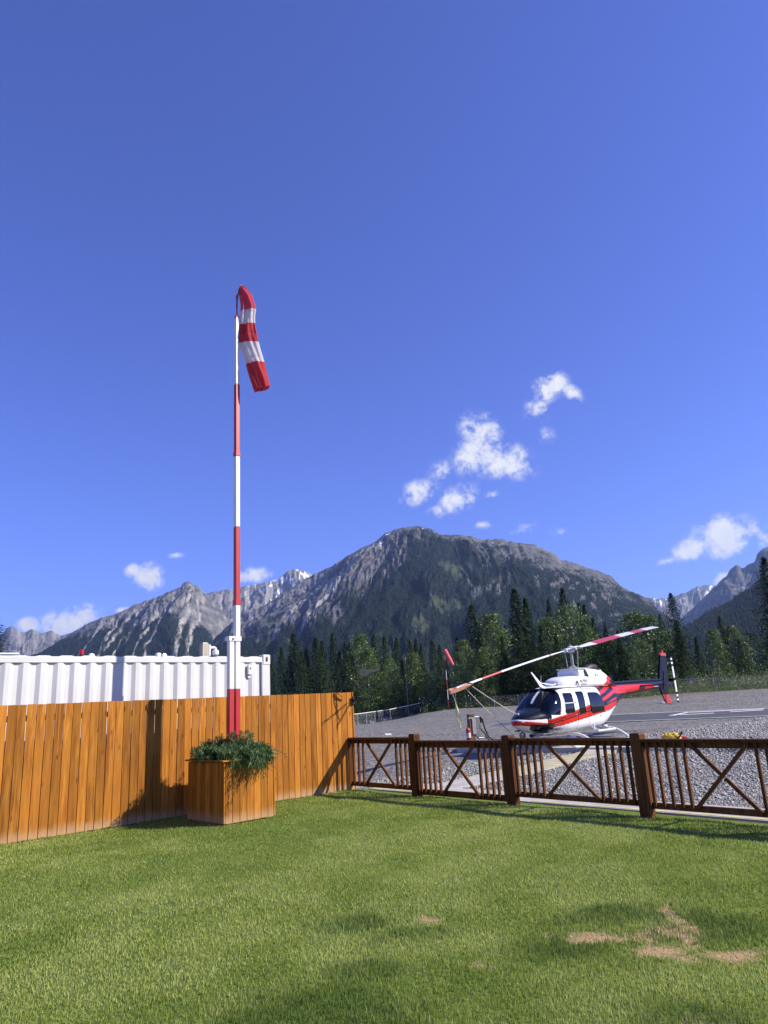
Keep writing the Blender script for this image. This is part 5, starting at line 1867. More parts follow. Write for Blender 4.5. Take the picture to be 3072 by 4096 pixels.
# ------------------------------------------------------------------ rotor cover, tie-downs, streamer
def build_tiedown():
    root_o, hub, B = HELI
    R = 5.64
    tip = hub + B * R + np.array([0, 0, -.10])
    Cc = np.cross(np.array([0, 0, 1.0]), B); Cc /= np.linalg.norm(Cc)
    t = hw(tip)
    dB = HX * B[0] + HY * B[1] + np.array([0, 0, B[2]])
    dC = HX * Cc[0] + HY * Cc[1]
    root = thing('blade_cover', 'orange fabric cover tied over the lower rotor blade tip', 'blade cover', tuple(t))
    m = MB()
    n = 10; rows = 9; V = []; Fc = []
    for i in range(rows):
        s = i / (rows - 1)
        o = dB * (-.55 + .72 * s); wdt = .20 * (1 - .80 * s ** 2.2); hgt = .046 * (1 - .6 * s)
        for k in range(n):
            an = 2 * math.pi * k / n
            sag = .03 * math.sin(3 * s + k) * s
            V.append(o + dC * wdt * math.cos(an) + np.array([0, 0, hgt * math.sin(an) - (.06 * s if math.sin(an) < 0 else 0) + sag]))
    for i in range(rows - 1):
        for k in range(n): Fc.append((i * n + k, i * n + (k + 1) % n, (i + 1) * n + (k + 1) % n, (i + 1) * n + k))
    Fc.append(tuple((rows - 1) * n + k for k in range(n)))
    m.add(V, Fc)
    m.build('cover', plain('orange_cover', (.60, .30, .17), .8, var=.25, sc=14, bmp=.3), root, True)
    m = MB(); o = dB * -.50
    ring = [o + dC * .215 * math.cos(a) + np.array([0, 0, .058 * math.sin(a)]) for a in np.linspace(0, 2 * math.pi, 17)]
    m.tube(ring, .012, 6, False); m.build('strap', MAT['black'], root)
    # streamer
    s = thing('streamer', 'pale yellow warning streamer hanging from the orange blade cover', 'streamer', tuple(t + dB * .02 + np.array([0, 0, -.08])))
    m = MB()
    z = np.linspace(0, -.86, 14)
    for k in (-.02, .02):
        V = []; Fc = []
        for i, q in enumerate(z):
            off = np.array([.02 * math.sin(i * .8 + k * 60) + .11 * (i / 13.) + k, .02 * math.cos(i * .6), q])
            sd = np.array([math.cos(i * .5 + k * 40), math.sin(i * .5 + k * 40), 0]) * .018
            V += [off - sd, off + sd]
        for i in range(len(z) - 1): Fc.append((2 * i, 2 * i + 1, 2 * i + 3, 2 * i + 2))
        m.add(V, Fc)
    m.build('ribbon', plain('streamer_yellow', (.62, .64, .30), .7, var=.2), s)
    # ropes
    rope_m = plain('white_rope', (.62, .60, .55), .8, var=.2, sc=40)
    def rope(name, lab, p, q, sag, r=.008):
        p, q = np.array(p), np.array(q)
        o = thing(name, lab, 'rope', tuple(q), group=None)
        tt = np.linspace(0, 1, 24)
        P = p[None] * (1 - tt[:, None]) + q[None] * tt[:, None]; P[:, 2] -= sag * 4 * tt * (1 - tt)
        m = MB(); m.tube(P - q, r, 6); m.build('rope', rope_m, o)
    a = t + dB * -.48
    e = hw((1.35, .05, .58))
    rope('tie_down_rope', 'white tie down rope running from blade tip across the nose to the undercarriage', a + dC * .15, e, .10)
    g = on_z(2090, 2972, UPZ + .02)
    rope('tie_down_rope', 'second white tie down rope from blade tip to the gravel beside the fuel stand', a - dC * .1, g, .05)


build_tiedown()


# ------------------------------------------------------------------ fuel stand and extinguisher
def build_fuel_stand():
    c = on_z(1890, 2972, UPZ)
    fwd = c - CAMP; fwd[2] = 0; D = np.linalg.norm(fwd); fwd /= D
    rt = np.array([fwd[1], -fwd[0], 0])
    sc = D / FPX * 1.02
    yaw = math.atan2(rt[1], rt[0]) + .45
    root = thing('fuel_stand', 'timber post fuel stand with grey boxes and black hoses', 'fuel pump', (c[0], c[1], UPZ), yaw)
    H = on_z(1890, 2856, UPZ)
    zt = CAMP[2] + ray(1890, 2856)[2] / np.hypot(*ray(1890, 2856)[:2]) * D - UPZ
    m = MB(); m.box((0, 0, zt / 2), (.19, .19, zt), b=.008); m.build('post', wood('dark_post', (.07, .045, .03), (.16, .10, .06), (.32, .21, .12), knots=False), root)
    m = MB(); m.box((.0, -.105, zt - .13), (.24, .012, .05), b=.002); m.box((.0, -.10, zt - .13), (.30, .006, .02)); m.build('strap', MAT['galv'], root)
    m = MB(); m.box((.06, -.112, zt - .40), (.13, .02, .52), b=.003); m.build('plate', MAT['galv'], root)
    m = MB(); m.box((.185, -.01, zt - .30), (.17, .20, .36), b=.01); b = m.build('switch_box', MAT['grey'], root)
    m = MB(); m.box((.185, -.01, zt - .10), (.19, .22, .05), b=.01); m.build('box_hood', MAT['white'], b)
    m = MB(); m.box((.20, -.01, zt - .62), (.19, .20, .24), b=.01); m.build('junction_box', MAT['grey'], root)
    m = MB(); m.tube([(.20, -.02, zt - .74), (.18, -.02, .16), (.42, -.02, .14), (.60, -.02, .15)], .022, 8); m.build('conduit', MAT['galv'], root)
    m = MB(); m.tube([(.30, -.05, zt - .16), (.36, -.06, zt - .12), (.42, -.06, zt - .22), (.48, -.06, zt - .5), (.60, -.07, zt - .78), (.75, -.1, .05), (1.0, -.15, .03)], .028, 8); m.build('hose', MAT['rubber'], root, True)
    m = MB(); m.tube([(.30, .03, zt - .20), (.34, .03, zt - .5), (.50, .02, .3), (.62, .0, .06), (.9, .1, .03)], .026, 8); m.build('hose', MAT['rubber'], root, True)
    m = MB(); m.tube([(.31, -.05, zt - .08), (.36, -.05, zt - .10), (.38, -.05, zt - .30)], .022, 8); m.box((.345, -.05, zt - .2), (.03, .03, .18)); m.tube([(.32, -.05, zt - .24), (.33, -.05, zt - .30), (.38, -.05, zt - .29)], .008, 6); m.build('nozzle', MAT['black'], root)
    ex = thing('fire_extinguisher', 'red fire extinguisher hanging on the fuel stand post', 'extinguisher', tuple(np.array([c[0], c[1], UPZ])), yaw)
    z0 = zt - 1.02
    z0 = max(z0, .03)
    z1 = zt - .42
    m = MB(); m.lathe([(.05, z0), (.075, z0 + .02), (.075, z1 - .10), (.06, z1 - .05), (.03, z1 - .02), (.02, z1)], (-.155, -.06, 0), 16); m.build('cylinder', plain('extinguisher_red', (.45, .012, .02), .3, var=.05, coat=.5), ex, True)
    m = MB(); m.lathe([(.0762, z1 - .34), (.0766, z1 - .33), (.0766, z1 - .19), (.0762, z1 - .18)], (-.155, -.06, 0), 16); m.build('label', plain('label_paper', (.70, .70, .68), .6, var=.2, sc=60), ex)
    m = MB(); m.box((-.155, -.06, z1 + .015), (.04, .03, .04)); m.beam((-.20, -.08, z1 + .02), (-.10, -.05, z1 + .06), .015, .015); m.tube([(-.14, -.08, z1), (-.21, -.11, z1 - .06), (-.225, -.10, z0 + .2)], .012, 6); m.build('valve', MAT['black'], ex)
    m = MB(); m.lathe([(.078, z1 - .38), (.080, z1 - .38), (.080, z1 - .35), (.078, z1 - .35)], (-.155, -.06, 0), 16); m.build('bracket', MAT['black'], ex)
    # folded blade pole lying from the stand towards the nose
    a = np.array([.66, -.02, zt - .42]); 
    q0 = on_z(1958, 2905, UPZ + .55); q1 = hw((3.30, -.12, .98))
    p = thing('tow_bar', 'long thin white bar resting between fuel stand and helicopter nose', 'bar', tuple(q0))
    m = MB(); m.tube([q0 - q0, (q1 - q0) * .5 + [0, 0, .02], q1 - q0], [.012, .03, .035], 8); m.build('bar', MAT['white'], p)


build_fuel_stand()


def build_bag():
    c = on_z(2692, 2966, UPZ - .01)
    D = np.linalg.norm(c[:2]); s = D / FPX
    fwd = np.array([c[0], c[1], 0]) / D; yaw = math.atan2(-fwd[0], fwd[1])
    root = thing('kit_bag', 'crumpled yellow kit bag lying on the gravel beyond the railing', 'bag', tuple(c), yaw)
    bm = bmesh.new()
    bmesh.ops.create_icosphere(bm, subdivisions=4, radius=1)
    for v in bm.verts:
        x, y, z = v.co
        f = 1 + .30 * (float(fbm(x * 2.3 + 4, z * 2.3 + y, 4, 51)) - .5) * 2 + .12 * abs(math.sin(x * 6 + z * 4))
        tall = 1.0 + .5 * math.exp(-((x + .75) / .25) ** 2) + .25 * math.exp(-((x - .8) / .3) ** 2)
        v.co = (x * .25 * f, y * .16 * f, max(-.02, z * .14 * tall * f + .09))
    me = bpy.data.meshes.new('fabric'); bm.to_mesh(me); bm.free()
    me.polygons.foreach_set('use_smooth', [True] * len(me.polygons))
    obj_me('fabric', me, plain('bag_yellow', (.72, .48, .02), .6, var=.2, sc=12, bmp=.5), root)
    m = MB(); m.tube([(.10, -.16, .05), (.20, -.13, .14), (.27, -.05, .26), (.22, .05, .20)], .022, 6); m.build('strap', MAT['black'], root)
    c2 = on_z(2728, 2964, UPZ - .01)
    r2 = thing('fabric_roll', 'small red fabric roll beside the yellow kit bag', 'bag', tuple(c2), yaw)
    m = MB(); m.tube([(-.16, 0, .05), (-.1, 0, .07), (.1, 0, .075), (.17, .0, .06)], [.03, .06, .06, .03], 10); m.build('roll', plain('roll_red', (.5, .03, .04), .7, var=.2, sc=14), r2, True)
    # pale plastic thing lying out on the gravel on the left
    c3 = ground_at(1553, 2941)
    r3 = thing('plastic_tray', 'white plastic tray lying alone on the open gravel', 'tray', tuple(c3), .3)
    m = MB(); s3 = np.linalg.norm(c3[:2]) / FPX
    m.box((0, 0, .02), (26 * s3, 10 * s3, .03), b=.01); m.box((0, 4 * s3, .05), (26 * s3, .03, .06), b=.008); m.build('tray', MAT['white'], r3)
    rng = np.random.default_rng(8)
    for i, (px, py, w, lab) in enumerate([(2648, 2812, 11, 'pale flat rock on the gravel left of the tail fin'), (1800, 2941, 9, 'brown stone on the gravel left of the fuel stand')]):
        c4 = ground_at(px, py)
        r4 = thing('rock', lab, 'rock', tuple(c4), .5 * i)
        bm = bmesh.new(); bmesh.ops.create_icosphere(bm, subdivisions=2, radius=1)
        k = np.linalg.norm(c4[:2]) / FPX * w
        for v in bm.verts: v.co = (v.co.x * k * rng.uniform(.85, 1.1), v.co.y * k * .7 * rng.uniform(.85, 1.1), max(-.1 * k, v.co.z * k * .4 * rng.uniform(.8, 1.1)))
        me = bpy.data.meshes.new('stone'); bm.to_mesh(me); bm.free()
        obj_me('stone', me, plain('pale_rock' if i == 0 else 'brown_rock', (.5, .49, .46) if i == 0 else (.22, .15, .10), .9, var=.25), r4)


build_bag()


# ------------------------------------------------------------------ chain link fences at the edge of the gravel
def build_chainlink(name, lab, pts, h, toprail, spacing, mesh_on=True):
    """pts: ground points along the line"""
    P = np.array(pts, float)
    s = np.concatenate([[0], np.cumsum(np.linalg.norm(np.diff(P[:, :2], axis=0), axis=1))])
    root = thing(name, lab, 'fence', tuple(P[0]))
    def at(q): return np.array([np.interp(q, s, P[:, i]) for i in range(3)]) - P[0]
    n = max(1, int(round(s[-1] / spacing)))
    m = MB(); m.tube([(0, 0, -.3), (0, 0, h)], .035, 6); me = m.mesh('post', [MAT['galv']])
    for i in range(n + 1):
        obj_me('post', me, None, root, tuple(at(s[-1] * i / n)))
    m = MB()
    qq = np.linspace(0, s[-1], max(2, 2 * n + 1))
    m.tube([at(q) + [0, 0, h - .02] for q in qq], .045 if toprail else .008, 6); m.build('top_rail' if toprail else 'top_wire', MAT['white'] if toprail else MAT['galv'], root)
    # diamond mesh of real wires
    V = []; Fc = []; step = .14; r = .0035
    k = 0
    for sg in (1, -1):
        for q in np.arange(0, s[-1], step):
            q2 = q + sg * h * .8
            a, b = (q, q2)
            z0, z1 = .04, h - .03
            if b < 0: z1 = z0 + (z1 - z0) * (a / (a - b)); b = 0
            if b > s[-1]: z1 = z0 + (z1 - z0) * ((s[-1] - a) / (b - a)); b = s[-1]
            if abs(b - a) < .02: continue
            p0 = at(a) + [0, 0, z0]; p1 = at(b) + [0, 0, z1]
            u_ = np.array([0, 0, r]); w_ = np.cross(p1 - p0, [0, 0, 1.]); w_ = w_ / (np.linalg.norm(w_) + 1e-9) * r
            V += [p0 + u_, p0 + w_ - u_ * .5, p0 - w_ - u_ * .5, p1 + u_, p1 + w_ - u_ * .5, p1 - w_ - u_ * .5]
            Fc += [(k, k + 1, k + 4, k + 3), (k + 1, k + 2, k + 5, k + 4), (k + 2, k, k + 3, k + 5)]; k += 6
    me = mesh_np('wire_mesh', np.array(V), np.array(Fc))
    o = obj_me('wire_mesh', me, MAT['galv'], root); o['kind'] = 'stuff'


def fence_pts(px_list):
    return [ground_at(x, y) for x, y in px_list]


def at_dist(px, D, z=None):
    d = ray(px, 2820 - (px - 1536) * .056); h = d[:2] / np.linalg.norm(d[:2])
    p = np.array([h[0] * D, h[1] * D, 0.0]); p[2] = float(gz(p[0], p[1])) if z is None else z
    return p


build_chainlink('chain_link_fence', 'galvanised chain link fence with bright top rail at the left of the gravel', [at_dist(1370, 80), at_dist(1434, 85), at_dist(1565, 94), at_dist(1690, 96)], 1.25, True, 2.6)
build_chainlink('chain_link_fence', 'dull chain link fence in the shade of the tall trees behind the helicopter', [at_dist(1693, 95.5), at_dist(1825, 90), at_dist(2060, 88), at_dist(2380, 88), at_dist(2700, 88)], 1.25, False, 3.0)
build_chainlink('chain_link_fence', 'chain link fence along the weedy verge behind the tail rotor', [at_dist(2703, 88), at_dist(2801, 84), at_dist(2908, 85), at_dist(3007, 84), at_dist(3250, 84)], 1.3, False, 3.0)
for q in (2745, 2797): pass
m_ = MB(); a_ = at_dist(2703, 87.9); b_ = at_dist(2799, 84.2)
r_ = thing('gate_rail', 'pale pipe rail on the chain link fence right of the tail rotor', 'rail', tuple(a_))
m_.tube([np.array([0, 0, 1.36]), b_ - a_ + np.array([0, 0, 1.40])], .045, 6); m_.build('pipe', plain('cream_pipe', (.62, .62, .52), .5), r_)


# ------------------------------------------------------------------ second windsock beyond the fence
def build_far_sock():
    D = 88.6
    b = at_dist(1793, D)
    fwd = np.array([b[0], b[1], 0]) / np.hypot(b[0], b[1]); rt = np.array([fwd[1], -fwd[0], 0])
    root = thing('far_windsock_mast', 'thin red and white pole among the shrubs left of the helicopter', 'mast', tuple(b))
    sc = D / FPX / .965
    top = (2818 - 2598) * sc * 1.0 + (HCAM - b[2]) * 0
    H = CAMP[2] + ray(1776, 2602)[2] / np.hypot(*ray(1776, 2602)[:2]) * D - b[2]
    zs = np.linspace(0, H, 7)
    for i in range(6):
        m = MB(); m.tube([(0, 0, zs[i]), (0, 0, zs[i + 1] - .005)], .045, 8); m.build('mast_section', MAT['white'] if i % 2 else MAT['red'], root)
    so = thing('far_windsock', 'small limp pinkish red windsock on the far thin pole', 'windsock', tuple(b + [0, 0, H]))
    crop = lambda X, Y: ray(1050 + X / 2.074, 2300 + Y / 2.074)
    P = []
    for X, Y in ((1512, 618), (1522, 645), (1540, 680), (1560, 715), (1580, 748)):
        d = crop(X, Y); t = (D) / (d @ fwd); P.append(CAMP + d * t - (b + [0, 0, H]))
    m = MB(); m.tube(P, [.20, .27, .28, .25, .18], 12); m.build('sock', plain('faded_red_cloth', (.80, .13, .12), .8, var=.3, sc=2), so, True)
    m = MB(); m.tube([np.array([0, 0, -.1]), np.array(P[0])], .04, 6); m.build('arm', MAT['steel'], so)


build_far_sock()


# ------------------------------------------------------------------ mountains
def px_dir(px, py):
    d = ray(px, py); h = math.hypot(d[0], d[1])
    return math.atan2(d[0], d[1]), d[2] / h


FOREST_V, FOREST_T, FOREST_C = [], [], []


def mountain(name, label, sky, R, Rb, mode, rows=170, dpx=2.6, jag=.006, spur=.10, seed=1, ntree=0, tree_h=(9, 15), power=1.2, skew=0.0):
    A = np.array([px_dir(*p) for p in sky])
    n = max(60, int((sky[-1][0] - sky[0][0]) / dpx))
    az = np.linspace(A[0, 0], A[-1, 0], n)
    te = np.interp(az, A[:, 0], A[:, 1])
    pxs = np.interp(az, A[:, 0], [p[0] for p in sky])
    k = np.ones(5) / 5
    te2 = np.convolve(np.pad(te, 2, mode='edge'), k, 'valid'); te = te * .6 + te2 * .4
    te = te + (fbm(az * 220, az * 0 + seed, 5, seed, .6) - .5) * jag
    kw = max(3, int(150 / dpx)) | 1
    kk = np.hanning(kw + 2)[1:-1]; kk /= kk.sum()
    tes = te2
    for _ in range(2): tes = np.convolve(np.pad(tes, kw // 2, mode='edge'), kk, 'valid')
    tes = np.minimum(tes, te2 * 1.02)
    Rz = R * (1 + .10 * (fbm(az * 6, az * 0 + 3, 3, seed + 5) - .5))
    t = np.concatenate([np.linspace(0, 1, rows), 1 + np.linspace(.03, .35, 6)])
    T, AZ = np.meshgrid(t, az, indexing='ij')
    TE = np.broadcast_to(te, T.shape); RR = np.broadcast_to(Rz, T.shape); PX = np.broadcast_to(pxs, T.shape)
    r = Rb + (RR - Rb) * T
    TS = np.broadcast_to(tes, T.shape); TE0 = TE; TE = TS + (TE - TS) * sstep(.80, 1.0, T)
    H = TE * RR
    f = np.where(T <= 1, np.clip(T, 0, 1) ** power, 1 - (T - 1) * 1.4)
    z = HCAM + H * f - 6 * (1 - np.clip(T, 0, 1))
    s = AZ * R / 420.0
    env = sstep(0, .22, T) * sstep(1.0, .90, T)
    wx = (fbm(s * 1.1 + 7, T * 2.3, 3, seed + 11) - .5) * 1.6; wy = (fbm(s * 1.1 - 4, T * 2.3, 3, seed + 13) - .5) * .9
    sk = s - skew * (1 - T) * 5
    big = fbm(sk * .55 + wx * .3, T * 1.5 + wy, 3, seed + 20) - .5
    g1 = ridged(sk * 1.15 + wx, T * 2.1 + wy, 4, seed + 40) - .5
    g2 = fbm(sk * 4.5 + wx * 2, T * 8 + wy * 3, 5, seed + 60) - .5
    d = (big * 2.2 + g1 * .8 + g2 * .55) * spur * H * env
    d = d + (ridged(s * 11 + wx * 3, T * 24 + wy * 6, 4, seed + 80) - .55) * .020 * H * np.minimum(1, env + .05)
    r = r - d * .5
    z = np.where(T <= 1, np.minimum(z + d, HCAM + TE * r * (.86 + .14 * T)), z)
    X = r * np.sin(AZ); Y = r * np.cos(AZ)
    V = np.stack([X, Y, z], -1).reshape(-1, 3)
    idx = np.arange(T.size).reshape(T.shape)
    Fq = np.stack([idx[:-1, :-1], idx[:-1, 1:], idx[1:, 1:], idx[1:, :-1]], -1).reshape(-1, 4)
    # colours of rock, scree, forest, meadow, snow by place
    nz = fbm(s * 5, T * 9, 5, seed + 100); nz2 = fbm(s * 14 + skew * T * 10, T * 22, 4, seed + 120)
    strata = fbm(s * .7 + wx, z / 34.0 + s * 1.6 + wy * 2, 4, seed + 140)
    rock = np.array([.150, .150, .156])[None, None] * (.60 + .62 * (strata - .2) + .50 * (nz2 - .35))[..., None]
    scree = np.array([.34, .325, .30]); snow = np.array([.86, .87, .90])
    pine = np.array([.010, .017, .014]); meadow = np.array([.046, .062, .026]); leafy = np.array([.026, .044, .018])
    fmask, sm, mm, wm, lm = mode(PX, T, nz, nz2, g1, g2, s)
    col = np.clip(rock * (1.0 if seed != 6 else .84), .03, 1)
    for m_, c_ in ((sm, scree), (mm, meadow), (fmask, pine), (lm, leafy), (wm, snow)):
        m_ = np.clip(m_, 0, 1)[..., None]; col = col * (1 - m_) + c_ * m_
    me = mesh_np(name, V, Fq, True, {'col': np.clip(col, .004, .95).reshape(-1, 3)})
    if me.polygons[len(me.polygons) // 2].normal.z < 0: me.flip_normals()
    o = obj_me(name, me, ROCKM)
    tag(o, label, kind='structure')
    # conifers standing on the slope
    if ntree:
        rng = np.random.default_rng(seed)
        gi = rng.integers(0, T.shape[1] - 1, ntree * 3); ti = (rng.random(ntree * 3) ** .8 * (rows - 2)).astype(int)
        ok = (np.clip(fmask, 0, 1)[ti, gi] * (1 - np.clip(sm * .8, 0, 1)[ti, gi])) > rng.random(ntree * 3) * .9 + .05
        gi, ti = gi[ok][:ntree], ti[ok][:ntree]
        fu, fv = rng.random(len(gi)), rng.random(len(gi))
        P3 = V.reshape(T.shape + (3,))
        B = (P3[ti, gi] * ((1 - fu) * (1 - fv))[:, None] + P3[ti + 1, gi] * (fu * (1 - fv))[:, None] + P3[ti, gi + 1] * ((1 - fu) * fv)[:, None] + P3[ti + 1, gi + 1] * (fu * fv)[:, None])
        h = rng.uniform(*tree_h, len(gi)) * (1.15 - .35 * ti / rows)
        cones(B, h, rng, lm[ti, gi])
    return o


def cones(B, h, rng, leaf, broad=.20):
    n = len(B)
    an = rng.uniform(0, 6.28, n)
    w = h * rng.uniform(broad * .7, broad * 1.25, n)
    ring = [B + np.stack([np.cos(an + k * 1.5708) * w, np.sin(an + k * 1.5708) * w, h * .04], 1) for k in range(4)]
    tip = B + np.stack([rng.normal(0, .02, n) * h, rng.normal(0, .02, n) * h, h], 1)
    V = np.stack(ring + [tip], 1).reshape(-1, 3)
    T = (np.arange(n)[:, None, None] * 5 + np.array([[0, 1, 4], [1, 2, 4], [2, 3, 4], [3, 0, 4]])[None]).reshape(-1, 3)
    c = np.where(rng.random((n, 1)) < .5 * np.clip(leaf, 0, 1)[:, None] + .02, np.array([[.030, .050, .018]]), np.array([[.010, .018, .014]])) * rng.uniform(.6, 1.5, (n, 1))
    off = sum(len(v) for v in FOREST_V)
    FOREST_V.append(V); FOREST_T.append(T + off); FOREST_C.append(np.repeat(c, 5, 0))


ROCKM = attr_mat('mountain_rock', rough=.95, spec=.1, mottled=.26, msc=.022, bmp=.8, bsc=.03, bdist=11)


def curve(PX, pts):
    return np.interp(PX, [p[0] for p in pts], [p[1] for p in pts])


def blob(PX, T, cx, ct, wx, wt, n=None, k=.9):
    d = np.hypot((PX - cx) / wx, (T - ct) / wt)
    if n is not None: d = d + (n - .5) * k
    return sstep(1.0, .55, d)


def mode_main(PX, T, nz, nz2, g1, g2, s):
    tl = curve(PX, [(900, .62), (1150, .48), (1330, .42), (1450, .52), (1560, .66), (1700, .84), (1790, .83), (1900, .75), (2000, .67), (2120, .65), (2250, .66), (2400, .70), (2600, .9), (2700, 1.1)])
    e = T - tl + (nz - .5) * .30 + (nz2 - .5) * .10 - g1 * .10
    forest = sstep(.05, -.05, e)
    forest = np.maximum(forest, .75 * sstep(.28, .12, e) * sstep(.48, .62, nz2))
    # pale gully running down the left shoulder, other chutes
    c1 = 1500 - (1 - T) * 560 + (nz - .5) * 60
    gul = sstep(26, 6, np.abs(PX - c1)) * sstep(.36, .5, T) * sstep(.95, .8, T)
    c2 = 1330 - (1 - T) * 480 + (nz - .5) * 90
    gul = np.maximum(gul, .7 * sstep(30, 6, np.abs(PX - c2)) * sstep(.45, .55, T) * sstep(.9, .75, T))
    ch = sstep(.60, .72, ridged(s * 3.2, T * 1.6, 3, 301)) * sstep(.60, .75, T) * sstep(2450, 1850, PX)
    scr = np.clip(gul + .6 * ch * sstep(.45, .6, nz2), 0, 1)
    mead = blob(PX, T, 1820, .62, 75, .07, nz2) + blob(PX, T, 1950, .72, 50, .09, nz2) * .8 + blob(PX, T, 1760, .40, 75, .05, nz2) + blob(PX, T, 1660, .29, 40, .04, nz2) + blob(PX, T, 2010, .55, 40, .05, nz2) * .6
    rockp = sstep(.52, .66, nz2) * (blob(PX, T, 1930, .50, 110, .08, nz) + blob(PX, T, 2260, .55, 160, .22, nz) + blob(PX, T, 2420, .55, 110, .25, nz) * .8 + blob(PX, T, 1250, .62, 120, .12, nz))
    forest = forest * (1 - np.clip(gul, 0, 1)) * (1 - np.clip(mead, 0, 1) * .85) * (1 - np.clip(rockp, 0, 1) * .8)
    snow = blob(PX, T, 1545, .93, 24, .012, nz2, .4) + blob(PX, T, 1525, .88, 9, .008) + blob(PX, T, 1690, .96, 5, .02) + blob(PX, T, 1735, .95, 10, .022, nz2, .5)
    leaf = sstep(.20, .08, T + (nz - .5) * .16) * .8 + blob(PX, T, 1400, .16, 260, .05, nz) * .6
    return forest, scr * (1 - .3 * forest), mead * .85, snow, leaf * .8


def mode_left(PX, T, nz, nz2, g1, g2, s):
    tl = curve(PX, [(150, .98), (300, .88), (480, .78), (650, .62), (760, .56), (880, .64), (960, .80)])
    e = T - tl + (nz - .5) * .34 + (nz2 - .5) * .10
    forest = sstep(.06, -.06, e)
    # pale avalanche chutes slanting down to the left
    scr = np.zeros_like(T)
    for c0, sl, w, ta, tb in ((800, 150, 16, .22, .85), (835, 130, 11, .28, .80), (700, 260, 11, .25, .80), (770, 300, 9, .18, .60), (585, 330, 12, .35, .9), (520, 240, 8, .45, .95), (640, 330, 7, .2, .6), (455, 300, 10, .35, .9), (600, 190, 9, .5, .95), (730, 210, 8, .45, .9)):
        c = c0 - (1 - T) * sl + (nz - .5) * 46 + (nz2 - .5) * 26
        scr = np.maximum(scr, sstep(w, w * .3, np.abs(PX - c)) * sstep(ta, ta + .10, T) * sstep(tb + .08, tb - .05, T) * (.55 + .45 * sstep(.35, .6, nz2)))
    forest = forest * (1 - scr)
    light = .35 * sstep(.5, .68, nz2) * sstep(.4, .6, T)
    return forest, np.clip(scr + light, 0, 1), 0 * T, 0 * T, .35 * sstep(.15, .05, T)


def mode_back(PX, T, nz, nz2, g1, g2, s):
    snow = sstep(.66, .72, nz2 + .30 * (T - .9) + .12 * (nz - .5)) * sstep(.70, .92, T) * sstep(900, 1080, PX)
    streak = .5 * sstep(.55, .75, ridged(s * 9, T * 1.2, 2, 404))
    return .6 * sstep(.42, .30, T), streak, 0 * T, snow, 0 * T


def mode_far(PX, T, nz, nz2, g1, g2, s):
    snow = sstep(.68, .74, nz2 + .5 * (T - .95)) * sstep(.8, .95, T) * .8 + blob(PX, T, 2825, .88, 14, .05, nz2, .5) + blob(PX, T, 2640, .9, 5, .08)
    return .5 * sstep(.5, .35, T + (nz - .5) * .3), .6 * sstep(.55, .7, nz2) * sstep(.4, .6, T), 0 * T, snow, 0 * T


def mode_blue(PX, T, nz, nz2, g1, g2, s):
    f = sstep(.04, -.04, T - .42 + (nz - .5) * .3)
    scr = blob(PX, T, 2960, .80, 12, .10, nz2) + .4 * sstep(.58, .7, nz2)
    return f, scr * .7, 0 * T, 0 * T, 0 * T


def mode_hill(PX, T, nz, nz2, g1, g2, s):
    return np.ones_like(T), 0 * T, 0 * T, 0 * T, .5 * sstep(.3, .1, T)


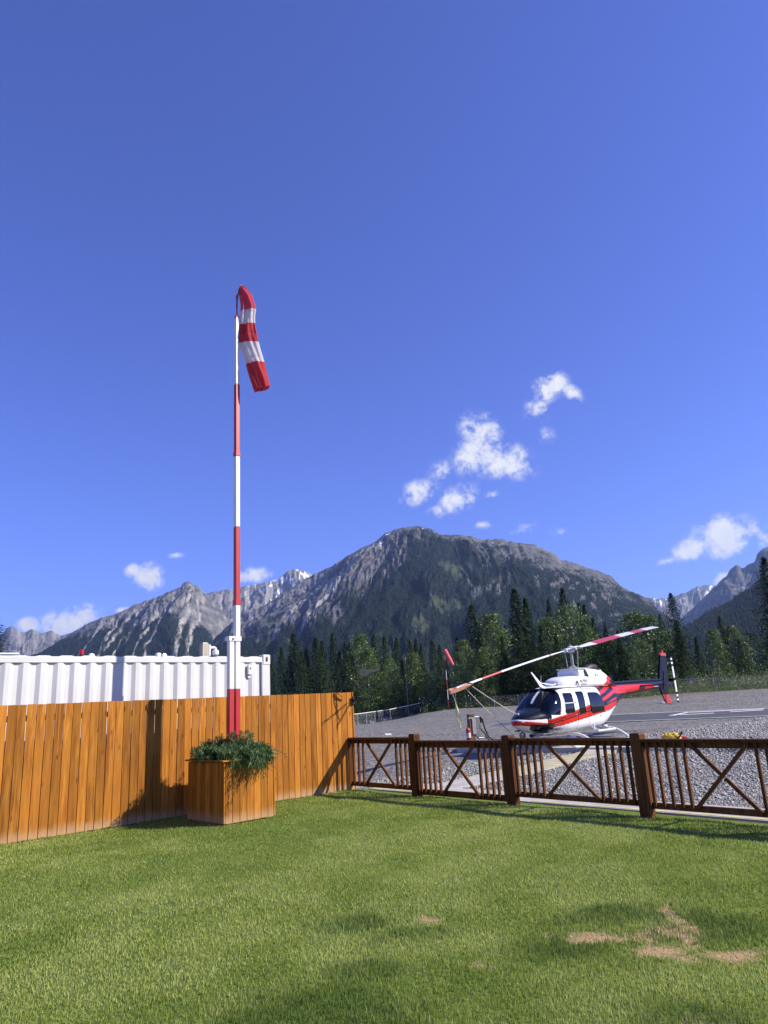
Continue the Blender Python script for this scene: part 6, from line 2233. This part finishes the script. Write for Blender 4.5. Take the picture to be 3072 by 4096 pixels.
def build_mountains():
    mountain('far_mountains', 'hazy grey peaks at the far left edge of the range', [(-700, 2480), (-400, 2440), (-150, 2500), (0, 2545), (29, 2513), (51, 2504), (72, 2522), (87, 2532), (128, 2517), (166, 2532), (183, 2530), (207, 2519), (236, 2544), (284, 2532), (420, 2500), (700, 2480)],
             9500, 5500, mode_back, 90, 4, .003, .08, 3)
    mountain('snowy_mountain', 'grey snow streaked ridge behind the pointed left mountain', [(700, 2400), (824, 2374), (889, 2360), (935, 2356), (1000, 2342), (1065, 2328), (1111, 2318), (1148, 2286), (1180, 2275), (1208, 2281), (1250, 2300), (1400, 2330), (1600, 2360)],
             8200, 4800, mode_back, 120, 3, .004, .10, 4)
    mountain('left_mountain', 'grey rocky mountain with knob summit and pale chutes at left', [(-400, 2790), (0, 2690), (90, 2640), (178, 2600), (284, 2534), (337, 2501), (410, 2469), (482, 2448), (530, 2423), (579, 2404), (627, 2390), (685, 2361), (723, 2351), (731, 2334), (742, 2327), (754, 2325), (764, 2331), (772, 2338), (796, 2344), (809, 2362), (824, 2374), (860, 2412), (926, 2487), (1000, 2560), (1150, 2660)],
             5600, 2600, mode_left, 160, 2.9, .0035, .085, 5, 14000, (8, 12), 1.15, -.30)
    mountain('mountain', 'large dark forested mountain with bare grey summit in the centre', [(700, 2700), (850, 2560), (926, 2490), (981, 2457), (1065, 2416), (1157, 2356), (1250, 2300), (1330, 2262), (1400, 2218), (1447, 2191), (1502, 2168), (1541, 2132), (1570, 2122), (1596, 2111), (1630, 2107), (1666, 2105), (1700, 2109), (1729, 2117), (1753, 2136), (1800, 2139), (1839, 2138), (1886, 2144), (1933, 2160), (1980, 2157), (2011, 2156), (2035, 2166), (2105, 2175), (2137, 2177), (2184, 2199), (2223, 2218), (2239, 2238), (2293, 2250), (2340, 2269), (2403, 2285), (2450, 2309), (2489, 2348), (2536, 2371), (2599, 2395), (2630, 2434), (2690, 2480), (2780, 2560), (2900, 2650)],
             4600, 1500, mode_main, 230, 2.9, .003, .075, 6, 48000, (6.5, 11), 1.22, -.16)
    mountain('far_snowy_mountain', 'distant blue mountain with snow patches in the gap at right', [(2450, 2440), (2590, 2396), (2636, 2389), (2660, 2394), (2694, 2385), (2753, 2365), (2789, 2346), (2835, 2340), (2862, 2342), (2950, 2370), (3100, 2400)],
             12000, 7000, mode_far, 110, 2.5, .004, .08, 7)
    mountain('blue_mountain', 'steep bluish mountain rising at the right edge', [(2600, 2590), (2731, 2471), (2771, 2435), (2862, 2344), (2907, 2299), (2925, 2274), (2948, 2258), (2968, 2272), (2997, 2256), (3020, 2245), (3027, 2220), (3045, 2200), (3072, 2186), (3150, 2150), (3300, 2120), (3500, 2090), (3800, 2180)],
             7500, 3800, mode_blue, 110, 4.0, .004, .06, 8)
    mountain('forest_hill', 'dark forested hillside in front of the blue mountain', [(2650, 2600), (2735, 2510), (2844, 2444), (2907, 2412), (2975, 2367), (3020, 2335), (3072, 2300), (3200, 2240), (3500, 2150), (3900, 2100)],
             3000, 1300, mode_hill, 90, 4, .006, .06, 9, 9000, (11, 17), 1.1)
    # flat valley forest in front of the slopes
    rng = np.random.default_rng(77)
    n = 16000
    az = rng.uniform(R_(-36), R_(36), n); r = 260 * (2600 / 260.) ** rng.random(n)
    B = np.stack([r * np.sin(az), r * np.cos(az), np.interp(r, [150, 600, 2600], [.3, 0, -4])], 1)
    cones(B, rng.uniform(5, 9, n), rng, fbm(az * 30, np.log(r) * 3, 3, 5) * .8, .22)
    me = mesh_np('forest', np.concatenate(FOREST_V), np.concatenate(FOREST_T), False, {'col': np.concatenate(FOREST_C)})
    o = obj_me('forest', me, attr_mat('far_conifers', rough=.9, spec=.1))
    tag(o, 'dark conifer forest covering the valley and the slopes', kind='stuff')


build_mountains()


# ------------------------------------------------------------------ trees beyond the chain link fence
LEAFM = attr_mat('poplar_leaves', rough=.42, spec=.45, trans=.28)
NEEDM = attr_mat('spruce_needles', rough=.7, spec=.2, trans=.10)
BARK = wood('bark', (.045, .035, .028), (.10, .085, .07), (.19, .165, .14), knots=False, rough=.9)
SNAGM = plain('dead_wood', (.30, .27, .23), .9, var=.3)


def spruce_mesh(seed, tris=5200, slim=.17, ragged=.35):
    """unit-high spruce crown: drooping sprays round the stem, gaps between the whorls"""
    rng = np.random.default_rng(seed)
    V = []; C = []
    nb = tris // 14
    gold = rng.uniform(0, 6.28)
    for b in range(nb):
        q = (b + rng.random()) / nb
        z = .05 + .945 * q ** .92
        az = gold + b * 2.39996 + rng.normal(0, .35)
        env = slim * (1 - z) ** .82 * (1 - .45 * max(0, .18 - z) / .18)
        wob = 1 + ragged * (float(vnoise(math.cos(az) * 1.7 + seed, z * 9 + math.sin(az) * 1.7, seed)) * 2 - 1)
        L = env * wob * rng.uniform(.65, 1.18) + .008
        if rng.random() < .05: L *= 1.3
        dr = rng.uniform(.15, .55) * (1.1 - z)
        d = np.array([math.cos(az), math.sin(az)]); sd = np.array([-d[1], d[0]])
        tone = rng.uniform(.6, 1.35)
        hgt = L * dr
        for k in range(14):
            f = rng.uniform(.22, 1.0)
            wd = L * .36 * (1 - .6 * f) * rng.uniform(.4, 1.1)
            o = rng.uniform(-1, 1) * wd
            p = np.array([d[0] * L * f + sd[0] * o, d[1] * L * f + sd[1] * o, z - hgt * f ** 1.3 + .25 * hgt * f ** 3 + rng.normal(0, .0035)])
            s = rng.uniform(.007, .014) * (1 - .45 * z)
            a2 = az + rng.normal(0, .8)
            e = np.array([math.cos(a2), math.sin(a2), -rng.uniform(.1, .8)]) * s * 1.7
            w = np.array([-math.sin(a2), math.cos(a2), rng.normal(0, .35)]) * s * .55
            V += [p - w, p + w, p + e]
            c = np.array([.026, .052, .021]) * tone * rng.uniform(.7, 1.3)
            if f > .8 and rng.random() < .35: c = np.array([.085, .130, .044]) * rng.uniform(.8, 1.3)
            C += [c] * 3
    # leader
    for k in range(10):
        z = .955 + .045 * k / 9
        a2 = k * 2.4; s = .008 * (1.2 - k / 10)
        V += [np.array([0, 0, z]), np.array([math.cos(a2) * s * 1.6, math.sin(a2) * s * 1.6, z - .004]), np.array([0, 0, z + .012])]; C += [np.array([.02, .04, .02])] * 3
    V = np.array(V)
    return mesh_np('crown', V, np.arange(len(V)).reshape(-1, 3), False, {'col': np.array(C)})


def poplar_mesh(seed, leaves=5200, wide=.26, low=.12, pale=0.0):
    """unit-high broadleaf crown: leaves bunched on twigs of rising limbs, holes between the bunches"""
    rng = np.random.default_rng(seed)
    V = []; C = []
    nb = 120
    cl = []
    for b in range(nb):
        q = (b + rng.random()) / nb
        z = low + (1 - low) * q
        t = (z - low) / (1 - low)
        env = wide * (math.sin(math.pi * min(1, (t * .80 + .16))) ** .75) * (1 - .25 * t)
        az = b * 2.39996 + rng.normal(0, .4)
        rr = env * math.sqrt(rng.uniform(.12, 1.0)) * rng.uniform(.75, 1.2)
        cl.append((rr * math.cos(az), rr * math.sin(az), z + rng.normal(0, .012) + .02 * rr, rng.uniform(.025, .055) * (1.15 - .5 * t), rng.uniform(.65, 1.35)))
    per = leaves // nb
    for (x, y, z, s, tone) in cl:
        P = rng.normal(0, 1, (per, 3)) * np.array([s, s, s * .85]) + np.array([x, y, z])
        for p in P:
            if p[2] > 1.0: p[2] = 1 - rng.random() * .02
            u = rng.normal(0, 1, 3); u /= np.linalg.norm(u); w = np.cross(u, rng.normal(0, 1, 3)); w /= np.linalg.norm(w)
            ls = rng.uniform(.0075, .0135)
            V += [p - u * ls, p + w * ls * .65, p + u * ls, p - w * ls * .65]
            c = np.array([.100, .165, .042]) * tone * rng.uniform(.7, 1.3)
            if rng.random() < .10 + pale: c = np.array([.17, .21, .09]) * rng.uniform(.8, 1.25)
            C += [c] * 4
    V = np.array(V)
    return mesh_np('crown', V, np.arange(len(V)).reshape(-1, 4), False, {'col': np.array(C)})


def trunk_mesh(seed, r0, limbs, top=.96, low=.15, spread=.2):
    rng = np.random.default_rng(seed)
    m = MB()
    z = np.linspace(-.02, top, 9)
    m.tube([(rng.normal(0, .003) * i, rng.normal(0, .003) * i, q) for i, q in enumerate(z)], [r0 * (1 - .93 * q / top) + .0012 for q in np.maximum(z, 0)], 7)
    for i in range(limbs):
        zz = low + (.9 - low) * (i + rng.random()) / limbs
        an = i * 2.4; L = spread * (1 - zz) ** .6 * rng.uniform(.6, 1.1)
        m.tube([(0, 0, zz), (math.cos(an) * L * .5, math.sin(an) * L * .5, zz + L * .4), (math.cos(an) * L, math.sin(an) * L, zz + L * rng.uniform(.6, 1.1))], [r0 * .35 * (1 - zz) + .001, r0 * .22 * (1 - zz) + .0008, .0006], 5)
    return m.mesh('trunk', [BARK], True)


SPR = [spruce_mesh(300 + i, 8400, sl, rg) for i, (sl, rg) in enumerate([(.20, .35), (.23, .3), (.17, .4), (.26, .35), (.20, .5), (.27, .3)])]
SPT = [trunk_mesh(400 + i, .011, 0) for i in range(2)]
POP = [poplar_mesh(500 + i, 5600, w, lo, pa) for i, (w, lo, pa) in enumerate([(.34, .06, 0), (.42, .05, .04), (.26, .08, .10), (.48, .04, 0), (.22, .10, .16)])]
POT = [trunk_mesh(600 + i, .013, 14, .9, .12, .3) for i in range(2)]


def plant_tree(kind, px, py, D, label, var=0, wid=1.0, rz=None, group=None):
    d = ray(px, py); h = np.hypot(d[0], d[1])
    x, y = d[0] / h * D, d[1] / h * D
    zb = float(gz(x, y)) - .1
    H = HCAM + d[2] / h * D - zb
    nm = {'s': 'spruce_tree', 'p': 'poplar_tree', 'd': 'dead_tree'}[kind]
    root = thing(nm, label, 'tree', (x, y, zb), random.uniform(0, 6.28) if rz is None else rz, group)
    if kind == 's': cr, tk, cm = SPR[var % len(SPR)], SPT[var % 2], NEEDM
    elif kind == 'p': cr, tk, cm = POP[var % len(POP)], POT[var % 2], LEAFM
    else:
        rng = np.random.default_rng(var + 900)
        m = MB(); m.tube([(0, 0, 0), (.004, 0, .5), (0, .004, 1)], [.010, .006, .001], 6); root.scale = (H, H, H); m.build('trunk', SNAGM, root)
        m = MB()
        for i in range(26):
            z = .3 + .66 * i / 26; an = i * 2.4; L = .12 * (1.15 - z) * rng.uniform(.5, 1.2)
            m.tube([(0, 0, z), (math.cos(an) * L * .6, math.sin(an) * L * .6, z + L * .15), (math.cos(an) * L, math.sin(an) * L, z + L * .45)], [.0022, .0015, .0006], 4)
        o = m.build('branches', SNAGM, root); o['kind'] = 'stuff'
        return root
    root.scale = (H * wid, H * wid, H)
    obj_me('crown', cr, cm, root); obj_me('trunk', tk, None, root)
    return root


def build_trees():
    T = [  # kind, px, py (top), distance, variant, width, label
        # behind the board fence, left to right
        ('s', 1085, 2640, 100, 0, 1.1, 'small spruce half hidden behind the right end of the white container'),
        ('s', 1125, 2589, 104, 1, 1.0, 'spruce with rounded tip just right of the white container'),
        ('s', 1173, 2531, 106, 2, 1.25, 'tallest narrow spruce right of the white container'),
        ('s', 1205, 2600, 98, 3, .9, 'short spruce second to the right of the tall one by the container'),
        ('s', 1226, 2584, 104, 0, 1.0, 'thin spruce left of the twin spruces above the fence'),
        ('s', 1262, 2548, 103, 1, 1.05, 'left spruce of the twin pair above the board fence'),
        ('s', 1287, 2562, 105, 2, 1.1, 'right spruce of the twin pair above the board fence'),
        ('s', 1330, 2531, 118, 4, 1.0, 'thin wispy spruce standing behind the others above the fence'),
        ('s', 1356, 2603, 100, 3, .9, 'short lit spruce left of the pale tall poplar'),
        ('s', 1379, 2566, 108, 0, .9, 'dark spruce pressed against the left of the pale tall poplar'),
        ('s', 1396, 2568, 108, 2, .8, 'slim dark spruce tip touching the pale tall poplar'),
        ('p', 1436, 2536, 99, 2, .95, 'pale tall poplar above the weather vane'),
        ('p', 1478, 2592, 98, 0, .8, 'sunlit green poplar right of the weather vane'),
        ('s', 1494, 2536, 112, 1, .9, 'dark spruce behind the sunlit poplar right of the vane'),
        ('s', 1536, 2543, 108, 3, .95, 'full dark spruce with pointed tip between two poplars'),
        ('p', 1558, 2634, 99, 1, .7, 'low broad poplar above the chain link top rail'),
        ('s', 1584, 2546, 106, 1, .95, 'dense dark spruce left of the bare pale tree'),
        ('d', 1619, 2609, 98, 0, 1, 'bare pale dead tree among the spruces left of the far windsock'),
        ('s', 1639, 2560, 104, 2, 1.0, 'dark spruce right of the bare pale tree'),
        ('s', 1662, 2553, 112, 4, 1.0, 'greyish spruce in the middle of the three right of the dead tree'),
        ('s', 1683, 2575, 106, 0, .95, 'darkest spruce of the three right of the dead tree'),
        ('p', 1650, 2612, 101, 4, 1.1, 'bright leafy poplar in front of the three dark spruces'),
        ('s', 1726, 2556, 104, 3, .9, 'dark full spruce two left of the far windsock'),
        ('s', 1757, 2577, 105, 2, 1.0, 'narrow spruce immediately left of the far windsock'),
        ('p', 1715, 2690, 99, 1, .8, 'low bright poplar bush under the far windsock'),
        # behind the helicopter
        ('s', 1826, 2544, 98, 4, 1.0, 'thin spruce immediately right of the far windsock'),
        ('s', 1885, 2417, 97, 1, 1.15, 'tall dark spruce above the orange blade cover'),
        ('p', 1850, 2560, 91, 2, 1.0, 'small poplar at the foot of the spruce above the blade cover'),
        ('p', 1960, 2458, 95, 4, 1.25, 'airy poplar right of the spruce above the blade cover'),
        ('p', 1930, 2590, 90, 0, .8, 'low leafy poplar behind the lower rotor blade'),
        ('s', 2008, 2546, 92, 0, 1.1, 'short dark spruce behind the middle of the lower rotor blade'),
        ('s', 2056, 2354, 100, 2, 1.35, 'tallest spruce of all left of the rotor hub'),
        ('s', 2099, 2389, 102, 0, 1.05, 'slimmer spruce right beside the tallest one'),
        ('s', 2130, 2560, 91, 3, 1.1, 'dark low spruce behind the wire cutter'),
        ('s', 2191, 2397, 108, 4, .8, 'thin spruce tip poking over the big round poplar'),
        ('s', 2248, 2349, 104, 4, 1.0, 'ragged spruce rising out of the big round poplar above the hub'),
        ('p', 2180, 2470, 94, 0, .95, 'left lobe poplar of the big round group above the hub'),
        ('p', 2272, 2420, 96, 1, 1.0, 'big round poplar directly above the rotor hub'),
        ('p', 2340, 2505, 93, 0, .9, 'right hand poplar of the round group behind the upper blade root'),
        ('s', 2313, 2410, 106, 0, .9, 'left of two dark spruce tips behind the upper blade root'),
        ('s', 2335, 2417, 105, 2, .9, 'right of two dark spruce tips behind the upper blade root'),
        ('s', 2400, 2540, 96, 3, 1.0, 'dark spruce in the dip under the upper rotor blade'),
        ('p', 2440, 2560, 93, 4, 1.3, 'small poplar in the dip under the upper rotor blade'),
        ('p', 2532, 2450, 95, 2, 1.45, 'left poplar of the pale group behind the upper blade tip'),
        ('p', 2598, 2462, 95, 0, 1.0, 'right poplar of the pale group behind the upper blade tip'),
        ('p', 2560, 2560, 90, 3, .7, 'low wide poplar above the tail boom'),
        ('s', 2570, 2468, 108, 4, .8, 'dark spruce tip showing behind the pale poplar group'),
        ('s', 2637, 2455, 102, 3, .8, 'dark spruce just left of the tall one above the tail fin'),
        ('d', 2657, 2388, 101, 1, .8, 'thin bare snag left of the tall spruce above the tail'),
        ('s', 2681, 2371, 96, 5, 1.0, 'tall full spruce above the tail rotor'),
        ('s', 2728, 2560, 90, 3, 1.0, 'short dense spruce right of the tail rotor'),
        ('s', 1918, 2520, 92, 2, 1.0, 'dark spruce half hidden behind the airy poplar'),
        ('s', 1985, 2500, 99, 1, .9, 'slim spruce between the airy poplar and the tallest spruce'),
        ('s', 2074, 2500, 91, 3, 1.0, 'bushy dark spruce at the foot of the tallest spruce'),
        ('s', 2160, 2500, 92, 0, .9, 'narrow dark spruce left of the rotor mast'),
        ('s', 2222, 2530, 90, 1, .9, 'shady spruce directly behind the rotor mast'),
        ('s', 2370, 2470, 95, 2, .9, 'narrow spruce right of the rotor hub under the upper blade'),
        ('s', 2420, 2500, 98, 1, .9, 'spruce behind the middle of the upper blade'),
        ('s', 2470, 2520, 92, 0, 1.0, 'spruce left of the pale poplar group above the boom'),
        ('s', 2620, 2560, 89, 3, .9, 'low spruce behind the tail fin'),
        ('s', 2705, 2480, 95, 1, 1.0, 'dark spruce shouldering the tall spruce above the tail rotor'),
        ('s', 1412, 2625, 99, 3, .8, 'low spruce at the foot of the pale tall poplar'),
        ('s', 1520, 2640, 100, 3, .9, 'low dark spruce right of the weather vane'),
        ('s', 1608, 2640, 101, 0, .9, 'low dark spruce beside the bare pale tree'),
        ('s', 1782, 2630, 102, 0, .9, 'low spruce behind the far windsock pole'),
        # right of the tail rotor
        ('s', 2782, 2545, 96, 0, 1.1, 'dark narrow spruce in the gap below the far blue mountain'),
        ('p', 2848, 2520, 99, 4, 1.1, 'greyish poplar left of the spruce below the forest hill'),
        ('s', 2876, 2462, 101, 1, .85, 'pointed spruce rising between grey poplars at right'),
        ('p', 2922, 2502, 102, 2, 1.15, 'bright poplar right of the pointed spruce at right'),
        ('s', 2955, 2560, 101, 3, 1.0, 'low dark spruce under the bright poplar at right'),
        ('p', 3002, 2532, 104, 1, .75, 'rounded poplar left of the big black spruce'),
        ('s', 3052, 2228, 106, 4, 1.25, 'big black spruce at the right edge of the picture'),
        ('p', 3075, 2560, 106, 0, .8, 'poplar behind the big black spruce'),
        ('s', -30, 2440, 60, 5, 1.35, 'dark tree at the left edge above the white box'),
    ]
    # unseen neighbours just out of the frame keep the belt going
    for i, (k, px, py, D, v, w, lab) in enumerate(T):
        plant_tree(k, px, py, D, lab, v, w, group='trees beyond the chain link fence')


build_trees()


# ------------------------------------------------------------------ undergrowth
def build_undergrowth():
    rng = np.random.default_rng(31)
    V = []; C = []

    def bush(px, D, w, h, n, tones, lsz=.07, spike=0.0):
        p = at_dist(px, D)
        P = rng.normal(0, 1, (n, 3)); P /= np.linalg.norm(P, axis=1)[:, None]
        rad = rng.uniform(.35, 1.0, n) ** .6
        lump = 1 + .5 * (fbm(np.arctan2(P[:, 1], P[:, 0]) * 1.4 + px, P[:, 2] * 2.3, 3, int(px) % 97) - .5)
        P = P * (rad * lump)[:, None]
        P[:, 2] = np.abs(P[:, 2]); Q = p + P * [w, w, h]
        Q[:, 2] = p[2] - .05 + np.abs(P[:, 2]) * h
        u = rng.normal(0, 1, (n, 3)) + [0, 0, spike]; u /= np.linalg.norm(u, axis=1)[:, None]
        v = np.cross(u, rng.normal(0, 1, (n, 3))); v /= np.linalg.norm(v, axis=1)[:, None]
        s = rng.uniform(.6, 1.4, n)[:, None] * lsz
        V.append(np.stack([Q - u * s, Q + v * s * (.6 - .35 * min(spike, 1)), Q + u * s, Q - v * s * (.6 - .35 * min(spike, 1))], 1).reshape(-1, 3))
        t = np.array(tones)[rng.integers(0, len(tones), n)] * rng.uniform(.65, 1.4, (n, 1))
        C.append(np.repeat(t, 4, 0))
    G = [(.040, .065, .024), (.060, .090, .032), (.030, .050, .02)]
    YG = [(.13, .175, .05), (.09, .135, .042), (.17, .20, .07)]
    SIL = [(.17, .18, .12), (.11, .13, .075), (.07, .10, .045)]
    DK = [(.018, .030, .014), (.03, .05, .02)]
    # along the left fence and behind the vane
    for px in np.arange(1070, 1860, 17):
        D = rng.uniform(99, 107)
        bush(px + rng.uniform(-8, 8), D, rng.uniform(.9, 2.0), rng.uniform(1.0, 2.8), 260, [G, YG, SIL][rng.choice([0, 0, 1, 2])], .11)
    for px in np.arange(1420, 1690, 14):
        bush(px + rng.uniform(-6, 6), rng.uniform(98, 101), rng.uniform(.5, 1.3), rng.uniform(.5, 1.6), 170, [SIL, YG, G][rng.choice([0, 0, 1, 2])], .08)
    for px, D, w, h in ((1425, 86, 1.1, .8), (1440, 90, .9, .6), (1500, 91.5, .9, .55), (1590, 93, 1.0, .5), (1625, 94, .8, .4), (1460, 88, .6, .5)):
        bush(px, D, w, h, 260, G, .07)
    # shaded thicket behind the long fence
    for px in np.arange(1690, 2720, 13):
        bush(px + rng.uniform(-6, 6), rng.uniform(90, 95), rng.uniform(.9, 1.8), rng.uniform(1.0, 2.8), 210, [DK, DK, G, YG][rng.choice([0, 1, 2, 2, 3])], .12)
    # weedy verge at the right
    GG = [(.125, .185, .05), (.16, .215, .06), (.09, .14, .042)]
    for px in np.arange(2640, 3330, 9):
        bush(px + rng.uniform(-6, 6), rng.uniform(85.5, 92), rng.uniform(.7, 1.6), rng.uniform(1.1, 2.9), 230, [SIL, GG, YG][rng.choice([0, 1, 1, 2])], .09, .8)
    for px in np.arange(2300, 3330, 4.5):
        bush(px + rng.uniform(-4, 4), rng.uniform(79.5, 87), rng.uniform(.5, 1.2), rng.uniform(.4, 1.15), 120, [YG, GG, GG, SIL][rng.integers(0, 4)], .07, 1.4)
    for px in np.arange(1700, 2700, 9):
        bush(px + rng.uniform(-5, 5), rng.uniform(88.6, 90.5), rng.uniform(.5, 1.1), rng.uniform(.5, 1.3), 120, [G, YG, GG][rng.integers(0, 3)], .08, .6)
    V_ = np.concatenate(V)
    me = mesh_np('undergrowth', V_, np.arange(len(V_)).reshape(-1, 4), False, {'col': np.concatenate(C)})
    o = obj_me('undergrowth', me, LEAFM)
    tag(o, 'shrubs and tall weeds along the chain link fence', kind='stuff')
    # pale river stones and rubble beyond the left fence
    n = 3000
    az = np.interp(rng.random(n), [0, 1], [px_dir(1340, 2850)[0], px_dir(1650, 2850)[0]]); r = np.interp(az, [px_dir(1340, 2850)[0], px_dir(1434, 2850)[0], px_dir(1565, 2850)[0], px_dir(1690, 2850)[0]], [80, 86, 95, 97]) + rng.uniform(.5, 9, n)
    x, y = r * np.sin(az), r * np.cos(az); s = rng.lognormal(math.log(.10), .5, n)
    O = np.array([[1, 0, 0], [-1, 0, 0], [0, 1, 0], [0, -1, 0], [0, 0, .8], [0, 0, -.5]])
    V2 = O[None] * s[:, None, None] * rng.uniform(.6, 1.4, (n, 6, 1)) + np.stack([x, y, gz(x, y) + .02], 1)[:, None]
    Ft = np.array([[0, 2, 4], [2, 1, 4], [1, 3, 4], [3, 0, 4], [2, 0, 5], [1, 2, 5], [3, 1, 5], [0, 3, 5]])
    me = mesh_np('rubble', V2.reshape(-1, 3), (np.arange(n)[:, None, None] * 6 + Ft[None]).reshape(-1, 3), False, {'col': np.repeat(rng.uniform(.16, .42, (n, 1)) * np.ones(3), 6, 0)})
    o = obj_me('rubble', me, attr_mat('river_stones', rough=.9, spec=.2)); tag(o, 'pale river stones heaped behind the left chain link fence', kind='stuff')


build_undergrowth()


# ------------------------------------------------------------------ air
HAZE_DENSITY = 3.5e-5


def build_haze():
    m = bpy.data.materials.new('haze'); m.use_nodes = True
    t = m.node_tree
    for n in list(t.nodes):
        if n.type == 'BSDF_PRINCIPLED': t.nodes.remove(n)
    v = t.nodes.new('ShaderNodeVolumePrincipled')
    v.inputs['Color'].default_value = (.42, .60, 1.0, 1)
    v.inputs['Density'].default_value = HAZE_DENSITY
    v.inputs['Anisotropy'].default_value = .2
    t.links.new(v.outputs[0], t.nodes['Material Output'].inputs['Volume'])
    b = MB(); b.box((0, 2500, 1180), (24500, 25500, 2450))
    o = b.build('haze', m)
    tag(o, 'thin blue summer haze over the valley', kind='stuff')


if HAZE_DENSITY > 0:
    build_haze()
